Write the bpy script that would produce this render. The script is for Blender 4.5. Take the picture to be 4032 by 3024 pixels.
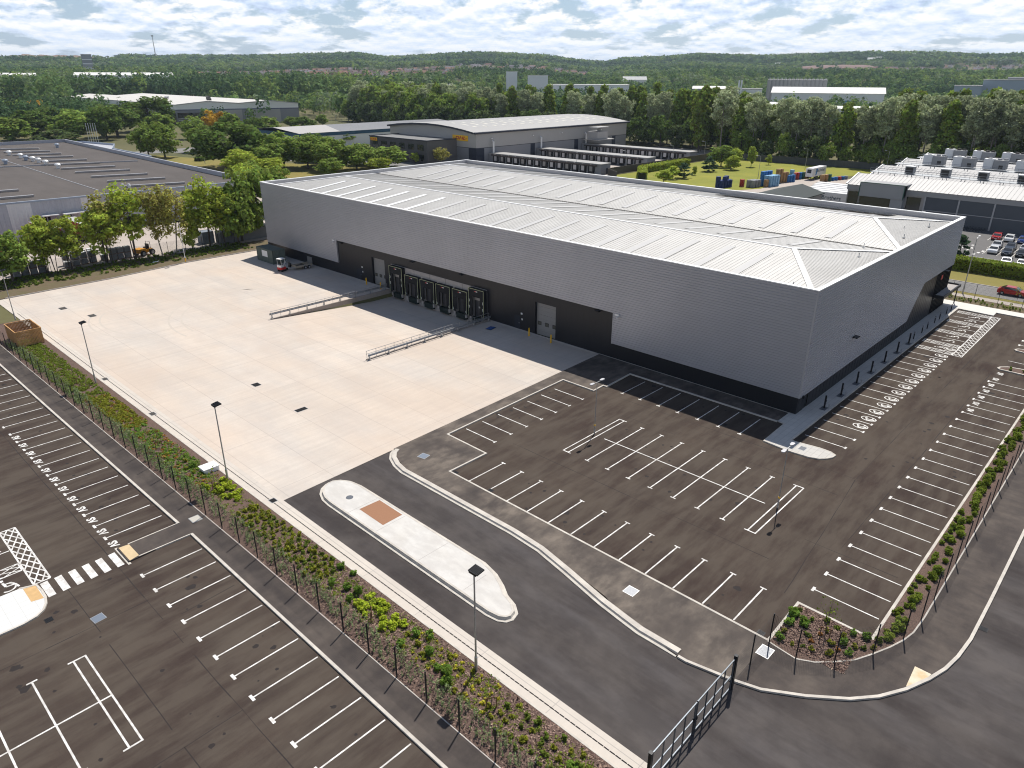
import bpy, math, random
import numpy as np
from mathutils import Vector, Matrix
R = math.radians
SC = bpy.context.scene
COL = SC.collection
for o in list(bpy.data.objects): bpy.data.objects.remove(o)

# ------------------------------------------------------------------ camera
CAM = Vector((-72.5906, -25.5165, 34.4327))
PITCH, ROLL, YAW = .411181, .0035912, .7559006
fw = Vector((math.cos(PITCH)*math.cos(YAW), math.cos(PITCH)*math.sin(YAW), -math.sin(PITCH)))
rt = Vector((math.sin(YAW), -math.cos(YAW), 0)); up = rt.cross(fw)
rt2 = rt*math.cos(ROLL)+up*math.sin(ROLL); up2 = up*math.cos(ROLL)-rt*math.sin(ROLL)
cd = bpy.data.cameras.new('camera'); cam = bpy.data.objects.new('camera', cd); COL.objects.link(cam)
mw = Matrix((rt2, up2, -fw)).transposed().to_4x4(); mw.translation = CAM
cam.matrix_world = mw
cd.sensor_width = 36; cd.lens = 36*2804.55/4032; cd.clip_start = .5; cd.clip_end = 30000
SC.camera = cam
# ------------------------------------------------------------------ sun, sky, exposure
SUND = Vector((.546, .20, 1)).normalized()
sl = bpy.data.lights.new('sun', 'SUN'); sl.energy = 4.8; sl.angle = R(.53); sl.color = (1, .95, .87)
so = bpy.data.objects.new('sun', sl); COL.objects.link(so)
so.rotation_euler = SUND.to_track_quat('Z', 'Y').to_euler(); so.location = (60, 40, 120)
W = bpy.data.worlds.new('World'); SC.world = W; W.use_nodes = True
def build_world():
    nt = W.node_tree; N = nt.nodes; L = nt.links; N.clear()
    def n(t, **k):
        x = N.new(t)
        for a, b in k.items(): setattr(x, a, b)
        return x
    def math_(op, a, b=None, c=None, clamp=False):
        x = n('ShaderNodeMath', operation=op); x.use_clamp = clamp
        for i, v in enumerate((a, b, c)):
            if v is None: continue
            if isinstance(v, (int, float)): x.inputs[i].default_value = v
            else: L.new(v, x.inputs[i])
        return x.outputs[0]
    out = n('ShaderNodeOutputWorld')
    sky = n('ShaderNodeTexSky', sky_type='NISHITA'); sky.sun_disc = False
    sky.sun_elevation = math.asin(SUND.z); sky.sun_rotation = math.atan2(SUND.x, SUND.y)
    sky.air_density = 1.0; sky.dust_density = .6; sky.ozone_density = 1.5
    b1 = n('ShaderNodeBackground'); L.new(sky.outputs[0], b1.inputs[0]); b1.inputs[1].default_value = .075
    tc = n('ShaderNodeTexCoord'); sep = n('ShaderNodeSeparateXYZ'); L.new(tc.outputs['Generated'], sep.inputs[0])
    X, Y, Z = sep.outputs
    hz = math_('SQRT', math_('ADD', math_('MULTIPLY', X, X), math_('MULTIPLY', Y, Y)))
    el = math_('DIVIDE', math_('MAXIMUM', Z, 0), math_('MAXIMUM', hz, .01))         # tan(elevation)
    az = math_('ARCTAN2', Y, X)
    lg = math_('LOGARITHM', math_('ADD', el, .028), 2.718)
    # billows: azimuth and log-height keep cumulus rows shrinking towards the horizon
    den = math_('ADD', el, .05)
    def coord(dv, sa, sv, off):
        c = n('ShaderNodeCombineXYZ')
        L.new(math_('MULTIPLY', az, sa), c.inputs[0])
        L.new(math_('ADD', math_('MULTIPLY', lg, sv), dv), c.inputs[1]); c.inputs[2].default_value = off
        return c.outputs[0]
    def noise(v, sc, det, rough, dist=0.):
        x = n('ShaderNodeTexNoise'); x.inputs['Scale'].default_value = sc; x.inputs['Detail'].default_value = det
        x.inputs['Roughness'].default_value = rough; x.inputs['Distortion'].default_value = dist
        L.new(v, x.inputs['Vector']); return x.outputs[0]
    d0 = noise(coord(0, 17, 3.9, 3.), 1.0, 8, .58, .0)
    d1 = noise(coord(.24, 17, 3.9, 3.), 1.0, 8, .58, .0)
    big = noise(coord(0, 5.5, 1.6, 9.), 1.0, 3, .5)
    cov = math_('ADD', d0, math_('MULTIPLY', math_('SUBTRACT', big, .5), .5))
    thr = math_('ADD', .37, math_('MULTIPLY', math_('MINIMUM', el, 1.), .34))
    fac = math_('MULTIPLY', math_('SUBTRACT', cov, thr), 11, clamp=True)
    lit = math_('ADD', math_('MULTIPLY', math_('SUBTRACT', d0, d1), 2.7), .60, clamp=True)
    lit2 = math_('SUBTRACT', lit, math_('MULTIPLY', math_('MAXIMUM', math_('SUBTRACT', cov, .58), 0), 1.1), clamp=True)
    ramp = n('ShaderNodeValToRGB'); L.new(lit2, ramp.inputs[0])
    e = ramp.color_ramp.elements
    e[0].position = .05; e[0].color = (.38, .48, .70, 1); e[1].position = .80; e[1].color = (1.0, .98, .95, 1)
    m = ramp.color_ramp.elements.new(.42); m.color = (.62, .73, .90, 1)
    # far clouds near the horizon pale towards the sky
    mx = n('ShaderNodeMix', data_type='RGBA'); L.new(math_('MULTIPLY', math_('SUBTRACT', .075, el), 9.5, clamp=True), mx.inputs[0])
    L.new(ramp.outputs[0], mx.inputs[6]); mx.inputs[7].default_value = (.80, .87, .95, 1)
    b2 = n('ShaderNodeBackground'); L.new(mx.outputs[2], b2.inputs[0]); b2.inputs[1].default_value = 1.05
    b3 = n('ShaderNodeBackground'); b3.inputs[0].default_value = (.42, .62, .92, 1); b3.inputs[1].default_value = 1.0
    ms0 = n('ShaderNodeMixShader'); L.new(math_('SUBTRACT', .5, math_('MULTIPLY', el, 1.6), clamp=True), ms0.inputs[0])
    L.new(b1.outputs[0], ms0.inputs[1]); L.new(b3.outputs[0], ms0.inputs[2])
    ms = n('ShaderNodeMixShader'); L.new(fac, ms.inputs[0]); L.new(ms0.outputs[0], ms.inputs[1]); L.new(b2.outputs[0], ms.inputs[2])
    L.new(ms.outputs[0], out.inputs[0])
build_world()
SC.view_settings.view_transform = 'Standard'; SC.view_settings.look = 'None'
SC.view_settings.exposure = .17; SC.view_settings.gamma = 1
SC.render.engine = 'CYCLES'
SC.cycles.max_bounces = 6; SC.cycles.transparent_max_bounces = 8; SC.cycles.volume_bounces = 0
SC.cycles.use_denoising = True; SC.cycles.filter_width = 1.1
SC.cycles.caustics_reflective = False; SC.cycles.caustics_refractive = False

# ------------------------------------------------------------------ helpers
class MB:
    """collects shapes and links them as ONE mesh object"""
    def __init__(s): s.v = []; s.f = []; s.m = []
    def add(s, vs, fs, m=0):
        b = len(s.v); s.v += [tuple(p) for p in vs]
        for f in fs: s.f.append([b+i for i in f]); s.m.append(m)
    def box(s, x0, y0, z0, x1, y1, z1, m=0):
        x0, x1 = min(x0, x1), max(x0, x1); y0, y1 = min(y0, y1), max(y0, y1); z0, z1 = min(z0, z1), max(z0, z1)
        s.add([(x0,y0,z0),(x1,y0,z0),(x1,y1,z0),(x0,y1,z0),(x0,y0,z1),(x1,y0,z1),(x1,y1,z1),(x0,y1,z1)],
              [(3,2,1,0),(4,5,6,7),(0,1,5,4),(1,2,6,5),(2,3,7,6),(3,0,4,7)], m)
    def bar(s, p, q, w, h, m=0, upv=(0,0,1)):
        p, q = Vector(p), Vector(q); d = (q-p)
        if d.length < 1e-6: return
        d.normalize(); u = Vector(upv)
        if abs(d.dot(u)) > .99: u = Vector((0,1,0))
        a = d.cross(u).normalized()*(w/2); b = a.cross(d).normalized()*(h/2)
        vs = [p-a-b,p+a-b,p+a+b,p-a+b,q-a-b,q+a-b,q+a+b,q-a+b]
        s.add(vs, [(0,1,2,3),(7,6,5,4),(4,5,1,0),(5,6,2,1),(6,7,3,2),(7,4,0,3)], m)
    def tube(s, pts, r, n=8, m=0, cap=True):
        pts = [Vector(p) for p in pts]; rr = r if isinstance(r, (list, tuple)) else [r]*len(pts)
        rings = []; b = len(s.v); prev = None
        for i, p in enumerate(pts):
            d = (pts[min(i+1,len(pts)-1)]-pts[max(i-1,0)]).normalized()
            u = Vector((0,0,1)) if abs(d.z) < .95 else Vector((1,0,0))
            if prev is not None and abs(d.dot(prev)) < .99: u = prev
            a = d.cross(u).normalized(); c = a.cross(d).normalized(); prev = c
            for k in range(n):
                t = 2*math.pi*k/n; s.v.append(tuple(p+(a*math.cos(t)+c*math.sin(t))*rr[i]))
        for i in range(len(pts)-1):
            for k in range(n):
                k2 = (k+1) % n
                s.f.append([b+i*n+k, b+i*n+k2, b+(i+1)*n+k2, b+(i+1)*n+k]); s.m.append(m)
        if cap:
            s.f.append([b+k for k in range(n)][::-1]); s.m.append(m)
            e = b+(len(pts)-1)*n; s.f.append([e+k for k in range(n)]); s.m.append(m)
    def cyl(s, c, r, z0, z1, n=12, m=0, r2=None):
        s.tube([(c[0],c[1],z0),(c[0],c[1],z1)], [r, r if r2 is None else r2], n, m)
    def prism(s, poly, z0, z1, m=0, ms=None):
        n = len(poly); a = sum(poly[i][0]*poly[(i+1)%n][1]-poly[(i+1)%n][0]*poly[i][1] for i in range(n))
        if a < 0: poly = poly[::-1]
        vs = [(x,y,z0) for x,y in poly]+[(x,y,z1) for x,y in poly]
        s.add(vs, [list(range(n,2*n))], m)
        s.add(vs, [list(range(n))[::-1]]+[(i,(i+1)%n,n+(i+1)%n,n+i) for i in range(n)], m if ms is None else ms)
    def sheet(s, poly, z, m=0):
        n = len(poly); a = sum(poly[i][0]*poly[(i+1)%n][1]-poly[(i+1)%n][0]*poly[i][1] for i in range(n))
        if a < 0: poly = poly[::-1]
        s.add([(x,y,z) for x,y in poly], [list(range(n))], m)
    def quad(s, a, b, c, d, m=0): s.add([a,b,c,d], [(0,1,2,3)], m)
    def sweep(s, line, prof, m=0, closed=False):
        """profile (offset to the left, z) swept along a plan polyline"""
        n = len(line); k = len(prof); b = len(s.v)
        for i in range(n):
            p = Vector(line[i])
            if closed: d0 = (p-Vector(line[i-1])).normalized(); d1 = (Vector(line[(i+1)%n])-p).normalized()
            else:
                d1 = (Vector(line[min(i+1,n-1)])-Vector(line[min(i,n-2)])).normalized()
                d0 = (Vector(line[max(i,1)])-Vector(line[max(i-1,0)])).normalized()
            n0 = Vector((-d0.y, d0.x)); n1 = Vector((-d1.y, d1.x)); nn = (n0+n1).normalized(); sc = 1/max(.35, nn.dot(n1))
            for (o, z) in prof: s.v.append((p.x+nn.x*o*sc, p.y+nn.y*o*sc, z))
        for i in range(n if closed else n-1):
            j = (i+1) % n
            for q in range(k-1):
                s.f.append([b+i*k+q, b+j*k+q, b+j*k+q+1, b+i*k+q+1][::-1]); s.m.append(m)
    def build(s, name, mats, parent=None, smooth=False):
        me = bpy.data.meshes.new(name); me.from_pydata(s.v, [], s.f)
        if not isinstance(mats, (list, tuple)): mats = [mats]
        for x in mats: me.materials.append(x)
        if len(mats) > 1: me.polygons.foreach_set('material_index', s.m)
        if smooth: me.polygons.foreach_set('use_smooth', [True]*len(s.f))
        me.update()
        o = bpy.data.objects.new(name, me); COL.objects.link(o)
        if parent: o.parent = parent
        return o
def tag(o, label=None, cat=None, group=None, kind=None):
    for k, v in (('label', label), ('category', cat), ('group', group), ('kind', kind)):
        if v: o[k] = v
    return o
def thing(name, label, cat, loc=(0,0,0), rz=0, group=None):
    o = bpy.data.objects.new(name, None); COL.objects.link(o); o.empty_display_size = .3
    o.location = loc; o.rotation_euler = (0,0,rz)
    return tag(o, label, cat, group)
KIDS = {}
def dup(o, loc=None, rz=None, label=None, group=None, scale=None, parent=None):
    c = o.copy(); COL.objects.link(c)
    if parent: c.parent = parent
    for ch in [x for x in o.children]: dup(ch, parent=c)
    if loc is not None: c.location = loc
    if rz is not None: c.rotation_euler = (0,0,rz)
    if scale is not None: c.scale = scale if isinstance(scale, (tuple, list)) else (scale,)*3
    if label: c['label'] = label
    if group: c['group'] = group
    return c
def text_mb(txt, size, mb, origin, xdir, ydir, m=0, off=0., shear=0., stretch=1.):
    cu = bpy.data.curves.new('lettering', 'FONT'); cu.body = txt; cu.size = size; cu.align_x = 'CENTER'; cu.align_y = 'CENTER'
    cu.offset = off; cu.shear = shear; cu.resolution_u = 3
    ob = bpy.data.objects.new('lettering', cu); COL.objects.link(ob)
    me = ob.evaluated_get(bpy.context.evaluated_depsgraph_get()).to_mesh() if False else bpy.data.meshes.new_from_object(ob.evaluated_get(bpy.context.evaluated_depsgraph_get()))
    X, Y, O = Vector(xdir), Vector(ydir), Vector(origin)
    vs = [O+X*(v.co.x*stretch)+Y*v.co.y for v in me.vertices]
    mb.add(vs, [list(p.vertices) for p in me.polygons], m)
    bpy.data.objects.remove(ob); bpy.data.curves.remove(cu); bpy.data.meshes.remove(me)

# ------------------------------------------------------------------ materials
def mat(name, col, rough=.8, metal=0., noise=(), coord='pos', spec=.3, island=0., objrand=0., hue=0., alpha=None, emit=None, bump=None, bricks=None, ramp=None, trans=0.):
    """principled material; noise = [(scale, strength, detail, (sx,sy,sz), contrast)], each multiplies the base colour"""
    m = bpy.data.materials.new(name); m.use_nodes = True
    nt = m.node_tree; N = nt.nodes; L = nt.links
    b = N['Principled BSDF']; b.inputs['Roughness'].default_value = rough; b.inputs['Metallic'].default_value = metal
    b.inputs['Specular IOR Level'].default_value = spec
    rgb = N.new('ShaderNodeRGB'); rgb.outputs[0].default_value = (*col, 1); cur = rgb.outputs[0]
    if coord == 'pos': g = N.new('ShaderNodeNewGeometry'); vec = g.outputs['Position']
    else: g = N.new('ShaderNodeTexCoord'); vec = g.outputs['Object']
    def mapped(s, rot=0.):
        mp = N.new('ShaderNodeMapping'); mp.inputs['Scale'].default_value = s; mp.inputs['Rotation'].default_value = (0,0,rot)
        L.new(vec, mp.inputs[0]); return mp.outputs[0]
    def scale_col(cur, fac, amt):
        mr = N.new('ShaderNodeMapRange'); mr.inputs[1].default_value = 0; mr.inputs[2].default_value = 1
        mr.inputs[3].default_value = 1-amt; mr.inputs[4].default_value = 1+amt; L.new(fac, mr.inputs[0])
        vm = N.new('ShaderNodeVectorMath'); vm.operation = 'SCALE'; L.new(cur, vm.inputs[0]); L.new(mr.outputs[0], vm.inputs['Scale'])
        return vm.outputs[0]
    if bricks:
        (bw, bh, ox, oy, swap, mort, c2, mc) = bricks
        br = N.new('ShaderNodeTexBrick'); br.offset = 0; br.inputs['Scale'].default_value = 1
        br.inputs['Brick Width'].default_value = bw; br.inputs['Row Height'].default_value = bh; br.inputs['Mortar Size'].default_value = mort
        br.inputs['Mortar Smooth'].default_value = .3; br.inputs['Bias'].default_value = 0
        br.inputs['Color1'].default_value = (*col, 1); br.inputs['Color2'].default_value = (*c2, 1); br.inputs['Mortar'].default_value = (*mc, 1)
        sp = N.new('ShaderNodeSeparateXYZ'); L.new(vec, sp.inputs[0]); cb = N.new('ShaderNodeCombineXYZ')
        a1 = N.new('ShaderNodeMath'); a1.inputs[1].default_value = ox; a2 = N.new('ShaderNodeMath'); a2.inputs[1].default_value = oy
        i, j = {'yx': (1, 0), 'xy': (0, 1), 'xz': (0, 2), 'yz': (1, 2)}[swap]
        L.new(sp.outputs[i], a1.inputs[0]); L.new(sp.outputs[j], a2.inputs[0]); L.new(a1.outputs[0], cb.inputs[0]); L.new(a2.outputs[0], cb.inputs[1])
        L.new(cb.outputs[0], br.inputs['Vector']); cur = br.outputs[0]
    for t in noise:
        sc, st, det = t[0], t[1], t[2]; sv = t[3] if len(t) > 3 else (1,1,1); con = t[4] if len(t) > 4 else 1.; tint = t[5] if len(t) > 5 else None
        rot = t[6] if len(t) > 6 else 0.
        x = N.new('ShaderNodeTexNoise'); x.inputs['Scale'].default_value = sc; x.inputs['Detail'].default_value = det
        x.inputs['Roughness'].default_value = .6; L.new(mapped(sv, rot), x.inputs['Vector']); f = x.outputs[0]
        if con != 1 or tint:
            r = N.new('ShaderNodeMapRange'); r.inputs[1].default_value = .5-.5/con*.6; r.inputs[2].default_value = .5+.5/con*.6
            L.new(f, r.inputs[0]); f = r.outputs[0]
        if tint:      # blend towards a second colour (dust, moss, rust)
            mm = N.new('ShaderNodeMath'); mm.operation = 'MULTIPLY'; mm.inputs[1].default_value = st; L.new(f, mm.inputs[0])
            mx = N.new('ShaderNodeMix'); mx.data_type = 'RGBA'; L.new(mm.outputs[0], mx.inputs[0]); L.new(cur, mx.inputs[6]); mx.inputs[7].default_value = (*tint, 1)
            cur = mx.outputs[2]
        else: cur = scale_col(cur, f, st)
    if island:
        gi = N.new('ShaderNodeNewGeometry'); cur = scale_col(cur, gi.outputs['Random Per Island'], island)
    if hue or objrand:
        oi = N.new('ShaderNodeObjectInfo')
        if objrand: cur = scale_col(cur, oi.outputs['Random'], objrand)
        if hue:
            hs = N.new('ShaderNodeHueSaturation'); mr = N.new('ShaderNodeMapRange'); mr.inputs[3].default_value = .5-hue; mr.inputs[4].default_value = .5+hue
            src = N.new('ShaderNodeNewGeometry').outputs['Random Per Island'] if island else oi.outputs['Random']
            L.new(src, mr.inputs[0]); L.new(mr.outputs[0], hs.inputs['Hue']); L.new(cur, hs.inputs['Color']); cur = hs.outputs[0]
    L.new(cur, b.inputs['Base Color'])
    if bump:
        x = N.new('ShaderNodeTexNoise'); x.inputs['Scale'].default_value = bump[0]; x.inputs['Detail'].default_value = 3; L.new(vec, x.inputs['Vector'])
        bp = N.new('ShaderNodeBump'); bp.inputs['Strength'].default_value = bump[1]; bp.inputs['Distance'].default_value = bump[2]
        L.new(x.outputs[0], bp.inputs['Height']); L.new(bp.outputs[0], b.inputs['Normal'])
    if emit: b.inputs['Emission Color'].default_value = (*col, 1); b.inputs['Emission Strength'].default_value = emit
    if trans:
        tr = N.new('ShaderNodeBsdfTranslucent'); L.new(cur, tr.inputs[0]); mxs = N.new('ShaderNodeMixShader'); mxs.inputs[0].default_value = trans
        L.new(b.outputs[0], mxs.inputs[1]); L.new(tr.outputs[0], mxs.inputs[2]); L.new(mxs.outputs[0], N['Material Output'].inputs[0])
    return m
STR = (.25, 6, 1)
m_yard = mat('yard_concrete', (.57,.51,.45), .85, bricks=(10.2, 4.75, 3.1, 42.2+4.75*4, 'yx', .035, (.53,.475,.42), (.41,.365,.33)),
             noise=[(1.1,.16,5,(.12,1.6,1)),(.05,.12,4),(3.,.06,2),(.30,.35,6,(1,.35,1),2.2,(.37,.345,.335)),(.09,.35,5,(1,.6,1),2.4,(.55,.41,.30))])
m_strip = mat('strip_concrete', (.55,.50,.44), .85, bricks=(6., 6., 0, 0, 'yx', .03, (.52,.47,.42), (.38,.35,.32)), noise=[(2.,.10,4,(.3,1,1)),(.3,.08,3)])
m_lot = mat('car_park_tarmac', (.052,.038,.033), .95, spec=.06, noise=[(14.,.30,2),(2.2,.14,4),(.06,.20,4),(.16,.6,7,(1,.28,1),2.4,(.098,.080,.064)),(.30,.30,6,(.14,1,1),3.0,(.034,.027,.026),.25),(.9,.5,6,(.22,1,1),3.2,(.105,.088,.072),-.5)], bump=(60.,.25,.01))
m_road = mat('road_tarmac', (.044,.037,.036), .92, spec=.2, noise=[(14.,.28,2),(2.5,.12,4),(.07,.18,4),(.42,.8,5,(1,.07,1),2.8,(.088,.080,.080)),(.20,.55,7,(1,1,1),2.8,(.105,.092,.085)),(.7,.4,6,(1,.5,1),3.,(.036,.031,.031))], bump=(60.,.25,.01))
m_foot = mat('footway_tarmac', (.075,.063,.057), .92, spec=.2, noise=[(14.,.25,2),(.30,.95,7,(1,.6,1),2.2,(.20,.168,.140)),(.9,.75,7,(.5,1,1),2.6,(.042,.036,.036),.6),(.12,.4,4,(1,1,1),2.,(.14,.118,.10))])
m_foot2 = mat('pavement_tarmac', (.060,.050,.046), .92, spec=.2, noise=[(14.,.25,2),(.4,.8,7,(.5,1,1),2.2,(.120,.100,.086)),(1.3,.5,6,(1,.4,1),2.4,(.045,.039,.039))])
m_kerb = mat('kerb_concrete', (.56,.52,.465), .85, noise=[(2.,.14,4),(.3,.12,3),(1.1,.5,5,(1,1,1),2.6,(.36,.33,.30))])
m_slab = mat('island_concrete', (.60,.585,.56), .85, noise=[(.5,.09,5,(1,.3,1)),(3.,.05,3),(.35,.5,6,(1,1,1),2.2,(.50,.465,.42)),(1.4,.45,6,(1,.4,1),3.2,(.44,.42,.40))])
m_paint = mat('road_paint', (.78,.77,.75), .7, noise=[(8.,.06,4),(1.7,.75,6,(1,1,1),5.,(.42,.40,.38)),(.5,.35,4,(1,1,1),2.,(.55,.53,.50))])
m_ball = mat('brick_ballast', (.30,.155,.09), .9, noise=[(25.,.35,3)])
m_mulch = mat('bark_mulch', (.125,.082,.066), .95, noise=[(9.,.45,4),(28.,.75,2,(1,1,1),1.6),(.4,.25,4)], bump=(30.,.6,.05))
m_soil = mat('bare_soil', (.135,.095,.065), .95, noise=[(1.6,.3,5),(.5,.60,6,(1,1,1),1.8,(.10,.105,.035)),(12.,.3,3)])
m_grass = mat('dry_lawn', (.235,.185,.052), .95, noise=[(.09,.55,5,(1,1,1),1.6,(.12,.145,.03)),(1.5,.15,5),(12.,.15,2)])
m_field = mat('lawn', (.26,.25,.035), .95, noise=[(.07,.55,5,(1,1,1),1.7,(.105,.15,.022)),(1.5,.15,5),(9.,.15,2)])
m_ground = mat('ground_cover', (.095,.100,.040), .95, noise=[(.02,.4,5),(.5,.25,4),(.012,.5,4,(1,1,1),1.8,(.16,.125,.06))])
m_apron = mat('pale_concrete', (.42,.37,.33), .9, noise=[(.2,.12,5),(1.5,.08,4)])
m_oldroad = mat('old_road', (.20,.195,.19), .9, noise=[(.3,.12,5),(3.,.08,3)])
m_white_gravel = mat('white_paving', (.62,.60,.56), .9, noise=[(1.,.08,4)])
m_pavers = mat('paving_slabs', (.52,.50,.47), .85, bricks=(.9,.6,0,0,'xy',.02,(.48,.465,.44),(.36,.345,.33)), noise=[(1.5,.06,4)])
m_tactile = mat('tactile_paving', (.55,.36,.17), .85, noise=[(3.,.22,4)])
m_clad = mat('silver_cladding', (.40,.405,.44), .40, .35, spec=.5, noise=[(.3,.06,3,(1,1,3)),(.14,.09,2,(1,1,.15))])
m_dark = mat('black_panel', (.012,.013,.017), .38, .0, spec=.35, noise=[(2.,.06,2,(1,1,.02))])
m_roof = mat('roof_sheet', (.50,.49,.47), .5, .10, spec=.5, noise=[(.15,.07,4),(1.6,.10,5,(.06,1,1)),(.5,.30,5,(.3,1,1),2.6,(.36,.35,.33))])
m_cap = mat('white_capping', (.78,.78,.78), .45, .2)
m_upst = mat('grey_upstand', (.42,.42,.44), .5, .3)
m_rl = mat('rooflight_sheet', (.50,.49,.475), .42, 0., spec=.5)
m_gap = mat('valley_gutter', (.06,.055,.05), .8)
m_door = mat('roller_door_grey', (.24,.235,.23), .5, noise=[(1.,.05,3)])
m_rub = mat('black_rubber', (.012,.012,.013), .75)
m_conc = mat('precast_concrete', (.37,.345,.33), .85, noise=[(1.,.15,5,(1,1,.3)),(5.,.1,3)])
m_wall = mat('retaining_wall', (.30,.265,.24), .9, noise=[(.8,.2,5,(1,1,.3)),(6.,.1,3)])
m_yel = mat('yellow_paint', (.80,.45,.015), .5)
m_galv = mat('galvanised_steel', (.42,.43,.44), .42, .7, noise=[(4.,.12,3)])
m_blk = mat('black_steel', (.018,.019,.022), .45, .3)
m_bluegate = mat('grey_steel', (.10,.115,.135), .4, .5)
m_glass = mat('dark_glass', (.025,.028,.030), .06, 0., spec=1.0)
m_glassg = mat('tinted_glazing', (.10,.095,.075), .08, 0., spec=.8)
m_white = mat('white_sheet', (.80,.80,.80), .5)
m_wood = mat('timber_boards', (.48,.27,.11), .75, noise=[(1.5,.3,4,(1,1,.15)),(10.,.1,2,(1,1,.1))], coord='pos')
m_wood2 = mat('weathered_stakes', (.20,.11,.06), .85)
m_sand = mat('dark_hole', (.01,.01,.011), .9)
# ------------------------------------------------------------------ terrain: one sheet to the horizon, hills behind
RIDGE = [(-400,250),(0,205),(250,203),(520,201),(760,203),(1000,203),(1200,198),(1400,193),(1530,211),(1650,204),(1900,193),(2120,203),(2270,222),(2380,231),(2460,214),(2640,207),(2750,196),(3000,204),(3250,197),(3420,193),(3700,197),(3850,205),(4032,200),(4500,215)]
def pix_dir(x, y):
    return fw + rt2*((x-2016)/2804.55) - up2*((y-1512)/2804.55)
RZ = []
for px, py in RIDGE:
    d = pix_dir(px, py); RZ.append((math.atan2(d.y, d.x), d.z/math.hypot(d.x, d.y)))
RZ.sort()
RZa = [a for a, _ in RZ]; RZt = [t for _, t in RZ]
def sstep(a, b, x):
    t = np.clip((x-a)/(b-a), 0, 1); return t*t*(3-2*t)
def terrain(x, y):
    x = np.asarray(x, float); y = np.asarray(y, float)
    dx, dy = x-CAM.x, y-CAM.y; r = np.hypot(dx, dy); az = np.arctan2(dy, dx)
    tz = np.interp(az, RZa, RZt)
    hill = (tz*3600+CAM.z-36)
    wob = 6*np.sin(x*.0021+1.3)*np.sin(y*.0027)+4*np.sin(x*.0057+y*.0043)
    f = .42*sstep(700, 1800, r)+.58*sstep(1900, 3600, r)
    fb = np.clip((r-3700)/4000, 0, .25)
    z = f*hill*(1-fb)+wob*sstep(700, 1600, r)*(1-.85*sstep(2900,3600,r))
    return z
def ground():
    far = [-9000,-6000,-3500,-2000,-1200,-700,-400,-250,-160,-110]
    xs = far+[-80,-60,-49,-40,-30,-22.6,-22.4,-10,.1,.3,20,40,60,80,100]+list(np.arange(130,800,45))+list(np.arange(800,4600,75))+[4800,5200,5800,6600,8000,10000]
    ys = far+[-80,-60,-40,-25,-13,0,15,30,47.7,48.3,60,71.6,72.0,85,100,115,130]+list(np.arange(160,800,45))+list(np.arange(800,4600,75))+[4800,5200,5800,6600,8000,10000]
    X, Y = np.meshgrid(xs, ys, indexing='ij'); Z = terrain(X, Y)-.07
    pit = (X > -22.5) & (X < .2) & (Y > 48) & (Y < 71.8); Z[pit] = -2.2
    nx, ny = X.shape; V = np.stack([X, Y, Z], -1).reshape(-1, 3)
    I = np.arange(nx*ny).reshape(nx, ny)
    F = np.stack([I[:-1,:-1], I[1:,:-1], I[1:,1:], I[:-1,1:]], -1).reshape(-1, 4)
    me = bpy.data.meshes.new('ground'); me.from_pydata(V.tolist(), [], F.tolist()); me.materials.append(m_ground)
    me.polygons.foreach_set('use_smooth', [True]*len(F)); me.update()
    o = bpy.data.objects.new('ground', me); COL.objects.link(o); tag(o, kind='structure')
ground()
def sk(y): return -.0105*max(0, y-20)          # the western fence line splays slightly
def struct(name, mb, m, smooth=False): return tag(mb.build(name, m, None, smooth), kind='structure')

# ------------------------------------------------------------------ paved surfaces
b = MB(); b.sheet([(-49.1,-70),(-30,-70),(-12,-70),(80,-70),(80,-22.6),(-20,-22.5),(-20,-20.2),(-30,-18),(-30,26),(-49.1,25.5)], 0); access_road = struct('access_road', b, m_road)
b = MB()
lot = [(-34.3,-12.8),(-34.25,18.55),(-29.45,18.55),(-29.35,24.3),(-10.05,24.85),(-10.05,20.15),(-8,20.25),(-8,19.75),(-2.75,20),(-2.75,-2.0),(56.1,-2.1),(56.0,-7.3),(57.9,-7.3),(57.7,-34),(48,-34),(30,-17.8),(-29.5,-17.8),(-29.4,-12.8)]
b.sheet(lot, .004); car_park = struct('car_park', b, m_lot)
b = MB(); b.sheet([(-150,-70),(-55.4,-70),(-55.4,28),(-56.4,120),(-150,120)], .004); west_car_park = struct('west_car_park', b, m_lot)
# yard with the sloping dock pit
b = MB()
PX0, PY0, PY1 = -22.9, 47.9, 71.9
b.sheet([(-47.6,25.55),(-36,25.9),(-21.6,26.3),(.2,27),(.2,PY0),(PX0,PY0),(-47.6,PY0)], .008)
b.sheet([(-47.6,PY0),(PX0,PY0),(PX0,PY1),(-47.6,PY1)], .008)
b.sheet([(-47.6,PY1),(PX0,PY1),(.2,PY1),(.2,115.9),(-16,116.0),(-31,113.9),(-47.6,113.2)], .008)
b.add([(PX0,PY0,.008),(-4,PY0,-1.2),(-4,PY1,-1.2),(PX0,PY1,.008),(.2,PY0,-1.2),(.2,PY1,-1.2)], [(0,1,2,3),(1,4,5,2)])
yard = struct('yard', b, m_yard)
b = MB(); b.sheet([(-49,-30),(-47.6,-30),(-47.6,113.2),(-49,113.1)], .006); strip = struct('concrete_strip', b, m_strip)
b = MB()
for k in range(290):
    y = -13+k*.4; b.box(-48.43,y,.0065,-48.35,y+.36,.0095)
o = b.build('slot_drain', m_sand); tag(o, 'long narrow slot drain running down the pale concrete strip', 'drain')
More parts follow.
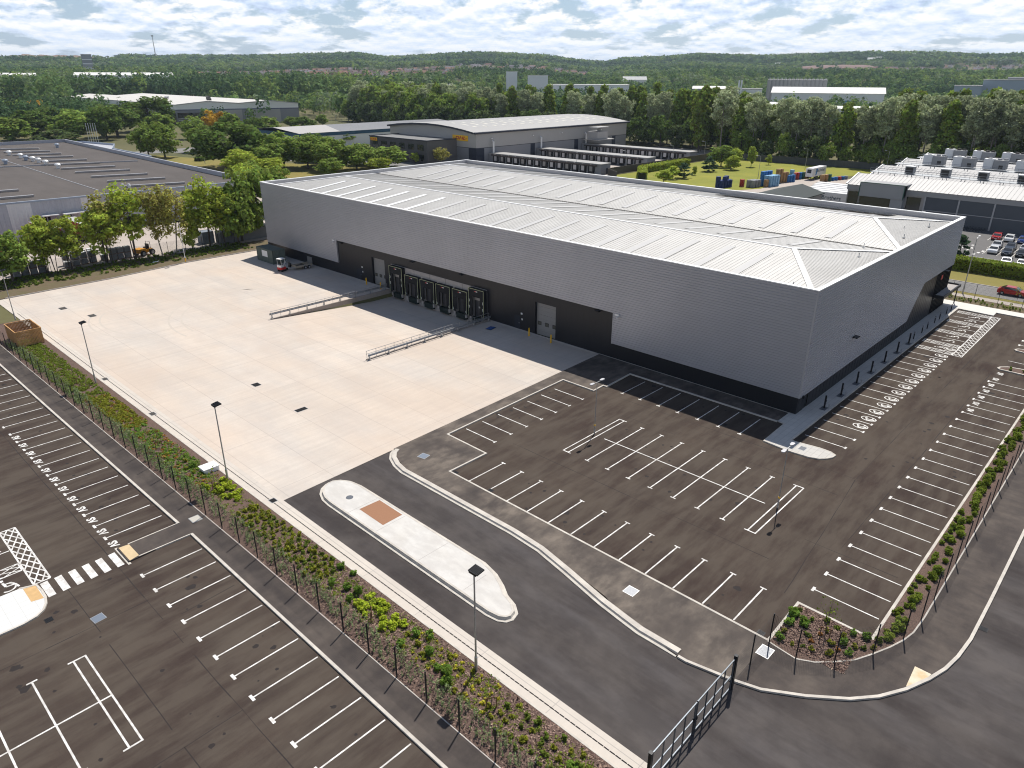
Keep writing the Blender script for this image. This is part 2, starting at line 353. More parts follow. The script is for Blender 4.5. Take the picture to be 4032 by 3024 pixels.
# footways
FH = .12
foot_in = [(-2.75,.9),(-2.75,20.05),(-8,19.8),(-8,20.3),(-10,20.2),(-10,24.9),(-29.4,24.35),(-29.5,18.6),(-34.3,18.6),(-34.4,-12.9)]
foot_out = [(-39.1,-12.9),(-39.75,-9.9),(-39.4,-5.2),(-38.35,-2.5),(-36.95,5.2),(-36.95,17.6),(-36.9,22.0),(-36.0,24.6),(-35.2,25.9),(-21.6,26.25),(.15,26.95),(.15,.9)]
b = MB(); b.prism(foot_in+foot_out, 0, FH); footway = struct('footway', b, m_foot)
out_k = [(-39.1,-12.9),(-38.6,-14.4),(-37.2,-16.6),(-35.6,-18.6),(-34.2,-19.8),(-32.5,-20.8),(-30.6,-21.6),(-29,-22.1),(-27.3,-22.4),(-25,-22.6),(-20,-22.65),(70,-22.7)]
bed_out = [(-34.5,-12.9),(-34.75,-14.9),(-34.2,-15.9),(-33.3,-16.8),(-32.2,-17.7),(-31,-18.3),(-29.5,-18.95),(-28.2,-19.4),(-27,-19.65),(-25,-19.75),(-20,-19.75),(60,-19.8)]
b = MB(); b.prism(out_k+bed_out[::-1], 0, FH); pav = struct('pavement', b, m_foot2)
b = MB()
b.prism([(-55.4,-70),(-53.4,-70),(-53.4,20),(-54.3,100),(-56.3,100),(-55.5,28.5),(-60.3,28.7),(-60.3,26.3),(-55.5,26.5)], 0, .11)
wpav = struct('west_pavement', b, m_foot2)
# office paving
path = [(57,.25),(.25,.25),(.25,.9),(-2.7,.9),(-2.75,.1),(-8.0,-.05),(-8.3,-2.6),(-8.15,-4.7),(-7.8,-5.6),(-7.2,-6.15),(-6.6,-6.45),(-6.0,-6.5),(-5.65,-5.9),(-5.6,-4.8),(-5.8,-3.6),(-6.0,-2.4),(-5.9,-2.0),(0,-2.05),(56.3,-2.3)]
b = MB(); b.prism(path, 0, FH); paving = struct('paved_path', b, m_pavers)
b = MB(); b.prism([(57.2,4),(57.0,.26),(56.3,-2.3),(56.0,-7.3),(58,-7.3),(57.8,-34),(60.5,-34),(60.4,4)], 0, FH); struct('white_pavement', b, m_white_gravel)
# planting beds
b = MB(); b.prism([(-53.3,-30),(-49.15,-30),(-49.15,98.6),(-54.15,98.6),(-53.35,20)], 0, .10); bed = struct('planting_bed', b, m_mulch)
b = MB(); b.prism([(-34.35,-12.95),(-29.45,-12.85),(-29.5,-17.9),(62,-17.9)]+bed_out[::-1], 0, .12); bed2 = struct('corner_planting_bed', b, m_mulch)
def arc_island(x, y0, y1, xt):   # tapered planted island tip
    return [(x,y0),(x-.9,y0-.05),(x-1.4,y0+.25*(y0>y1)),(xt,(y0+y1)/2),(x-1.2,y1),(x+2,y1),(x+2,y0)]
ISL2 = [(31.1,-13.1),(31.4,-12.85),(32.0,-13.0),(32.7,-13.7),(33.0,-15.2),(33.1,-17.8),(31.0,-17.8),(31.05,-15.5)]
ISL1 = [(40.4,-13.2),(40.8,-13.0),(41.3,-13.3),(41.7,-14.2),(41.9,-15.6),(42,-17.8),(40,-17.8),(40.05,-15.5)]
for P in (ISL2, ISL1):
    b = MB(); b.prism(P, 0, .12); struct('planted_island_bed', b, m_mulch)
# back strip, soil bank and neighbouring grounds
b = MB(); b.prism([(-60,112.6),(-48.2,113.4),(-31,114.1),(-16,116.3),(.15,116.2),(.2,114),(57,114),(57,126),(0,124),(-14,125),(-30,127),(-44,127),(-60,128)], -.04, .05); struct('soil_bank', b, m_soil)
b = MB(); b.sheet([(-120,127),(-44,127),(-30,127),(-14,125),(60,124.5),(60,190),(-120,190)], -.01); struct('neighbour_yard', b, m_apron)
b = MB(); b.sheet([(24,168),(70,162),(110,190),(116,215),(80,262),(60,330),(28,330)], -.035); struct('dry_lawn', b, m_grass)
b = MB(); b.sheet([(60,123),(146,123),(149,134),(236,134.5),(232,113),(240,66),(190,74),(176,70),(150,84),(147,60),(60,60)], -.03); struct('lawn', b, m_field)
b = MB(); b.sheet([(110,186),(121,170),(140,150),(147,136),(262,136),(262,186),(141,195),(126,207)], -.025); struct('depot_yard', b, m_apron)
b = MB(); b.sheet([(149,84),(158,80),(190,82),(205,66),(205,46),(130,46),(130,60),(150,72)], -.02); struct('stacking_yard', b, m_apron)
# estate road on the east, verges
b = MB(); b.sheet([(64.9,40),(66.7,40),(66.4,-40),(64.2,-40)], -.015); struct('east_footpath', b, m_apron)
b = MB(); b.sheet([(60.5,60),(64.9,60),(64.2,-40),(60.5,-40)], -.03); struct('verge_bed', b, m_soil)
b = MB(); b.sheet([(66.7,60),(68.2,60),(68.2,-40),(66.4,-40)], -.03); struct('verge', b, m_grass)
b = MB(); b.sheet([(68.2,60),(75.3,60),(75.3,-40),(68.2,-40)], -.01); struct('estate_road', b, m_oldroad)
b = MB(); b.prism([(75.2,60),(75.5,60),(75.5,-40),(75.2,-40)], -.05, .08); struct('estate_kerb', b, m_conc)
b = MB(); b.sheet([(75.5,60),(87,60),(87,-40),(75.5,-40)], -.02); struct('grass_verge', b, m_grass)
b = MB(); b.sheet([(87,28),(133,46),(133,-60),(87,-60)], -.012); struct('staff_car_park', b, mat('faded_tarmac', (.135,.13,.128), .9, noise=[(.4,.15,5),(4.,.08,3)]))
# roads among the trees in the west and centre
b = MB(); b.sheet([(64,125),(74,140),(96,170),(112,186),(118,200),(110,220),(92,262),(72,330),(84,334),(104,266),(122,226),(131,208),(126,192),(106,168),(84,138),(74,122)], -.018); struct('service_road', b, m_oldroad)
b = MB(); b.sheet([(-60,330),(-10,322),(10,345),(-10,420),(-70,420)], -.03); struct('rough_field', b, mat('dry_field', (.27,.20,.10), .95, noise=[(.05,.5,5,(1,1,1),1.5,(.16,.17,.06)),(.8,.15,4)]))
b = MB(); b.sheet([(72,330),(84,334),(140,345),(138,352),(70,345),(20,352),(20,343)], -.016); struct('cross_road', b, m_oldroad)

# ------------------------------------------------------------------ kerbs
def kerb(name, line, w=.17, h=.135, m=None, closed=False):
    b = MB(); b.sweep(line, [(-w/2,-.02),(-w/2,h),(w/2,h),(w/2,-.02)], 0, closed); return struct(name, b, m or m_kerb)
kerb('kerb', foot_in[::-1] if False else foot_in)
kerb('kerb', [(-39.72,-9.3),(-39.72,-9.9),(-39.08,-12.9)]+out_k[1:], .2)
kerb('kerb', bed_out, .10, .14); kerb('kerb', [(-34.45,-12.9),(-29.45,-12.82),(-29.5,-17.85),(62,-17.85)], .2, .14)
kerb('kerb', [(-55.42,-70),(-55.42,-20),(-55.4,26.4)], .2, .13); kerb('kerb', [(-55.5,28.6),(-55.9,60),(-56.3,100)], .2, .13)
kerb('kerb', [(-55.5,28.65),(-59.5,28.65)], .1, .118); kerb('kerb', [(-55.5,26.4),(-59.5,26.45)], .1, .118); kerb('kerb', [(-60.33,26.0),(-60.33,28.9)], .22, .03)
kerb('edging', [(-53.38,-70),(-53.4,20),(-54.25,100)], .07, .13)
kerb('edging', [(-49.07,-30),(-49.07,98.6)], .14, .12)
kerb('kerb', [(.1,.85),(.1,27)], .12, .128)
kerb('kerb', [(-47.6,113.2),(-31,113.95),(-16,116.1),(.1,116.05)], .18, .16, m_conc)
kerb('kerb', [(56.3,-2.3),(0,-2.05),(-5.9,-2.0),(-6.0,-2.4),(-5.8,-3.6),(-5.6,-4.8),(-5.65,-5.9),(-6.0,-6.5),(-6.6,-6.45),(-7.2,-6.15),(-7.8,-5.6),(-8.15,-4.7),(-8.3,-2.6),(-8.0,-.05),(-2.75,.1)], .13, .13)
kerb('kerb', ISL2, .22, .15, closed=True); kerb('kerb', ISL1, .22, .15, closed=True)
# high containment kerb along the access road and round the traffic island
trief = [(0,-.02),(0,.05),(.20,.06),(.27,.20),(.44,.21),(.70,.205),(.70,0)]
b = MB(); b.sweep([(-35.3,25.9),(-36.0,25.5),(-36.7,24.7),(-37.3,23.3),(-37.62,21.8),(-37.6,19.5),(-37.55,7.7),(-37.75,4.6),(-38.4,1.4),(-39.3,-2.6),(-39.65,-4.8),(-39.85,-6.2),(-39.85,-9.2)][::-1], [(-o, z) for o, z in trief]); b.v = b.v
struct('containment_kerb', b, m_kerb)
ISL = [(-44.6,.65),(-43.9,.85),(-43.35,1.6),(-43.0,2.7),(-42.45,3.6),(-41.85,4.9),(-41.5,6.5),(-41.45,19.8),(-41.45,22.6),(-41.65,23.8),(-42.2,24.7),(-42.9,25.15),(-43.6,25.15),(-44.3,24.8),(-44.9,24.1),(-45.3,23.1),(-45.42,22.0),(-45.6,2.4),(-45.45,1.4),(-45.1,.85)]
b = MB(); b.sweep(ISL, [(0,-.02),(0,.05),(.20,.06),(.27,.27),(.42,.285),(.42,.1)], 0, True); struct('island_kerb', b, m_kerb)
def inset(P, d):
    n = len(P); out = []
    for i in range(n):
        p = Vector(P[i]); d0 = (p-Vector(P[i-1])).normalized(); d1 = (Vector(P[(i+1)%n])-p).normalized()
        n0 = Vector((-d0.y,d0.x)); n1 = Vector((-d1.y,d1.x)); nn = (n0+n1).normalized(); out.append(tuple(p+nn*(d/max(.4,nn.dot(n1)))))
    return out
b = MB(); b.prism(inset(ISL, .415), 0, .275); island = struct('traffic_island', b, m_slab)
b = MB(); b.sheet([(-44.1,15.9),(-42.05,15.95),(-42.0,19.15),(-44.05,19.25)], .279); b.build('gravel_panel', m_ball, island)
b = MB()
for y in (15.6,19.5,10.2,5.2): b.box(-45,y,.26,-42 if y>6 else -42.7,y+.035,.2775)
b.build('slab_joint', m_conc, island)

# ------------------------------------------------------------------ painted markings (part of the surface they lie on)
def line(b, p, q, w=.11, z=.008):
    p, q = Vector(p), Vector(q); d = (q-p).normalized(); n = Vector((-d.y,d.x))*(w/2)
    a = [p-n,q-n,q+n,p+n]; b.add([(v.x,v.y,z) for v in a], [(0,1,2,3)])
def tee(b, p, q, tl=.62, tw=.2, w=.11):
    """bay line from tail p to head q with a cross bar butted on at q"""
    p, q = Vector(p), Vector(q); d = (q-p).normalized(); n = Vector((-d.y,d.x))
    line(b, p, q-d*(tw/2), w); line(b, q-n*(tl/2), q+n*(tl/2), tw)
def xhatch(b, x0, x1, y0, y1, step, along, w=.10):
    """border and diamond hatching; the diagonals sit one sheet above"""
    for p, q in (((x0,y0),(x1,y0)),((x0,y1),(x1,y1))): line(b, p, q, w)
    for p, q in (((x0,y0+w/2),(x0,y1-w/2)),((x1,y0+w/2),(x1,y1-w/2))): line(b, p, q, w)
    z = .0105
    L_, W_ = (x1-x0, y1-y0) if along == 'x' else (y1-y0, x1-x0); k = 0
    n = max(1, round(L_/step)); st = L_/n
    for i in range(-2, n):
        for sgn in (1, -1):
            a0, a1 = i*st, (i+2)*st; t0, t1 = (0, W_) if sgn > 0 else (W_, 0)
            c0, c1 = max(a0, 0), min(a1, L_)
            if c1-c0 < .05: continue
            f = lambda a: t0+(t1-t0)*(a-a0)/(a1-a0)
            u0, u1 = (c0, f(c0)), (c1, f(c1))
            if along == 'x': line(b, (x0+u0[0], y0+u0[1]), (x0+u1[0], y0+u1[1]), w*.9, z+(0 if sgn > 0 else .002))
            else: line(b, (x0+u0[1], y0+u0[0]), (x0+u1[1], y0+u1[0]), w*.9, z+(0 if sgn > 0 else .002))
b = MB()
for i in range(7): tee(b, (-27.08+2.4*i,24.0), (-27.08+2.4*i,19.73), .45, .12)
for i in range(12): tee(b, (-34.1,16.13-2.4*i), (-29.55,16.13-2.4*i), .5, .12)
for i in range(7): tee(b, (-3.4,17.4-2.475*i), (-8.2,17.4-2.475*i), .45, .12)
for i in range(7):
    y = 10.63-2.4*i; line(b, (-23.52,y), (-14.13,y)); line(b, (-14.07,y-.25), (-14.07,y+.25), .12); line(b, (-23.58,y-.25), (-23.58,y+.25), .12)
line(b, (-18.8,12.1), (-18.8,-5.3), .11, .0105)
for y0, y1, e0, e1 in ((13.0,13.62,12.68,13.67), (-6.05,-6.72,-5.75,-6.77)):
    for y in (y0, y1): line(b, (-23.52,y), (-14.06,y))
    line(b, (-14.0,e0), (-14.0,e1), .12); line(b, (-23.58,e0), (-23.58,e1), .12)
for i in range(23): tee(b, (-27.1+2.415*i,-17.5), (-27.1+2.415*i,-12.95), .55, .20, .10)
line(b, (35.6,-13.2), (35.6,-17.6)); 
for i in range(3): tee(b, (43.6+2.4*i,-17.5), (43.6+2.4*i,-13.0), .62, .26)
for i in range(15):
    x = -3.6+2.42*i; y = -6.62-.012*(x+3.6); line(b, (x,-2.5), (x,y+.06)) if x < 33.5 else None
    if x < 33: line(b, (x-.24,y), (x+.24,y), .2)
for x in (51.8,45.8,39.8): line(b, (x,-2.75), (x,-7.1))
for x0, x1 in ((54.2,55.5),(48.25,49.6),(42.2,43.55),(36.1,37.4),(32.7,34.0)): xhatch(b, x0, x1, -7.15, -2.7, .9, 'y')
xhatch(b, 32.7, 55.5, -8.4, -7.25, 1.1, 'x', .10)
b.build('bay_markings', m_paint, car_park)
def ellipse(b, c, rx, ry, w, z=.008, n=20, a0=0., a1=2*math.pi):
    for k in range(n):
        t0, t1 = a0+(a1-a0)*k/n, a0+(a1-a0)*(k+1)/n; q = []
        for t, e in ((t0,-1),(t1,-1),(t1,1),(t0,1)): q.append((c[0]+(rx+e*w/2)*math.cos(t), c[1]+(ry+e*w/2)*math.sin(t), z))
        b.add(q, [(0,1,2,3)])
b = MB()
def parent_child(cx, cy):
    ellipse(b, (cx,cy), .54, .74, .11); ellipse(b, (cx+.10,cy+.02), .20, .33, .12, .010, 12, .6, 5.0); ellipse(b, (cx-.22,cy-.10), .18, .30, .14, .012, 12, .4, 4.7)
    ellipse(b, (cx-.05,cy-.47), .08, .08, .16, .0115, 8); ellipse(b, (cx+.36,cy-.34), .06, .06, .12, .0125, 8)
for i in range(13): parent_child(2.5+2.42*i, -5.95-.012*2.4*i)
parent_child(35.0, -6.45)
b.build('parent_and_child_symbol', m_paint, car_park)
def wheelchair(b, cx, cy, s=1., f=1):
    """seated figure on a wheel, head towards +y*f"""
    P = lambda u, v: (cx+u*s*f, cy+v*s*f)
    ellipse(b, P(0,-.25), .42*s, .45*s, .11*s, .008, 16, (-2.3 if f > 0 else .84), (1.4 if f > 0 else 4.54))
    line(b, P(-.12,.45), P(-.05,-.1), .14*s, .0105); line(b, P(-.05,-.12), P(.42,-.16), .12*s, .0125); line(b, P(.42,-.14), P(.52,-.6), .12*s, .0145); line(b, P(-.1,.2), P(.3,.16), .10*s, .0165)
    ellipse(b, P(-.14,.66), .06*s, .06*s, .13*s, .0105, 8)
b = MB()
for x in (53.0,50.7,47.0,44.7,41.0,38.6,35.0): wheelchair(b, x, -5.35, 1.05, 1)
b.build('wheelchair_symbol', m_paint, car_park)
b = MB()
for i in range(7): text_mb('SV', .86, b, (15.1+2.43*i,-13.42,.008), (-1,0,0), (0,-1,0), 0, .035)
b.build('bay_lettering', m_paint, car_park)
# west car park
b = MB()
for i in range(20):
    y = 30.9+2.383*i; tee(b, (-55.85+sk(y)*.95,y), (-60.35+sk(y)*.7,y), .55, .19, .10)
for i in range(18): tee(b, (-55.68,23.95-2.35*i), (-60.22,23.95-2.35*i), .55, .19, .10)
for k in range(6):
    x = -61.1+.5-.935*k-.5; b.add([(x+.5,26.35,.008),(x+.5,28.45,.008),(x,28.4,.008),(x,26.3,.008)], [(0,3,2,1)])
xhatch(b, -66.1, -65.0, 28.65, 37.9, 1.15, 'y', .12)
xhatch(b, -71.0, -66.2, 31.15, 32.3, 1.2, 'x'); line(b, (-66.2,34.6), (-71,34.6))
for x, tl in ((-68.95,.6),(-71.3,.6),(-73.7,.6)): line(b, (x,9.6), (x,18.35)); line(b, (x-.3,18.42), (x+.3,18.42), .12); line(b, (x-.3,9.52), (x+.3,9.52), .12)
for x in (-66.62,-65.92): line(b, (x,9.3), (x,18.36))
line(b, (-66.95,18.42), (-65.86,18.42), .12); line(b, (-66.95,9.24), (-65.86,9.24), .12)
line(b, (-65.98,13.82), (-76,13.78), .11, .0105)
b.build('bay_markings', m_paint, west_car_park)
b = MB(); wheelchair(b, -67.35, 35.6, 1.2, 1); wheelchair(b, -67.5, 29.95, 1.2, 1); b.build('wheelchair_symbol', m_paint, west_car_park)
b = MB()
for i in range(12): text_mb('SV', .86, b, (-60.2+sk(32.05+2.383*i)*.6, 32.05+2.383*(i-1)-.02,.008), (0,-1,0), (1,0,0), 0, .035)
b.build('bay_lettering', m_paint, west_car_park)
# paved nose of the west crossing, tactile paving
b = MB(); nose = [(-66.0,28.3),(-65.9,27.4),(-65.92,26.5),(-66.1,25.7),(-66.45,25.05),(-67.0,24.65),(-67.8,24.45),(-74,24.4),(-74,28.9),(-67,28.75)]
b.prism(nose, 0, .10); nz = struct('west_crossing_paving', b, mat('light_paving', (.62,.62,.61), .85, bricks=(.9,.6,0,0,'xy',.012,(.60,.60,.59),(.48,.48,.47))))
kerb('kerb', [(-67,28.78),(-66.0,28.35),(-65.9,27.4),(-65.92,26.5),(-66.1,25.7),(-66.45,25.05),(-67.0,24.65),(-67.8,24.45),(-74,24.4)], .14, .12)
b = MB(); b.sheet([(-66.8,28.55),(-66.05,28.3),(-66.05,26.35),(-66.8,26.55)], .104); b.build('tactile_paving', m_tactile, nz)
b = MB(); b.sheet([(-59.45,28.55),(-60.2,28.65),(-60.2,26.35),(-59.45,26.55)], .114); b.build('tactile_paving', mat('buff_tactile', (.56,.43,.26), .85, noise=[(3.,.2,4)]), wpav)
b = MB(); b.sheet([(-32.3,-20.75),(-30.15,-20.65),(-30.15,-21.6),(-30.6,-21.5),(-31.5,-21.15)][::-1], FH+.004); b.build('tactile_paving', mat('pale_tactile', (.58,.44,.26), .85, noise=[(.9,.9,5,(1,1,1),2.,(.72,.67,.58))]), pav)
# covers and gullies: each a thing of its own
def cover(name, label, x, y, w, l, z, m, rz=0, grate=False):
    b = MB()
    if grate:
        b.box(-w/2,-l/2,0,w/2,-l/2+.05,.02); b.box(-w/2,l/2-.05,0,w/2,l/2,.02)
        for k in range(7): t = -w/2+.02+k*(w-.07)/6; b.box(t,-l/2+.05,0,t+.045,l/2-.05,.02)
        b.box(-w/2+.01,-l/2+.06,0,w/2-.01,l/2-.06,.004,1); ms = [m, m_sand]
    else:
        b.box(-w/2,-l/2,0,w/2,l/2,.012); b.box(-w/2-.05,-l/2-.05,0,w/2+.05,l/2+.05,.006,1)
        ms = [m, m_galv]
    o = b.build(name, ms); o.location = (x,y,z); o.rotation_euler = (0,0,rz); return tag(o, label, 'manhole cover' if not grate else 'drain')
m_cov = mat('cast_cover', (.12,.13,.15), .5, .4); m_cov2 = mat('slate_cover', (.17,.20,.25), .5, .2); m_cov3 = mat('galv_cover', (.24,.25,.27), .5, .5, noise=[(9.,.2,3)])
cover('manhole_cover', 'dark rectangular double cover in the yard towards its far left corner', -42.7, 100.7, .9, 1.4, .008, m_gap)
cover('manhole_cover', 'dark rectangular cover in the yard beside the tyre marks, second from the far edge', -40.8, 93.4, .9, 1.4, .008, m_gap)
cover('manhole_cover', 'dark rectangular cover near the middle of the pale concrete yard', -36.6, 50.7, .8, 1.0, .008, m_sand)
cover('manhole_cover', 'dark square double cover in the yard nearest the tarmac road', -36.6, 40.7, 1.3, .7, .008, m_sand)
cover('drain_box', 'brown outlet box on the slot drain beyond the tallest shrubs', -48.5, 65.6, .5, .8, .008, m_gap)
cover('drain_box', 'brown outlet box on the slot drain halfway down the strip', -48.45, 51.5, .5, .8, .008, m_gap)
cover('drain_box', 'black outlet box on the slot drain at the end of the yard slab', -48.25, 26.2, .5, .6, .010, m_sand)
cover('manhole_cover', 'blue grey square cover on the footway beside the left parking bays', -34.1, 22.6, .8, .8, FH+.001, m_cov2, .2)
cover('manhole_cover', 'pale grey square cover on the footway beside the access road', -36.6, -3.5, .8, .8, FH+.001, m_cov3)
cover('manhole_cover', 'shiny galvanised double cover under the mesh fence near the gate', -35.5, -13.2, .95, .75, FH+.001, m_cov3)
cover('manhole_cover', 'cream square cover on the west pavement by the hedge fence', -54.25, 28.2, .75, .85, .112, mat('cream_cover', (.55,.52,.46), .8))
cover('manhole_cover', 'blue grey square cover in the car park driving lane by the zebra crossing', -64.1, 21.5, .7, .7, .006, m_cov2, .1)
cover('manhole_cover', 'small grey cover in the paved path near the building corner', -6.9, -3.6, .8, .6, FH+.002, m_cov)
b = MB(); b.cyl((0,0), .32, 0, .012, 20); o = b.build('manhole_cover', m_cov); o.location = (-43.55,21.4,.277); tag(o, 'round black cover set in the white traffic island slab', 'manhole cover')
b = MB(); b.cyl((0,0), .35, 0, .012, 20); o = b.build('manhole_cover', m_conc); o.location = (-10.8,51.8,-.80); o.rotation_euler = (0,.064,0); tag(o, 'small round cover on the sloping dock ramp', 'manhole cover')
for x, y, z, l in ((-34.0,18.15,.006,'dark gully grate in the inner corner of the parking bays by the footway'),(-33.95,13.55,.006,'dark gully grate beside the second bay line along the footway'),(-34.0,-12.2,.006,'dark gully grate in the car park corner beside the fence'),(-66.5,23.75,.006,'black gully grate beside the rounded crossing nose'),(-23.2,-22.98,.002,'dark gully grate against the kerb of the outer road')):
    cover('gully_grate', l, x, y, .5, .5, z, m_blk, 0, True)

# faint tyre marks curving over the yard slab
m_tyre_mark = mat('tyre_mark', (.50,.445,.39), .85, noise=[(.8,.12,4)])
def tyre(cx, cy, rx, ry, a0, a1, w=.28):
    b = MB(); ellipse(b, (cx,cy), rx, ry, w, .0105, 40, a0, a1); b.build('tyre_mark', m_tyre_mark, yard)
tyre(-22, 76, 13, 15, .4, 3.3); tyre(-22, 76, 11.2, 13.2, .5, 3.2); tyre(-36, 86, 7, 10, 2.0, 4.6); tyre(-36, 86, 5.5, 8.6, 2.1, 4.5); tyre(-30, 84, 16, 10, .2, 2.0)

# seams where the tarmac lanes were laid side by side, and oil spots in the bays
def seams(name, pts, parent, w=.06, z=.0062):
    b = MB(); r_ = random.Random(len(pts))
    for p, q in pts:
        p, q = Vector(p), Vector(q); n = max(2,int((q-p).length/1.6)); d = (q-p)/n; nn = Vector((-d.y,d.x)).normalized(); off = 0
        for i in range(n):
            o1 = max(-.12,min(.12,off+r_.uniform(-.03,.03))); a, c = p+d*i+nn*off, p+d*(i+1)+nn*o1; ww = w*r_.uniform(.4,1.2)/2; off = o1
            if r_.random() < .88: b.add([(a.x-nn.x*ww,a.y-nn.y*ww,z),(c.x-nn.x*ww,c.y-nn.y*ww,z),(c.x+nn.x*ww,c.y+nn.y*ww,z),(a.x+nn.x*ww,a.y+nn.y*ww,z)], [(0,1,2,3)])
    b.build(name, m_seam, parent)
m_seam = mat('tarmac_seam', (.026,.021,.020), .9)
seams('laying_seam', [((-9,-9.6),(54,-9.7)),((-24,-12.55),(31,-12.6)),((-9.5,20),(-9.2,-9.5)),((-26,18.3),(-26,-9)),((-29.0,-11.6),(-9.2,-9.6)),((-13,14),(-13,-9.4)),((-21.5,-17),(-21.5,-10)),((8,-12.5),(8,-17.6)),((33,-8.6),(33,-12.5))], car_park)
seams('laying_seam', [((-61.0,-30),(-61.2,84)),((-64.6,-30),(-64.6,28)),((-100,6.5),(-61,7)),((-100,20.8),(-61,21)),((-56.0,18),(-60,17.8))], west_car_park)
def spots(name, n, boxes, parent, seed):
    r_ = random.Random(seed); b = MB()
    for _ in range(n):
        x0, x1, y0, y1 = r_.choice(boxes); cx, cy = r_.uniform(x0,x1), r_.uniform(y0,y1); k = r_.randint(7,10); s = r_.uniform(.05,.22)*(1.8 if r_.random() < .15 else 1)
        b.add([(cx+s*r_.uniform(.6,1.2)*math.cos(6.283*i/k), cy+s*r_.uniform(.6,1.2)*math.sin(6.283*i/k), .0066) for i in range(k)], [list(range(k))])
    b.build(name, m_seam, parent)
spots('oil_spots', 130, [(-34,-29.8,-11,18),(-8,-3.5,2,19),(-23,-14.5,-5,12),(-27,28,-17.3,-13.2),(-27,-11,20,24),(-3,33,-6.5,-2.6),(-9,30,-12.4,-7.4)], car_park, 4)
spots('oil_spots', 90, [(-60,-56,-18,24),(-60,-56.6,30,78),(-72,-61.5,-5,27)], west_car_park, 9)
# ------------------------------------------------------------------ the new warehouse
WL, WW, WH, PB, OT = 112.96, 57.03, 14.28, 2.15, 6.35
wh = thing('warehouse', 'large silver ribbed new warehouse with white roof and black dock wall', 'warehouse', (0,0,0))
PITCHR = .303
def rib_profile(z0, z1):
    """(z, depth) along the height: broad flats with narrow recessed grooves"""
    P = []; k0 = int(math.floor(z0/PITCHR)); z = k0*PITCHR
    while z < z1+PITCHR:
        for dz, d in ((0,.05),(.18,.05),(.205,0.),(.278,0.)): P.append((z+dz, d))
        z += PITCHR
    Q = [p for p in P if z0 < p[0] < z1]
    dd = lambda zz: float(np.interp(zz, [p[0] for p in P], [p[1] for p in P]))
    return [(z0, dd(z0))]+Q+[(z1, dd(z1))]
def ribbed(b, z0, z1, rng, pt):
    """rng(z) -> list of (a0,a1); pt(a, depth, z) -> xyz"""
    pr = rib_profile(z0, z1)
    for (za, da), (zb, db) in zip(pr[:-1], pr[1:]):
        for (a0, a1), (c0, c1) in zip(rng(za), rng(zb)):
            b.add([pt(a0,da,za), pt(a1,da,za), pt(c1,db,zb), pt(c0,db,zb)], [(0,1,2,3)])
yp = lambda a, d, z: (-d, a, z)      # yard wall
fp = lambda a, d, z: (a, -d, z)      # office wall
b = MB()
ribbed(b, PB, OT, lambda z: [(25.05,.12),(WL,87.4)], yp); ribbed(b, OT, WH-.12, lambda z: [(WL,.12)], yp)
b.quad((-.045,25.05,PB),(-.045,0,PB),(.25,0,PB),(.25,25.05,PB)); b.quad((-.045,WL,PB),(-.045,87.4,PB),(.25,87.4,PB),(.25,WL,PB)); b.quad((-.045,87.4,OT),(-.045,25.05,OT),(.25,25.05,OT),(.25,87.4,OT))
b.build('yard_cladding', m_clad, wh)
cut = [(PB,36.4),(4.5,38.8),(6.8,41.6)]
b = MB()
ribbed(b, PB, 6.8, lambda z: [(.12, float(np.interp(z,[c[0] for c in cut],[c[1] for c in cut])))], fp); ribbed(b, 6.8, WH-.12, lambda z: [(.12,WW)], fp)
b.quad((.12,-.045,PB),(36.4,-.045,PB),(36.4,.25,PB),(.12,.25,PB)); b.quad((36.4,-.045,PB),(38.8,-.045,4.5),(38.8,.25,4.5),(36.4,.25,PB)); b.quad((38.8,-.045,4.5),(41.6,-.045,6.8),(41.6,.25,6.8),(38.8,.25,4.5)); b.quad((41.6,-.045,6.8),(WW,-.045,6.8),(WW,.25,6.8),(41.6,.25,6.8))
b.build('office_cladding', m_clad, wh)
b = MB(); b.quad((0,WL,0),(WW,WL,0),(WW,WL,WH),(0,WL,WH)); b.quad((WW,0,6.8),(WW,WL,6.8),(WW,WL,WH),(WW,0,WH)); b.quad((WW,16,0),(WW,WL,0),(WW,WL,6.8),(WW,16,6.8)); b.build('rear_cladding', m_clad, wh)
b = MB(); b.box(-.05,-.05,PB,.115,.115,WH-.13); b.box(-.06,24.98,PB-.03,.2,25.1,OT); b.box(-.06,87.36,PB-.03,.2,87.45,OT); b.box(-.055,25.1,OT-.05,.2,87.36,OT+.02)
b.build('corner_flashing', m_upst, wh)
def holewall(b, a0, a1, z0, z1, holes, pt, m=0):
    A = sorted({a0,a1}|{min(max(h[i],a0),a1) for h in holes for i in (0,1)}); Z = sorted({z0,z1}|{min(max(h[i],z0),z1) for h in holes for i in (2,3)})
    for i in range(len(A)-1):
        for j in range(len(Z)-1):
            ca, cz = (A[i]+A[i+1])/2, (Z[j]+Z[j+1])/2
            if any(h[0] < ca < h[1] and h[2] < cz < h[3] for h in holes): continue
            b.add([pt(A[i],Z[j]),pt(A[i],Z[j+1]),pt(A[i+1],Z[j+1]),pt(A[i+1],Z[j])], [(0,1,2,3)], m)
DOORS = [(34.8,38.65,0,4.85),(73.45,77.1,0,4.85)]; PDOORS = [(41.5,42.6,0,2.1),(80.4,81.8,0,2.1)]
DOCK = [(67.8,71.2,4.55),(63.7,67.1,3.7),(59.7,63.1,3.7),(55.9,59.2,3.7),(52.0,55.3,3.7),(48.3,51.6,4.55)]
b = MB(); WX = .2
holewall(b, .2, WL-.1, -.05, OT, DOORS+[(48.3,71.6,-1.3,4.6)], lambda a, z: (WX,a,z))
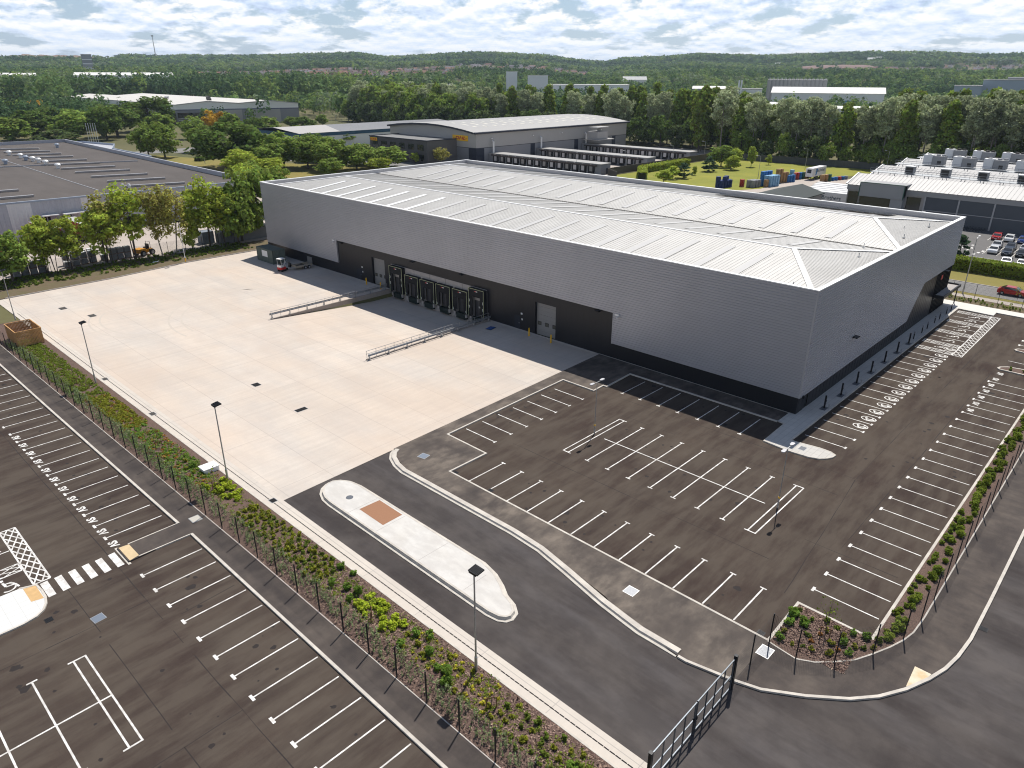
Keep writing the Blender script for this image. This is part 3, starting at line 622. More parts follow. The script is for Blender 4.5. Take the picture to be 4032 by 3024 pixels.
for d in DOORS:   # deep reveals
    b.quad((WX,d[0],0),(WX,d[0],d[3]),(.75,d[0],d[3]),(.75,d[0],0)); b.quad((WX,d[1],0),(.75,d[1],0),(.75,d[1],d[3]),(WX,d[1],d[3])); b.quad((WX,d[0],d[3]),(WX,d[1],d[3]),(.75,d[1],d[3]),(.75,d[0],d[3]))
for k in range(112):   # standing joints of the flat black panels
    y = 1+k; 
    if not any(h[0]-.1 < y < h[1]+.1 for h in DOORS) and not 48 < y < 72: b.box(WX-.006,y-.012,0,WX+.02,y+.012,OT if 25 < y < 87 else PB)
holewall(b, .2, 49.4, -.05, PB, [(2.0,3.0,0,2.12)], lambda a, z: (a,.2,z))
b.quad((2.0,.26,0),(2.0,.26,2.12),(3.0,.26,2.12),(3.0,.26,0))
b.add([(36.2,.2,PB),(49.4,.2,PB),(49.4,.2,6.8),(36.2,.2,6.8)], [(0,1,2,3)])
for k in range(49): b.box(k+.5-.012,.185,0,k+.5+.012,.21,PB if k < 36 else 6.75)
b.build('black_panel_wall', m_dark, wh)
b = MB()
holewall(b, 48.3, 71.6, -1.25, 4.6, [(d[0]+.6,d[1]-.6,-.05,2.6) for d in DOCK], lambda a, z: (.14,a,z))
b.quad((.14,48.3,4.6),(.2,48.3,4.6),(.2,71.6,4.6),(.14,71.6,4.6)); b.quad((.14,48.3,-1.2),(.2,48.3,-1.2),(.2,48.3,4.6),(.14,48.3,4.6))
for y in (50.,53.7,57.6,61.4,65.4,69.3): b.box(.128,y-.02,-1.2,.16,y+.02,4.58,1)
b.build('concrete_dock_wall', [m_conc, m_gap], wh)
for i, (y0, y1, z0, z1) in enumerate(DOORS):
    b = MB()
    for k in range(8): b.box(.62+(.012 if k % 2 else 0),y0+.01,k*.606+.01,.7,y1-.01,k*.606+.6)
    d = b.build('roller_door', m_door, wh)
    for k in range(3):
        yc = y1-.55-k*(y1-y0-1.1)/2; b = MB(); b.box(.595,yc-.34,1.45,.63,yc+.34,2.0,0); b.box(.585,yc-.27,1.52,.60,yc+.27,1.93,1); b.build('window', [m_blk, m_glassg], d)
for (y0, y1, z0, z1) in PDOORS:
    b = MB(); b.box(.15,y0,0,.22,y1,z1); d = b.build('door', mat('navy_door', (.018,.022,.032), .5), wh)
    b = MB(); b.box(.12,y0+.1,1.0,.16,y0+.22,1.06); b.build('handle', m_galv, d)
    b = MB(); b.box(.14,y0-.45,2.4,.19,y0-.15,2.65); b.build('door_lamp', m_white, wh); b = MB(); b.box(.17,y0-.5,1.55,.19,y0-.28,1.8); b.build('sign_plate', m_white, wh)
m_grn = mat('dark_green_leveller', (.012,.022,.02), .6); m_refl = mat('reflector_white', (.75,.78,.72), .5); m_lime = mat('lime_edge', (.62,.66,.40), .6); m_sred = mat('sign_red', (.6,.08,.06), .6)
for i, (y0, y1, zt) in enumerate(DOCK):
    yc = (y0+y1)/2; X = -.6; zb = .12 if i not in (0,5) else .05
    b = MB()
    b.box(X,y0,zb,.13,y0+.12,zt); b.box(X,y1-.12,zb,.13,y1,zt); b.box(X,y0+.12,zt-.12,.13,y1-.12,zt)        # frame
    b.box(X+.02,y0+.12,zt-1.25,X+.05,y1-.12,zt-.12)                                                          # head curtain
    b.box(X+.025,y0+.12,zb,X+.055,y0+.78,zt-1.25); b.box(X+.025,y1-.78,zb,X+.055,y1-.12,zt-1.25)             # side curtains
    s = b.build('dock_shelter', m_rub, wh)
    b = MB(); b.box(X-.015,y0,zb,X-.002,y0+.05,zt); b.box(X-.015,y1-.05,zb,X-.002,y1,zt); b.box(X-.015,y0+.05,zt-.05,X-.002,y1-.05,zt); b.build('edge_stripe', m_lime, s)
    b = MB(); b.box(.30,y0+.6,-.05,.34,y1-.6,2.7,0); b.box(.285,yc-.3,1.35,.30,yc+.3,1.62,1 if i != 5 else 2); b.build('dock_door', [mat('dock_door_grey',(.085,.083,.088),.6), m_glassg, m_white], s)
    b = MB(); b.box(X-.02,yc-.3,zt-.42,X+.02,yc,zt-.3,0); b.box(X-.02,yc,zt-.42,X+.02,yc+.3,zt-.3,1); b.build('sign_plate', [m_white, m_sred], s)
    for y, sg in ((y0+.2,1),(y1-.2,-1)):
        for z in ((1.6,2.6) if i in (0,5) else (.5,)):
            b = MB()
            for k in range(6):
                t0, t1 = -1.4+k*.467, -1.4+(k+1)*.467; p = lambda t, r: (X-.006, y+sg*(r*math.cos(t)-.1), z+r*1.25*math.sin(t))
                b.add([p(t0,.11),p(t1,.11),p(t1,.19),p(t0,.19)], [(0,1,2,3)])
            b.build('guide_mark', m_refl, s)
    b = MB(); b.box(-.42,yc-1.05,-.95,.12,yc+1.05,-.04); b.build('dock_leveller', m_grn, s)
    for ya in (y0+.25,y1-.5): b = MB(); b.box(-.5,ya,-.55,.13,ya+.25,.0); b.build('bumper', m_conc, s)
for y in (85.6,65.4,53.7,27.5):
    b = MB(); b.box(-.55,y-.45,OT-.32,.05,y+.45,OT-.2); b.bar((0,y,OT-.2),(.2,y,OT+.02),.1,.1); b.build('wall_light', m_blk, wh)
for y in (88.2,24.4):
    b = MB(); b.box(-.16,y-.35,6.05,-.05,y+.35,6.3); b.tube([(-.1,y-.1,6.05),(-.5,y-.25,5.9)],.09); b.build('security_camera', m_cap, wh)
for x, z in ((14.2,5.6),(52.2,6.6)):
    b = MB(); b.box(x-.5,-.6,z,x+.5,-.05,z+.12); b.bar((x,-.05,z+.06),(x,.1,z+.06),.12,.12); b.build('wall_light', m_blk, wh)
b = MB(); b.box(.6,-.28,2.0,.85,-.05,2.3); b.build('wall_light', m_blk, wh)
# base plinth strip
for ya, yb in ((27.1,48.2),(72,112)): b = MB(); b.box(.10,ya,0,.19,yb,.10); b.build('base_kerb', m_conc, wh)
# glazed office corner
b = MB(); b.quad((49.4,.24,0),(57.0,.24,0),(57.0,.24,6.8),(49.4,.24,6.8)); b.quad((56.9,.24,0),(56.9,16,0),(56.9,16,6.8),(56.9,.24,6.8)); gz = b.build('office_glazing', m_glassg, wh)
b = MB()
for k in range(10): x = 49.5+k*.825; b.box(x-.045,.10,0,x+.045,.235,6.8)
for z in (.05,2.4,3.0,6.7): b.box(49.5,.13,z,56.9,.225,z+.1)
for k in range(14): y = .5+k*1.15; b.box(56.905,y-.045,0,57.03,y+.045,6.8)
b.build('mullion', m_blk, gz)
b = MB(); b.box(51.5,.06,5.3,52.2,.11,6.0); b.build('red_sign', m_sred, wh)
b = MB()
b.box(49.4,-1.35,2.9,59.3,-1.15,3.35); b.box(49.4,-1.15,2.9,49.6,.1,3.35); b.box(59.1,-1.15,2.9,59.3,2.2,3.35); b.box(49.6,-1.15,3.02,59.1,.1,3.12,1); b.box(57.06,.1,3.02,59.1,2.2,3.12,1)
b.box(57.05,2.2,2.9,59.3,2.4,3.35)
cn = b.build('entrance_canopy', [m_blk, m_conc], wh)
b = MB(); b.box(58.9,-1.1,.12,59.05,-.95,2.9); b.build('canopy_post', m_blk, cn)
# roof: two hipped spans, valley between
EZ, RZ_ = 13.38, 14.85; RX = (14.26, 42.77); VX = 28.5; HY = 8.9; E0, E1, Y0, Y1 = .55, WW-.25, .55, WL-.3
b = MB()
for i, (xa, xr, xb) in enumerate(((E0,RX[0],VX-.18),(VX+.18,RX[1],E1))):
    b.add([(xa,Y0,EZ),(xr,HY,RZ_),(xr,WL-HY,RZ_),(xa,Y1,EZ)], [(0,1,2,3)]); b.add([(xb,Y0,EZ),(xb,Y1,EZ),(xr,WL-HY,RZ_),(xr,HY,RZ_)], [(0,1,2,3)])
    b.add([(xa,Y0,EZ),(xb,Y0,EZ),(xr,HY,RZ_)], [(0,1,2)]); b.add([(xb,Y1,EZ),(xa,Y1,EZ),(xr,WL-HY,RZ_)], [(0,1,2)])
def slope_z(x):
    xa, xr, xb = (E0,RX[0],VX) if x < VX else (VX,RX[1],E1); return EZ+(RZ_-EZ)*((x-xa)/(xr-xa) if x < xr else (xb-x)/(xb-xr))
k = 0; y = Y0+.4
while y < Y1:          # standing seams down the slopes
    t = min((y-Y0)/(HY-Y0), 1, (Y1-y)/(Y1-(WL-HY)))
    for (xa, xr) in ((E0,RX[0]),(VX-.18,RX[0]),(VX+.18,RX[1]),(E1,RX[1])):
        xe = xa+(xr-xa)*t; ze = EZ+(RZ_-EZ)*t
        if abs(xe-xa) > .3: b.bar((xa,y,EZ+.006),(xe,y,ze+.006), .04, .045)
    y += .5
for i, (xa, xr, xb) in enumerate(((E0,RX[0],VX-.18),(VX+.18,RX[1],E1))):   # seams on the hips
    x = xa+.4
    while x < xb:
        t = (x-xa)/(xr-xa) if x < xr else (xb-x)/(xb-xr)
        b.bar((x,Y0,EZ+.006),(x,Y0+(HY-Y0)*t,EZ+(RZ_-EZ)*t+.006),.04,.045); x += .5
rf = b.build('roof', m_roof, wh)
b = MB()
for xa, xr, xb in ((E0,RX[0],VX-.18),(VX+.18,RX[1],E1)):
    b.bar((xr,HY,RZ_+.02),(xr,WL-HY,RZ_+.02),.40,.06)
    for xe in (xa, xb): b.bar((xe,Y0,EZ+.05),(xr,HY,RZ_+.06),.6,.05); b.bar((xe,Y1,EZ+.05),(xr,WL-HY,RZ_+.06),.6,.05)
b.build('ridge_capping', m_cap, rf)
b = MB(); b.box(VX-.34,Y0,EZ-.3,VX+.34,Y1,EZ+.03); 
for k in range(140): b.box(VX-.30,Y0+.3+k*.8,EZ+.03,VX+.30,Y0+.62+k*.8,EZ+.05)
b.build('valley_gutter', m_gap, rf)
m_rlw = mat('sun_glint_rooflight', (.78,.78,.77), .3); ys = [99.6-4.94*k for k in range(19)]  # whiter sheet: sun reflection painted into the colour of the far front rooflights
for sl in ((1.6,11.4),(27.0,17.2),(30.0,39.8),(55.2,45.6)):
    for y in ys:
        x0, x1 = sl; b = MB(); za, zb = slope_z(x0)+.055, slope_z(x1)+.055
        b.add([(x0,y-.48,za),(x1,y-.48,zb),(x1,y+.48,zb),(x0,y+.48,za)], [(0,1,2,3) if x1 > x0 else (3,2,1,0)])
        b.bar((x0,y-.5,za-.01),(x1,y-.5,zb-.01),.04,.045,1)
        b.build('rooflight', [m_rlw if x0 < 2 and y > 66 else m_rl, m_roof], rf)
b = MB()      # parapet: inner face and white capping, butted ring
for f in (((0,.35),(0,WL)),):
    pass
i0, i1, j0, j1 = .42, WW-.42, .42, WL-.42
b.quad((i0,j1,EZ-.3),(i1,j1,EZ-.3),(i1,j1,WH-.1),(i0,j1,WH-.1)); b.quad((i1,j0,EZ-.3),(i1,j1,EZ-.3),(i1,j1,WH-.1),(i1,j0,WH-.1)); b.quad((i0,j0,EZ-.3),(i0,j1,EZ-.3),(i0,j1,WH-.1),(i0,j0,WH-.1)); b.quad((i0,j0,EZ-.3),(i1,j0,EZ-.3),(i1,j0,WH-.1),(i0,j0,WH-.1))
for k in range(180): y = .8+k*.62; b.box(i1-.02,y,EZ-.2,i1+.005,y+.25,WH-.12) if y < WL-1 else None
for k in range(90): x = .8+k*.62; b.box(x,j1-.02,EZ-.2,x+.25,j1+.005,WH-.12) if x < WW-1 else None
pp = b.build('parapet', m_upst, wh)
b = MB(); b.box(-.07,-.07,WH-.11,.45,WL+.07,WH); b.box(WW-.45,-.07,WH-.11,WW+.07,WL+.07,WH); b.box(.45,-.07,WH-.11,WW-.45,.45,WH); b.box(.45,WL-.45,WH-.11,WW-.45,WL+.07,WH); b.build('parapet_capping', m_cap, pp)
m_pv = mat('solar_panel', (.02,.022,.03), .2, .2, spec=.8)
b = MB()
for r_ in range(3):
    for k in range(26):
        y = 9.5+k*1.15; x = 54.6-r_*1.75
        if slope_z(x) > 13 and y < 39: b.bar((x,y,slope_z(x)+.22),(x-1.62,y,slope_z(x-1.62)+.25),1.1,.05)
b.build('solar_panels', m_pv, rf)
for (x, y) in ((.95,8),(.95,19),(.95,30),(.95,41),(.95,52),(.95,63),(.95,74),(.95,85),(.95,96),(1.3,3.2),(26,4.5),(20,3.0),(42,4.4),(36,2.6),(47,2.4)):
    b = MB(); z = EZ+.05+(.35 if y < 5 else 0); b.box(x-.25,y-.12,z,x+.25,y+.12,z+.12); b.cyl((x,y),.05,z+.1,z+.55); b.build('safety_anchor', m_galv, rf)
# ------------------------------------------------------------------ dock pit walls, rails, bollards
def rail_run(y, x0, x1, zf, armco, name, label, postx, ztop=1.1):
    t = thing(name, label, 'guard rail', ((x0+x1)/2, y, 0)); c = Vector((-(x0+x1)/2, -y, 0))
    b = MB()
    for z in (ztop, ztop-.4): b.tube([(x0-t.location.x,0,zf+z),(x1-t.location.x,0,zf+z)], .03, 6)
    b.build('handrail', m_galv, t)
    for x in postx: b = MB(); b.tube([(x-t.location.x,0,zf),(x-t.location.x,0,zf+ztop)], .028, 6); b.build('post', m_galv, t)
    if armco:
        s = armco; b = MB(); L_ = x1-x0
        pr = [(.02,.42),(.09,.50),(.02,.58),(.09,.66),(.02,.74)]
        for (d0, z0), (d1, z1) in zip(pr[:-1], pr[1:]): b.add([(-L_/2,s*(.35+d0),zf+z0),(L_/2,s*(.35+d0),zf+z0),(L_/2,s*(.35+d1),zf+z1),(-L_/2,s*(.35+d1),zf+z1)], [(0,1,2,3),(3,2,1,0)][:1])
        b.build('crash_beam', m_galv, t)
        for k in range(8):
            x = -L_/2+.3+k*(L_-.6)/7; b = MB(); b.box(x-.07,s*.18,zf,x+.07,s*.34,zf+.7); b.box(x-.12,s*.10,zf,x+.12,s*.5,zf+.03); b.build('beam_post', m_galv, t)
    return t
b = MB(); b.add([(-22.6,71.9,.02),(.1,71.9,-1.25),(.1,71.9,.18),(-22.6,71.9,.10),(-22.6,72.15,0),(.1,72.15,0),(.1,72.15,.18),(-22.6,72.15,.10)], [(0,1,2,3),(3,2,6,7),(7,6,5,4),(0,3,7,4)])
b.add([(-4,71.895,-1.25),(.1,71.895,-1.25),(.1,71.895,-.9),(-4,71.895,-.9)], [(0,1,2,3)])
tag(b.build('retaining_wall', m_wall), 'stained grey retaining wall rising along the far side of the dock ramp', 'wall')
b = MB(); b.add([(-22.6,47.65,0),(.1,47.65,0),(.1,47.65,.18),(-22.6,47.65,.10),(-22.6,47.9,.02),(.1,47.9,-1.25),(.1,47.9,.18),(-22.6,47.9,.10)], [(0,1,2,3),(3,2,6,7),(7,6,5,4),(0,3,7,4)])
tag(b.build('retaining_wall', m_wall), 'low grey retaining wall along the near side of the dock ramp, under the rails', 'wall')
rail_run(72.02, -22.6, -.6, .10, 1, 'guard_rail', 'galvanised handrail and crash beam along the far edge of the dock ramp', [-22.5+1.56*k for k in range(15)])
rail_run(47.78, -22.6, .0, .10, -1, 'guard_rail', 'galvanised handrail and crash beam along the near edge of the dock ramp', [-22.5+1.5*k for k in range(16)])
for (x, y), l in zip(((-.9,38.75),(-.95,34.6),(-.85,77.7),(-.9,73.5)), ('yellow bollard left of the near roller door','yellow bollard right of the near roller door','yellow bollard left of the far roller door','yellow bollard between the far roller door and the rails')):
    b = MB(); b.tube([(0,0,0),(0,0,1.16),(0,0,1.2)], [.105,.105,.07], 12); b.cyl((0,0),.16,0,.02,12)
    o = b.build('bollard', m_yel); o.location = (x,y,.008); tag(o, l, 'bollard', 'yellow bollards guarding the roller doors')
b = MB(); b.box(-.75,-.5,.0,.75,.5,.03,0); b.box(-.6,-.4,.03,.6,.4,.10,1); o = b.build('pallet_mat', [m_blk, mat('blue_mat',(.03,.09,.28),.7)]); o.location = (-2.4,45.0,.008); o.rotation_euler = (0,0,.2); tag(o, 'small flat blue and black mat on the shaded concrete by the near rails', 'mat')
# ------------------------------------------------------------------ foliage helpers
RG = np.random.default_rng(7)
def leaf_mesh(name, C_, nrm, size, aspect=1.5, rng=RG):
    """one small pointed quad per leaf clump; C_ (n,3) centres, nrm (n,3) facing"""
    n = len(C_); nrm = nrm/np.maximum(np.linalg.norm(nrm, axis=1, keepdims=True), 1e-6)
    t = rng.normal(size=(n,3)); t -= (t*nrm).sum(1, keepdims=True)*nrm; t /= np.maximum(np.linalg.norm(t, axis=1, keepdims=True), 1e-6)
    u = np.cross(nrm, t); s = (np.asarray(size)*rng.uniform(.6,1.4,n))[:,None]
    V = np.stack([C_-t*s*aspect*.5, C_-u*s*.5, C_+t*s*aspect*.5, C_+u*s*.5], 1).reshape(-1,3)
    me = bpy.data.meshes.new(name); me.vertices.add(4*n); me.vertices.foreach_set('co', V.astype(np.float32).ravel())
    me.loops.add(4*n); me.loops.foreach_set('vertex_index', np.arange(4*n, dtype=np.int32))
    me.polygons.add(n); me.polygons.foreach_set('loop_start', np.arange(0,4*n,4,dtype=np.int32)); me.polygons.foreach_set('loop_total', np.full(n,4,dtype=np.int32))
    me.update(calc_edges=True); me.validate(); return me
def clump_cloud(rng, K, per, center, rad, rc, shell=.55, flat=1., taper=0.):
    """leaf centres: K clumps in an ellipsoid, PER leaves on each clump's skin"""
    d = rng.normal(size=(K,3)); d /= np.linalg.norm(d, axis=1, keepdims=True)
    r = rng.uniform(shell, 1., K)**.8
    cc = d*r[:,None]
    if taper: cc[:,:2] *= (1-taper*np.clip(cc[:,2],-1,1))[:,None]*.9
    cc = cc*np.array(rad)+np.array(center); rcs = rc*rng.uniform(.6,1.35,K)
    e = rng.normal(size=(K,per,3)); e /= np.linalg.norm(e, axis=2, keepdims=True); e[:,:,2] *= flat
    rr = rng.uniform(.55,1.05,(K,per,1))
    P = cc[:,None,:]+e*rr*rcs[:,None,None]; Nn = e+rng.normal(size=e.shape)*.45+np.array([0,0,.35])
    return P.reshape(-1,3), Nn.reshape(-1,3)
def leafm(name, col, isl=.30, hue=.018, orand=.14, tr=.40): return mat(name, tuple(min(.6,c*2.2) for c in col), .8, coord='obj', spec=.08, island=isl, objrand=orand, hue=hue, trans=tr)
l_lime = leafm('lime_leaf', (.20,.235,.022), .35); l_mound = leafm('golden_mound_leaf', (.13,.135,.016), .4, .02); l_dkmound = leafm('dark_mound_leaf', (.075,.10,.016), .4); l_green = leafm('bright_green_leaf', (.085,.135,.022), .35); l_yel = leafm('yellow_leaf', (.28,.25,.03), .3); l_rust = leafm('rust_leaf', (.20,.10,.025), .4, .03); l_whip = leafm('whip_leaf', (.13,.16,.075), .4); l_hedge = leafm('hedge_leaf', (.10,.125,.018), .4, .025)
m_bark = mat('bark', (.085,.07,.058), .9, noise=[(3.,.3,4,(1,1,.2))]); m_palebark = mat('pale_bark', (.26,.235,.20), .9, noise=[(2.,.3,4,(1,1,.3))])
def shrub_mesh(name, rx, rz, K, per, rc, ls, m, seed, lift=.8):
    rng = np.random.default_rng(seed); P, Nn = clump_cloud(rng, K, per, (0,0,rz*lift), (rx,rx,rz), rc, .3)
    P[:,2] = np.maximum(P[:,2], .02); me = leaf_mesh(name, P, Nn, np.full(len(P), ls), 1.7, rng); me.materials.append(m); return me
SHR = {
 'mound': [shrub_mesh('golden_shrub', .22,.20,9,26,.10,.085,l_mound,s) for s in (1,2,3)],
 'dark': [shrub_mesh('dark_shrub', .21,.20,9,26,.10,.085,l_dkmound,s) for s in (4,5)],
 'lime': [shrub_mesh('lime_shrub', .30,.24,12,26,.13,.11,l_lime,s) for s in (6,7,8)],
 'yellow': [shrub_mesh('yellow_shrub', .15,.12,7,20,.07,.075,l_yel,s) for s in (9,10)],
 'green': [shrub_mesh('green_bush', .36,.42,16,34,.16,.11,l_green,s) for s in (11,12,13)],
 'rust': [shrub_mesh('rust_shrub', .20,.15,8,22,.09,.08,l_rust,s) for s in (14,15)],
 'hedge': [shrub_mesh('hedge_bush', .55,.55,22,40,.22,.14,l_hedge,s) for s in (16,17,18)],
}
SHL = {'mound': ('golden_shrub','low golden green mound shrub growing in the bark mulch'), 'dark': ('dark_shrub','small dark green mound shrub in the bark mulch'), 'lime': ('lime_shrub','bright lime green spreading shrub in a dense patch of the bed'), 'yellow': ('yellow_shrub','tiny yellow leaved shrub dotted over the bark mulch'), 'green': ('green_bush','taller bright green feathery bush rising above its neighbours'), 'rust': ('rust_shrub','low rusty orange shrub in the bark mulch'), 'hedge': ('hedge_bush','yellow green bush of the row inside the dark mesh fence')}
rr = random.Random(11); NSH = 0
def shrub(kind, x, y, z=.1, s=1., where='west bed'):
    global NSH
    n, l = SHL[kind]; o = bpy.data.objects.new(n, rr.choice(SHR[kind])); COL.objects.link(o)
    k = s*(1. if kind == 'hedge' else .72 if kind == 'green' else .80)*rr.uniform(.75,1.25); o.location = (x,y,z); o.rotation_euler = (0,0,rr.uniform(0,6.28)); o.scale = (k,k,k*rr.uniform(.85,1.2)); NSH += 1
    tag(o, l+({'corner':' of the fenced corner','island':' on a small kerbed island'}.get(where,'') if kind != 'hedge' else ''), 'shrub', SHL[kind][0].replace('_',' ')+'s of the '+where)
def grid(kind, x0, x1, y0, y1, dx, dy, jit=.18, p=1., s=1.):
    y = y0; r = 0
    while y < y1:
        x = x0+(dx/2 if r % 2 else 0)
        while x < x1:
            if rr.random() < p: shrub(kind(x) if callable(kind) else kind, x+rr.uniform(-jit,jit), y+rr.uniform(-jit,jit), s=s)
            x += dx
        y += dy; r += 1
mix = lambda *ks: (lambda x: rr.choice(ks))
grid(mix('dark','mound'), -51.9, -49.5, -14.2, -3.8, .72, .78, .14)
grid(mix('yellow','yellow','mound'), -51.5, -49.4, -3.4, 5.2, .58, .62, .2, .9)
for x, y in ((-49.7,3.5),(-50.6,2.4),(-50.2,4.3),(-51.1,1.1),(-51.5,-.2),(-51.4,4.4),(-50.9,.4),(-50.8,-9.5),(-51.3,-11)): shrub('green', x, y, s=1.05)
for _ in range(30): shrub('lime', rr.uniform(-51.4,-49.7), rr.uniform(5.5,9.9), s=1.1)
for x, y in ((-51.0,12.9),(-51.2,12.6),(-50.6,11.5),(-49.4,12.6),(-49.5,13.9),(-50.3,10.6),(-51.2,10.4)): shrub('green', x, y, s=1.0)
grid(mix('mound','mound','dark'), -51.8, -49.4, 14.0, 26.6, .56, .58, .12, .93)
for _ in range(26): shrub('lime', rr.uniform(-51.6,-49.5), rr.uniform(27.8,32.6), s=1.05)
for _ in range(10): shrub(rr.choice(('mound','rust','green')), rr.uniform(-51.8,-49.6), rr.uniform(32.5,43), s=.9)
# looser planting further along reads as one carpet
def carpet(name, label, x0, x1, y0, y1, n, m, ls, hz, seed, x_sk=True):
    rng = np.random.default_rng(seed); C0 = np.stack([rng.uniform(x0,x1,n), rng.uniform(y0,y1,n), np.zeros(n)], 1)
    if x_sk: C0[:,0] += -.0105*np.maximum(0, C0[:,1]-20)*.6
    per = 22; e = rng.normal(size=(n,per,3)); e /= np.linalg.norm(e,axis=2,keepdims=True); rad = rng.uniform(.08,.26,(n,1,1))
    P = C0[:,None,:]+e*rad*np.array([1,1,hz]); P[:,:,2] = np.abs(P[:,:,2])+.11; P = P.reshape(-1,3); Nn = e.reshape(-1,3)+np.array([0,0,.5])
    me = leaf_mesh(name, P, Nn, np.full(len(P), ls), 1.6, rng); me.materials.append(m); o = bpy.data.objects.new(name, me); COL.objects.link(o); tag(o, label, 'planting', kind='stuff')
carpet('low_planting', 'mossy green low planting over the far part of the long bed', -53.0, -49.6, 60, 88, 1100, l_hedge, .10, .7, 31)
carpet('golden_planting', 'golden low shrubs massed along the middle of the long bed', -52.0, -49.6, 49.5, 60, 420, l_mound, .10, 1., 32)
carpet('mixed_planting', 'mixed green ground cover in the middle of the long bed', -52.6, -49.6, 34, 50, 420, l_green, .09, .8, 33)
carpet('rusty_planting', 'rusty red low plants scattered through the long bed', -52.4, -49.6, 33, 62, 200, l_rust, .08, .7, 34)
carpet('near_planting', 'small mixed green plants between the shrubs at the near end of the bed', -51.9, -49.5, -15, 34, 900, l_hedge, .055, .6, 37)
carpet('bank_weeds', 'weedy green growth along the soil bank under the trees', -60, 0, 118.5, 126.5, 900, l_dkmound, .20, 1.2, 35, False)
carpet('verge_plants', 'young green plants in the verge bed by the east fence', 61.3, 63.6, -30, 8, 120, l_hedge, .16, 2.2, 36, False)
def whips():
    rng = np.random.default_rng(5); n = 1300
    x = rng.uniform(-53.05,-51.75,n); y = rng.uniform(-14,88,n); x = x-.0105*np.maximum(0,y-20)*.9; P = []; Nn = []
    for i in range(n):
        h = rng.uniform(.4,.75); k = 9
        zz = np.linspace(.06,h,k)+.1; P.append(np.stack([x[i]+rng.normal(0,.03,k), y[i]+rng.normal(0,.03,k), zz], 1)); Nn.append(rng.normal(size=(k,3)))
    P = np.concatenate(P); Nn = np.concatenate(Nn); me = leaf_mesh('hedge_whips', P, Nn, np.full(len(P), .085), 1.8, rng); me.materials.append(l_whip)
    o = bpy.data.objects.new('hedge_whips', me); COL.objects.link(o); tag(o, 'rows of pale green young hedge whips along the west mesh fence', 'planting', kind='stuff')
whips()
# bark chips: a scatter of loose pieces on the near bed
def chips(name, n, region, seed, label, z=.105):
    rng = np.random.default_rng(seed); P = region(rng, n); P = np.concatenate([P, np.full((len(P),1), z)], 1); P[:,2] += rng.uniform(0,.02,len(P))
    me = leaf_mesh(name, P, rng.normal(size=(len(P),3))*.5+np.array([0,0,1.]), rng.uniform(.05,.11,len(P)), 2.4, rng)
    me.materials.append(mat('bark_chip', (.22,.145,.12), .9, island=.65, hue=.02, coord='obj')); o = bpy.data.objects.new(name, me); COL.objects.link(o); tag(o, label, 'mulch', kind='stuff')
chips('bark_chips', 15000, lambda r, n: np.stack([r.uniform(-53.3,-49.2,n), -16+36*r.uniform(0,1,n)**1.3], 1), 3, 'loose bark chips spread over the near end of the long bed')
# ------------------------------------------------------------------ corner bed and hedge row on the east side
for x, y, k in ((-32.6,-15.0,'rust'),(-33.3,-15.3,'mound'),(-32.9,-16.3,'mound'),(-32.2,-16.6,'rust'),(-32.0,-17.2,'green'),(-31.4,-16.6,'green'),(-31.9,-16.0,'mound'),(-31.2,-17.3,'mound'),(-30.7,-16.4,'mound'),(-31.0,-15.4,'mound'),(-32.2,-14.6,'dark'),(-30.6,-14.2,'dark'),(-31.4,-14.0,'green'),(-30.0,-15.0,'dark'),(-30.2,-15.8,'dark'),(-30.0,-16.8,'green'),(-30.9,-17.8,'dark'),(-29.8,-17.6,'green'),(-29.6,-18.3,'dark'),(-33.7,-14.2,'mound'),(-33.8,-13.4,'green'),(-33.0,-13.3,'mound'),(-32.0,-13.2,'green'),(-31.0,-13.1,'green'),(-30.2,-13.2,'dark'),(-33.4,-14.8,'dark'),(-30.4,-18.2,'mound'),(-31.6,-15.2,'rust')): shrub(k, x, y, .12, 1.05, 'corner')
for k in range(120):
    x = -29+k*.46+rr.uniform(-.3,.3); shrub('hedge', x, -18.6+rr.uniform(-.5,.4), .12, rr.uniform(.36,.58), 'corner')
chips('bark_chips', 5000, lambda r, n: np.stack([r.uniform(-34,-29.6,n), -13-4.6*r.uniform(0,1,n)], 1), 4, 'loose bark chips over the corner bed', .125)
for P0 in ((31.6,-14.2),(32.0,-15.6),(32.3,-16.9),(31.7,-16.2),(40.8,-14.4),(41.2,-15.8),(41.0,-17.0)): shrub('dark', P0[0], P0[1], .12, 1.1, 'island')
# staked saplings
def sapling(x, y, h, label, stake=True, z=.1, dense=60, m=None):
    t = thing('sapling', label, 'tree', (x,y,z), rr.uniform(0,3), 'staked young trees'); rng = np.random.default_rng(int(h*100)+int(abs(x)*7))
    b = MB(); b.tube([(0,0,0),(.02,0,h*.5),(0,.03,h)], [.025,.02,.008], 5)
    for k in range(6):
        a = rng.uniform(0,6.28); z0 = h*rng.uniform(.4,.85); l = h*.2; b.tube([(0,0,z0),(math.cos(a)*l,math.sin(a)*l,z0+l*.9)], [.012,.004], 4)
    b.build('trunk', m_bark, t)
    P = np.stack([rng.normal(0,h*.12,dense), rng.normal(0,h*.12,dense), rng.uniform(h*.42,h*1.03,dense)], 1)
    me = leaf_mesh('crown', P, rng.normal(size=(dense,3)), np.full(dense,.10), 1.6, rng); me.materials.append(m or l_hedge); o = bpy.data.objects.new('crown', me); COL.objects.link(o); o.parent = t
    if stake:
        b = MB(); b.box(-.32,-.03,0,-.26,.03,.85); b.box(.26,-.03,0,.32,.03,.85); b.box(-.40,-.045,.72,.40,-.03,.80); b.build('stake_frame', m_wood2, t)
sapling(-51.3, 7.7, 2.2, 'slim sapling on a two post timber stake amid the lime shrubs by the fence')
sapling(-50.9, -3.5, 2.4, 'slim sapling on a two post timber stake among tiny yellow shrubs')
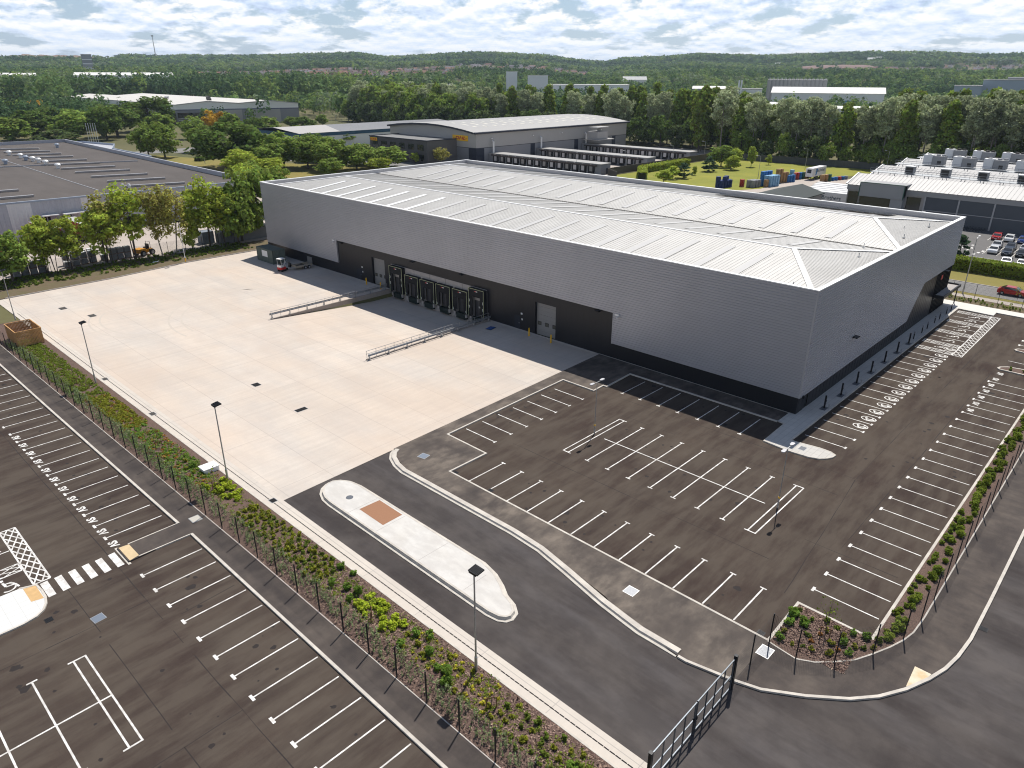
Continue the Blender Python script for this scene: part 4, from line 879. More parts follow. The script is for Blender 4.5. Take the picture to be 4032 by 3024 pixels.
sapling(-51.0, 31.2, 2.3, 'slim sapling rising from the lime patch by the white box')
sapling(-51.3, 42.7, 2.2, 'staked sapling in the long bed near the middle drain outlet')
sapling(-51.6, 66.2, 2.0, 'staked sapling in the mossy part of the long bed')
sapling(-31.6, -15.5, 2.9, 'tall thin sapling on a timber stake in the corner bed')
sapling(67.5, -8.3, 2.6, 'spindly sapling on the roadside verge beside the passing red car', False, 0)
# ------------------------------------------------------------------ weldmesh fences
def wire_panel(L_, h=2.3, z0=.08):
    b = MB(); nv = int(L_/.10)
    for k in range(nv+1): x = L_*k/nv; b.add([(x-.006,0,z0),(x+.006,0,z0),(x+.006,0,z0+h),(x-.006,0,z0+h)], [(0,1,2,3)]); 
    for k in range(12): z = z0+h*k/11; b.add([(0,.003,z-.005),(L_,.003,z-.005),(L_,.003,z+.005),(0,.003,z+.005)], [(0,1,2,3)]); b.add([(0,0,z+.005),(L_,0,z+.005),(L_,.006,z+.005),(0,.006,z+.005)], [(0,1,2,3)])
    return b
def fence(pts, z, label, name='mesh_fence', m=None):
    t = thing(name, label, 'fence', (pts[0][0],pts[0][1],z)); cache = {}; o0 = Vector((pts[0][0],pts[0][1]))
    pb = MB(); pb.box(-.035,-.035,0,.035,.035,2.45); pm = None
    for i, p in enumerate(pts):
        q = Vector(p)-o0
        if pm is None: post = pb.build('post', m_blk, t); pm = post.data
        else: post = bpy.data.objects.new('post', pm); COL.objects.link(post); post.parent = t
        post.location = (q.x,q.y,0)
        if i+1 < len(pts):
            d = Vector(pts[i+1])-Vector(p); L_ = round(d.length,2)
            if L_ not in cache:
                pan = wire_panel(L_).build('mesh_panel', m_blk, t); cache[L_] = pan.data
            else: pan = bpy.data.objects.new('mesh_panel', cache[L_]); COL.objects.link(pan); pan.parent = t
            pan.location = (q.x,q.y,0); pan.rotation_euler = (0,0,math.atan2(d.y,d.x))
    return t
wp = [(-53.28+sk(-14.75+2.86*k), -14.75+2.86*k) for k in range(40)]
fence(wp, .1, 'long black weldmesh fence between the west pavement and the planted bed')
fence([(-39.6,-13.05),(-37.2,-13.0),(-34.6,-13.05),(-34.75,-14.9),(-33.3,-16.8),(-30.9,-18.35),(-28.1,-19.35),(-25.3,-19.65)]+[(-22.45+2.85*k,-19.7) for k in range(27)], .12, 'black weldmesh fence curving round the corner bed and along the hedge row')
fence([(64.2,-30+3.4*k) for k in range(12)], .0, 'thin dark mesh fence along the east verge by the estate road')
fence([(-62+3.6*k, 127.2-.0*k-.055*k) for k in range(18)], .0, 'dark mesh fence along the soil bank in front of the neighbouring yard')
def gate():
    t = thing('double_gate', 'tall dark double swing gate of mesh across the access road', 'gate', (-44.2,-13.0,0))
    for x in (-48.85+44.2, -39.7+44.2):
        b = MB(); b.box(x-.09,-.09,0,x+.09,.09,2.6); b.box(x-.11,-.11,2.6,x+.11,.11,2.64); b.build('gate_post', m_blk, t)
    for s, x0, x1 in ((0,-4.5,-.06),(1,.06,4.36)):
        b = MB(); n = 5; 
        for z in (.12,1.15,2.38): b.box(x0,-.03,z,x1,.03,z+.07)
        for k in range(n): x = x0+(x1-x0-.06)*k/(n-1); b.box(x,-.032,.19,x+.06,.032,2.38) if 0 < k < n-1 else b.box(x,-.04,.05,x+.07,.04,2.46)
        lf = b.build('gate_leaf', m_bluegate, t)
        p = wire_panel(x1-x0-.1, 2.2, .18).build('mesh_infill', m_blk, lf); p.location = (x0+.05,.0,0)
        b = MB(); xx = x1-.12 if s == 0 else x0+.05; b.box(xx,-.07,1.0,xx+.09,.07,1.3); b.box(xx+.02,-.05,-.0,xx+.05,-.03,.9); b.build('lock', m_blk, lf)
gate()
# ------------------------------------------------------------------ lighting columns
def flood(x, y, label, h=7.55, m=m_galv, mark=False, rz=0):
    t = thing('floodlight_column', label, 'lamp post', (x,y,.1), rz, 'floodlight columns round the yard')
    b = MB(); b.tube([(0,0,0),(0,0,1.1),(0,0,1.15),(0,0,h-.15)], [.10,.10,.065,.048], 10); b.build('pole', m, t)
    if mark: b = MB(); b.cyl((0,0),.107,.05,.75,10); b.build('yellow_mark', m_yel, t)
    b = MB(); b.bar((0,0,h-.2),(.12,0,h-.02),.08,.10); b.bar((.02,-.22,h-.02),(.02,.22,h-.02),.05,.05); b.build('bracket', m_blk, t)
    b = MB(); c, s_ = math.cos(.14), math.sin(.14)
    for (x0,x1,z0,z1,w,mm) in ((-.12,.50,0,.09,.38,0),(-.16,-.12,-.06,.13,.30,0)):
        b.add([(X*c-Z*s_, Y, h+X*s_+Z*c) for X,Y,Z in ((x0,-w,z0),(x1,-w,z0),(x1,w,z0),(x0,w,z0),(x0,-w,z1),(x1,-w,z1),(x1,w,z1),(x0,w,z1))], [(3,2,1,0),(4,5,6,7),(0,1,5,4),(1,2,6,5),(2,3,7,6),(3,0,4,7)], mm)
    for k in range(6): Y = -.30+k*.12; b.add([(X*c-Z*s_, Y+dy, h+X*s_+Z*c) for X,dy,Z in ((-.05,-.015,.09),(.42,-.015,.09),(.42,.015,.09),(-.05,.015,.09),(-.05,-.015,.12),(.42,-.015,.12),(.42,.015,.12),(-.05,.015,.12))], [(4,5,6,7),(0,1,5,4),(1,2,6,5),(2,3,7,6),(3,0,4,7)], 0)
    b.build('lamp_head', m_blk, t)
flood(-49.5,-.75,'floodlight column in the bed nearest the gate, seen against the traffic island')
flood(-49.4,32.2,'floodlight column beside the white box and lime shrubs, seen against the yard')
flood(-49.75,64.9,'floodlight column halfway along the far part of the long bed')
flood(-49.6,99.1,'floodlight column just beyond the timber bin store')
flood(-16.1,116.4,'white floodlight column with yellow base on the soil bank beyond the yard', 7.9, m_cap, True, -1.57)
def carlamp(x, y, label):
    t = thing('car_park_lamp', label, 'lamp post', (x,y,.004), 0, 'twin headed car park lamps'); h = 5.9
    b = MB(); b.tube([(0,0,0),(0,0,1.0),(0,0,1.05),(0,0,h)], [.075,.075,.045,.035], 10); b.build('pole', m_galv, t)
    b = MB(); b.cyl((0,0),.08,1.0,1.12,10); b.build('yellow_band', m_yel, t)
    b = MB(); b.bar((-.55,0,h),(.55,0,h),.05,.05); b.build('cross_arm', m_galv, t)
    for s in (-1,1):
        b = MB(); P = [(.5*s,-.06),(.62*s,-.14),(1.0*s,-.17),(1.12*s,-.10),(1.12*s,.10),(1.0*s,.17),(.62*s,.14),(.5*s,.06)]; b.prism(P,h+.02,h+.10); b.build('lamp_head', m_upst, t)
carlamp(-18.73,13.45,'twin headed grey lamp standing in the painted strip nearest the dock yard')
carlamp(-18.76,-6.4,'twin headed grey lamp standing in the painted strip nearest the hedge row')
def street(x, y, h, rz, label, m=m_galv, arm=1.2):
    t = thing('street_lamp', label, 'street lamp', (x,y,0), rz, 'street lamps round the estate')
    b = MB(); b.tube([(0,0,0),(0,0,1.3),(0,0,1.35),(0,0,h)], [.13,.13,.085,.055], 8); b.build('pole', m, t)
    b = MB(); b.tube([(0,0,h-.05),(arm*.5,0,h+.1),(arm,0,h+.15)], .035, 6); b.build('arm', m, t)
    b = MB(); b.box(arm-.1,-.13,h+.11,arm+.55,.13,h+.22); b.build('lamp_head', m_cap, t)
street(66.8,-.5,9.5,0,'tall grey street lamp behind the warehouse entrance by the estate road')
# ------------------------------------------------------------------ bollard lights and charging posts
def tallpost(x, y, label):
    t = thing('charging_post', label, 'charging post', (x,y,FHT), 0, 'tall black charging posts along the office wall')
    b = MB(); b.tube([(0,0,0),(0,0,1.5)], .10, 10); b.box(-.11,-.115,.75,.11,-.095,.95); b.build('column', m_blk, t)
    b = MB(); b.box(-.75,-.35,.0,.35,.3,.008); b.box(-.7,.12,.008,.2,.2,.02); b.build('base_plate', m_cov, t)
    b = MB(); b.tube([(.05,-.45,0),(.05,-.45,.55),(.22,-.45,.55),(.22,-.45,0)], .018, 6); b.build('hoop', m_galv, t)
FHT = .122
nth = ['nearest the building corner','second from the building corner','third from the building corner','fourth from the building corner','third before the short bollards','second before the short bollards','beside the short bollards']
for i in range(7): tallpost(4.1+4.86*i, -1.42-.045*i, 'tall black charging post on the paved path, '+nth[i])
nth2 = ['beside the last tall post','second along from the tall posts','third along from the tall posts','in the middle of its row','third from the entrance canopy','second from the entrance canopy','under the entrance canopy']
for x, y, l in zip((35.7,39.4,41.9,45.5,48.0,51.6,54.1),(-1.6,-1.65,-1.67,-1.7,-1.72,-1.76,-1.8), nth2):
    t = thing('bollard_light', 'short black bollard light on the paved path, '+l, 'bollard', (x,y,FHT), 0, 'short bollard lights by the entrance')
    b = MB(); b.tube([(0,0,0),(0,0,.82)], .075, 10); b.cyl((0,0),.085,.98,1.05,10); b.build('body', m_blk, t)
    b = MB(); b.cyl((0,0),.06,.82,.98,10); b.build('lens', m_upst, t)
# ------------------------------------------------------------------ things round the yard
def binstore():
    t = thing('bin_store', 'open topped timber slatted bin store at the end of the long bed', 'bin store', (-51.15,87.6,.1))
    hx, hy, h = 1.55, 2.6, 2.2
    for nm, (p, q) in {'a':((-hx,-hy),(hx,-hy)),'b':((hx,-hy),(hx,hy)),'c':((hx,hy),(-hx,hy)),'d':((-hx,hy),(-hx,-hy))}.items():
        p, q = Vector((*p,0)), Vector((*q,0)); d = (q-p).normalized(); L_ = (q-p).length; n = int(L_/.16); b = MB(); ns = Vector((-d.y,d.x,0))
        for k in range(n): a = p+d*(.02+k*L_/n); b.bar(a+d*.06+Vector((0,0,.04)), a+d*.06+Vector((0,0,h-.02)), .022, .122, 0, ns.cross(Vector((0,0,1)))) 
        for z in (.4,1.2,1.95): b.bar(p+ns*.05+Vector((0,0,z)), q+ns*.05+Vector((0,0,z)), .045, .09)
        b.bar(p-d*.03+Vector((0,0,h)), q-d*.05+Vector((0,0,h)), .12, .04)
        b.build('slatted_side', m_wood, t)
binstore()
def container(x0, y0, x1, y1, h, name, label, m, sign=True, rz=0.):
    cx, cy = (x0+x1)/2, (y0+y1)/2; hx, hy = (x1-x0)/2, (y1-y0)/2
    t = thing(name, label, 'container', (cx,cy,.01), rz); b = MB()
    def cor(p, q, n):   # corrugated wall
        p, q = Vector(p), Vector(q); d = q-p; L_ = d.length; d.normalize(); nn = Vector((d.y,-d.x)); k = int(L_/.28)
        prof = []
        for i in range(k):
            a = i*L_/k; w = L_/k; prof += [(a,.0),(a+w*.3,.0),(a+w*.5,-.04),(a+w*.8,-.04)]
        prof.append((L_,0))
        for (a0,e0),(a1,e1) in zip(prof[:-1],prof[1:]):
            A, B = p+d*a0+nn*e0, p+d*a1+nn*e1; b.add([(A.x,A.y,.15),(B.x,B.y,.15),(B.x,B.y,h-.12),(A.x,A.y,h-.12)], [(0,1,2,3)])
    c = [(-hx+.03,-hy+.03),(hx-.03,-hy+.03),(hx-.03,hy-.03),(-hx+.03,hy-.03)]
    for i in range(4): cor(c[i], c[(i+1)%4], 0)
    b.box(-hx+.05,-hy+.05,h-.08,hx-.05,hy-.05,h-.04); b.build('shell', m, t)
    b = MB()
    for px, py in c: b.box(px-.07,py-.07,0,px+.07,py+.07,h)
    for z in (0,h-.13):
        for i in range(4): p, q = c[i], c[(i+1)%4]; b.bar((p[0],p[1],z+.07),(q[0],q[1],z+.07),.10,.13)
    b.build('frame', m, t)
    if sign: b = MB(); b.box(-hx-.02,-1.1,h*.42,-hx+.01,1.0,h*.86); b.build('notice_board', m_white, t)
    return t
m_cgreen = mat('container_green', (.10,.125,.11), .6, noise=[(1.,.2,5),(4.,.2,4,(1,1,.2))])
container(-5.0,102.4,-2.3,108.4,2.7,'shipping_container','dull green shipping container with white board in the yard shade',m_cgreen)
def tracks(b, y, m=0):
    n = 8; P = [(-.62,.2),(-.5,.36),(.5,.36),(.62,.2),(.5,.03),(-.5,.03)]
    b.add([(x,y-.14,z) for x,z in P]+[(x,y+.14,z) for x,z in P], [list(range(6)),list(range(11,5,-1))]+[(i,i+6,(i+1)%6+6,(i+1)%6) for i in range(6)], m)
def excavator():
    t = thing('mini_excavator', 'red and white mini excavator parked at the shadow edge in the yard', 'excavator', (-6.4,96.7,.01), .25)
    for y in (-.42,.42): b = MB(); tracks(b, y); b.build('track', m_rub, t)
    mr = mat('excavator_red', (.50,.02,.02), .45)
    b = MB(); b.prism([(-.7,-.5),(-.55,-.6),(.45,-.6),(.6,-.45),(.6,.45),(.45,.6),(-.55,.6),(-.7,.5)],.40,.85); b.build('body', mr, t)
    b = MB(); b.prism([(-.68,-.48),(-.5,-.55),(.15,-.55),(.15,.55),(-.5,.55),(-.68,.48)],.85,1.25); b.build('engine_cover', m_cap, t)
    b = MB(); b.box(-.25,-.25,1.25,.15,.25,1.35); b.box(-.35,-.25,1.35,-.25,.25,1.8); b.build('seat', m_rub, t)
    b = MB()
    for x, y in ((-.5,-.5),(-.5,.5),(.4,-.5),(.4,.5)): b.tube([(x,y,.85),(x,y,2.35)],.03,6)
    fr = b.build('canopy_frame', m_cap, t)
    b = MB(); b.prism([(-.65,-.55),(-.5,-.65),(.5,-.65),(.6,-.5),(.6,.5),(.5,.65),(-.5,.65),(-.65,.55)],2.35,2.45); b.build('canopy_roof', m_cap, fr)
    b = MB(); b.bar((.6,0,.75),(1.35,0,1.75),.16,.2); b.bar((1.35,0,1.75),(2.1,0,1.2),.14,.16); b.tube([(.75,0,1.05),(1.2,0,1.7)],.05,6); ar = b.build('boom', m_galv, t)
    b = MB(); b.add([(1.95,-.25,1.25),(2.25,-.25,.95),(2.2,-.25,.45),(1.8,-.25,.35),(1.95,.25,1.25),(2.25,.25,.95),(2.2,.25,.45),(1.8,.25,.35)], [(0,1,2,3),(7,6,5,4),(0,4,5,1),(1,5,6,2),(2,6,7,3),(3,7,4,0)]); b.build('bucket', m_blk, ar)
    b = MB(); b.box(.85,-.65,.1,.95,.65,.5); b.bar((.5,-.3,.3),(.9,-.3,.3),.08,.1); b.bar((.5,.3,.3),(.9,.3,.3),.08,.1); b.build('dozer_blade', m_blk, t)
excavator()
def wheel(parent, x, y, r, w, axis='y', m=None):
    b = MB(); b.tube([(x,y-w/2,r),(x,y-w/2+.02,r),(x,y+w/2-.02,r),(x,y+w/2,r)] if axis == 'y' else [(x-w/2,y,r),(x+w/2,y,r)], [r*.9,r,r,r*.9] if axis == 'y' else r, 14); o = b.build('wheel', m_rub, parent)
    b = MB(); b.tube([(x,y-w/2-.012,r),(x,y+w/2+.012,r)] if axis == 'y' else [(x-w/2-.012,y,r),(x+w/2+.012,y,r)], r*.58, 10); b.build('rim', m_upst, o); return o
def trailer():
    t = thing('plant_trailer', 'low twin axle plant trailer with raised mesh ramp by the dark wall', 'trailer', (-2.6,95.9,.01), -.03)
    b = MB(); b.box(-1.7,-.85,.45,1.7,.85,.55); b.box(-1.7,-.9,.55,1.7,-.83,.85); b.box(-1.7,.83,.55,1.7,.9,.85); b.box(-1.7,-.83,.55,-1.63,.83,.9); b.build('bed', mat('trailer_tan',(.36,.31,.24),.6), t)
    b = MB(); b.bar((-1.7,-.5,.5),(-2.9,0,.5),.08,.1); b.bar((-1.7,.5,.5),(-2.9,0,.5),.08,.1); b.tube([(-2.8,0,.02),(-2.8,0,.75)],.04,6); b.build('drawbar', m_galv, t)
    b = MB()
    for k in range(12): y = -.82+k*.147; b.box(1.72,y,.5,1.78,y+.06,1.9)
    for z in (.5,1.2,1.86): b.box(1.785,-.85,z,1.83,.85,z+.06)
    b.build('ramp', m_galv, t)
    for x in (.15,.95):
        for y in (-1.0,1.0): wheel(t, x, y, .32, .2)
    b = MB(); b.box(-.2,-1.12,.68,1.3,-.9,.72); b.box(-.2,.9,.68,1.3,1.12,.72); b.build('mudguard', m_galv, t)
    b = MB(); b.tube([(-1.2,.2,.6),(-.2,-.2,.95),(.4,.1,.62)],.12,6); b.box(-.9,-.5,.55,-.1,-.05,.85); b.build('load', m_bark, t)
trailer()
b = MB(); b.box(-.7,-.55,0,.7,.55,.42); b.box(-.76,-.6,.42,.76,.6,.48); o = b.build('white_box', m_white); o.location = (-49.75,35.1,.1); tag(o, 'white meter box at the edge of the long bed by the strip', 'box')
b = MB(); b.add([(-.9,0,.0),(.2,-.5,.25),(.9,.1,.35),(.3,.5,.05),(-.3,.2,.3)], [(0,1,4),(1,2,4),(2,3,4),(3,0,4)]); o = b.build('plastic_sheet', m_white); o.location = (-20.6,119.8,.06); tag(o, 'scrap of white plastic sheet on the soil bank under the trees', 'litter')
# ------------------------------------------------------------------ trees
t_oak = leafm('oak_leaf', (.058,.086,.018), .45, .02); t_ash = leafm('ash_leaf', (.10,.135,.026), .45, .02); t_bank = leafm('bank_leaf', (.165,.195,.028), .45, .02); t_birch = leafm('birch_leaf', (.165,.155,.040), .45, .03); t_pop = leafm('poplar_leaf', (.105,.135,.022), .5, .03); t_will = leafm('willow_leaf', (.17,.19,.11), .45, .012); t_con = leafm('conifer_leaf', (.032,.055,.028), .4); t_gold = leafm('golden_leaf', (.30,.17,.02), .4); t_und = leafm('understory_leaf', (.055,.075,.024), .5)
PROTO = {}
def tree_proto(key, variants, h, rad, zc, K, per, rc, ls, leaf, bark=None, shell=.5, taper=0., stems=1, r0=.22, limbs=5, flat=.8, base=.0):
    PROTO[key] = []
    for s in range(variants):
        rng = np.random.default_rng(hash(key) % 1000 if False else sum(map(ord,key))*13+s); random.seed(s)
        b = MB()
        for st in range(stems):
            a = rng.uniform(0,6.28); off = 0 if stems == 1 else rng.uniform(.2,.6); lean = rng.uniform(.02,.12)*h if stems > 1 else rng.uniform(0,.04)*h
            top = (math.cos(a)*(off+lean), math.sin(a)*(off+lean), zc+rad[2]*.55); r1 = r0/(stems**.6)
            mid = (math.cos(a)*(off+lean*.4)+rng.normal(0,.1), math.sin(a)*(off+lean*.4)+rng.normal(0,.1), top[2]*.5)
            b.tube([(math.cos(a)*off*.5,math.sin(a)*off*.5,-.1), mid, top], [r1,r1*.7,r1*.25], 6)
            for k in range(limbs):
                z0 = rng.uniform(.35,.85)*top[2]; t = z0/top[2]; a2 = rng.uniform(0,6.28); q = np.array(mid)*(1-t)+np.array(top)*t; l = rad[0]*rng.uniform(.45,.85)
                b.tube([tuple(q), (q[0]+math.cos(a2)*l*.5,q[1]+math.sin(a2)*l*.5,z0+l*.45), (q[0]+math.cos(a2)*l,q[1]+math.sin(a2)*l,z0+l*.75)], [r1*.4,r1*.25,r1*.1], 4)
        ms = bpy.data.meshes.new('trunk'); ms.from_pydata(b.v,[],b.f); ms.materials.append(bark or m_bark)
        P, Nn = clump_cloud(rng, K, per, (0,0,zc), rad, rc, shell, flat, taper)
        keep = P[:,2] > base; P, Nn = P[keep], Nn[keep]
        mc = leaf_mesh('crown', P, Nn, np.full(len(P), ls), 1.5, rng); mc.materials.append(leaf); PROTO[key].append((ms, mc, h))
tree_proto('broad_tree', 3, 14, (5.6,5.6,5.4), 8.2, 60, 70, 1.75, .62, t_oak, r0=.36, base=1.6)
tree_proto('round_tree', 3, 13, (4.8,4.8,5.2), 7.4, 54, 64, 1.5, .58, t_ash, r0=.28, base=1.2)
tree_proto('bank_tree', 3, 10, (2.5,2.5,4.1), 6.0, 60, 50, .85, .30, t_bank, m_bark, .25, 0, 3, .16, 6, .7, .8)
tree_proto('birch_tree', 2, 14, (3.0,3.0,5.2), 8.6, 46, 60, .95, .30, t_birch, m_palebark, .3, .1, 2, .16, 7, 1.3, 1.6)
tree_proto('poplar_tree', 3, 24, (3.4,3.4,10.5), 13.3, 74, 60, 1.5, .70, t_pop, m_bark, .45, .35, 1, .32, 4, .9, 2.)
tree_proto('willow_tree', 3, 24, (4.2,4.2,7.0), 17.0, 56, 66, 1.6, .52, t_will, m_palebark, .4, 0, 1, .30, 9, .8, 7.)
tree_proto('young_tree', 2, 5, (1.5,1.5,2.3), 2.9, 40, 50, .6, .26, t_bank, m_bark, .3, .3, 1, .09, 3, .8, .4)
tree_proto('conifer_tree', 1, 6, (1.5,1.5,3.0), 3.1, 40, 40, .5, .28, t_con, m_bark, .5, .75, 1, .10, 2, .6, .3)
tree_proto('golden_tree', 1, 10, (4,4,4.2), 5.8, 40, 50, 1.3, .55, t_gold, m_bark, .5, 0, 1, .2, 3, .8, .6)
tree_proto('understory_tree', 2, 9, (3.6,3.6,4.2), 4.5, 36, 54, 1.5, .60, t_und, m_bark, .5, 0, 1, .14, 2, .8, .2)
tr_ = random.Random(5)
WS = 1.0
def tree(kind, x, y, h, w=None, label=None, group=None, z=0, cat='tree'):
    ms, mc, h0 = tr_.choice(PROTO[kind]); t = thing(kind, label, cat, (x,y,z), tr_.uniform(0,6.28), group)
    sz = h/h0; r0 = {'broad_tree':11.5,'round_tree':10,'bank_tree':5.4,'birch_tree':6.6,'poplar_tree':7.4,'willow_tree':9.2,'young_tree':3.2,'conifer_tree':2.8,'golden_tree':8.5,'understory_tree':7.8}[kind]
    sx = (w*WS/r0) if w else sz; t.scale = (sx,sx,sz)
    for n, m in (('trunk',ms),('crown',mc)): o = bpy.data.objects.new(n, m); COL.objects.link(o); o.parent = t
    return t
WS = 1.22
for x, y, h, w, k, l in (
 (-43.7,123.9,8.9,6.2,'round_tree','dense dark tree at the near end of the bank row'),
 (-37.6,126.6,10.6,5.4,'bank_tree','thin multi stemmed tree in front of the first red trailer'),
 (-36.2,126.0,10.0,4.2,'bank_tree','slender tree leaning over the grey stone stacks'),
 (-33.8,126.2,10.0,5.4,'bank_tree','airy yellow green tree between the two red trailers'),
 (-27.2,126.8,11.8,6.4,'bank_tree','multi stemmed tree beside the white wrapped pallets'),
 (-25.6,127.4,13.6,6.4,'birch_tree','tall sparse brownish tree behind the white pallets'),
 (-21.7,126.8,14.4,7.0,'bank_tree','tall leafy tree in front of the orange machine'),
 (-16.8,124.9,14.6,6.0,'birch_tree','leaning birch with a pale trunk by the fence'),
 (-14.6,124.6,14.4,6.4,'birch_tree','weeping birch beside the white lamp column'),
 (-10.2,126.3,9.0,3.4,'young_tree','spindly young tree between the birches and the grey cabin'),
 (-6.6,126.4,14.0,7.2,'bank_tree','bright leafy tree at the corner of the grey cabin'),
 (-3.4,125.0,11.6,6.0,'bank_tree','leafy tree standing before the middle of the grey cabin'),
 (-1.0,124.2,11.0,6.0,'round_tree','dense green tree between cabin and warehouse'),
 (1.2,126.7,15.0,7.4,'round_tree','tall dense tree touching the end of the silver warehouse'),
 (6.5,128.4,15.5,7.4,'round_tree','tall green tree rising behind the end wall of the silver warehouse')): tree(k, x, y, h, w, l)
for x, y, h, w, k, l in (
 (63,257.3,16.4,20.5,'broad_tree','huge dark spreading oak on the dry lawn'),
 (60,309,14.4,11.5,'round_tree','round tree on the roadside beside its twin, nearer the oak'),
 (57.5,320.5,13.9,11.5,'round_tree','round tree on the roadside beside its twin, nearer the flagpoles'),
 (82.3,321.5,12.4,11,'round_tree','round tree left of the huge oak across the path'),
 (77.2,261.5,13.4,10.4,'broad_tree','dark tree just behind the huge oak'),
 (88,441.8,17,21,'broad_tree','wide dark tree in front of the far blue striped warehouse'),
 (74.8,420.7,17.2,14,'broad_tree','dark tree beside the white flagpoles'),
 (118,470,20,24,'broad_tree','tallest dark tree hiding the corner of the far blue striped warehouse'),
 (62.3,432,15,18,'round_tree','broad mid green tree beyond the low grey roof corner'),
 (79.1,480,14.4,17,'round_tree','mid green tree beyond the flagpoles in the second row'),
 (32,430,13.5,17,'round_tree','dense tree at the edge of the rough field'),
 (131.7,435,9,12,'round_tree','small round tree below the dark entrance of the far warehouse'),
 (138.9,424,12.6,12,'golden_tree','olive golden tree below the red sign of the far warehouse'),
 (125.4,377,14.2,11,'round_tree','green tree in front of the far warehouse beside the olive one'),
 (134,366,12,11,'broad_tree','dark tree at the left end of the low grey roof'),
 (78.7,241.7,13.5,13,'round_tree','large green tree nearest the oak on the verge side'),
 (83.1,231.4,12.2,11.5,'round_tree','green tree second from the oak on the verge side'),
 (86.2,217.8,11.6,12,'round_tree','leafy tree in front of the white low building'),
 (106,226,8.2,11,'round_tree','shorter tree left of the dark brick office'),
 (107.3,212,8,14,'round_tree','broad bright tree before the dark brick office'),
 (80.5,266,12.5,9,'broad_tree','dark tree half hidden behind the large verge tree'),
 (150,350,7.4,12,'round_tree','tree against the grey roof of the low building'),
 (150,306,7.0,12,'round_tree','round tree against the white wall of the low building'),
 (129,205,6.8,6.4,'birch_tree','weeping yellowish tree at the foot of the dark brick office'),
 (123,214.5,4.4,3.2,'young_tree','small young tree under the office windows'),
 (63.7,222,6.4,7,'bank_tree','bright light green tree behind the end of the silver warehouse'),
 (50,203,9,9,'bank_tree','yellow green bushy tree beyond the old warehouse corner'),
 (38,190,9.5,8,'round_tree','mid green tree close to the old grey warehouse corner'),
 (30,178,10,8,'bank_tree','leafy tree between the old and the silver warehouse'),
 (24,150,12,8,'round_tree','tall tree beside the old warehouse loading yard'),
 (94.5,200,6,8,'bank_tree','light green bushy tree nearest the silver roof edge'),
 (76,205,6.5,8,'round_tree','low round tree just beyond the silver roof edge'),
 (70,236,10,11,'round_tree','green tree filling the gap between verge trees and silver roof'),
 (95,216,9.5,11,'round_tree','leafy tree in the second row before the dark brick office'),
 (93,236,11,12,'round_tree','tall green tree in the middle of the verge group'),
 (100,250,11,12,'broad_tree','dark tree at the back of the verge group'),
 (72,262,12,11,'broad_tree','dark tree touching the crown of the huge oak'),
 (56,232,9,10,'bank_tree','yellow green tree on the slope below the oak'),
 (42,205,11,9,'bank_tree','bright bushy tree above the old warehouse corner'),
 (104,420,13,14,'round_tree','round tree beside the entrance road of the far warehouse'),
 (48,455,15,18,'broad_tree','dark tree behind the bushes by the flagpoles'),
 (20,455,14,18,'round_tree','big round tree left of the flagpoles'),
 (47,412,7,18,'understory_tree','low wide bush beside the flagpoles'),
 (70,500,15,18,'broad_tree','dark tree in the third row beyond the flagpoles'),
 (100,505,14,18,'broad_tree','dark tree left of the hidden warehouse corner'),
 (112,395,12,12,'round_tree','green tree across the road from the olive one'),
 (160,400,10,13,'round_tree','round tree beyond the low grey roof'),
 (176,385,10,12,'broad_tree','dark tree beyond the middle of the low grey roof'),
 (200,440,7,9,'round_tree','small round bush at the foot of the far warehouse wall'),
 (222,436,8,7,'round_tree','upright bush near the end of the far warehouse wall'),
 (94.5,7,5.0,2.9,'conifer_tree','dark conifer at the end of the hedge by the staff car park')): tree(k, x, y, h, w, l)
o = tree('golden_tree', 112, 676, 13, 12, 'orange golden tree among the dark trees by the rough field'); tree('round_tree', 110, 729, 12, 16, 'green tree left of the orange golden tree'); tree('round_tree', 125, 600, 11, 14, 'green tree in front of the orange golden tree')
for x, y, h, w, k, l in (
 (197.5,111.2,5.6,5.6,'young_tree','bright conical tree on the lawn beside the big bush'),
 (212.3,110.2,7.9,3.4,'young_tree','tall narrow yellow green tree on the lawn'),
 (224.5,108.5,4,2.2,'young_tree','lone spindly young tree at the far end of the lawn'),
 (186.2,114.6,5.7,4.2,'conifer_tree','blue green conical tree on the lawn'),
 (162.5,111.7,5.4,4.2,'conifer_tree','dark conical tree on the lawn near the silver roof'),
 (172.7,113.1,3.3,1.8,'young_tree','tiny tree on the lawn between two larger ones'),
 (157.6,113,4.6,3.6,'young_tree','young green tree in the hedge by the depot fence'),
 (147,110,4.4,5,'young_tree','bushy tree where the lawn meets the silver roof'),
 (203.8,119,8.6,8.6,'round_tree','big round bush at the corner of the depot fence'),
 (214,118,6.4,6,'bank_tree','yellow green bush behind the big round bush')): tree(k, x, y, h, w, l)
WS = 1.0
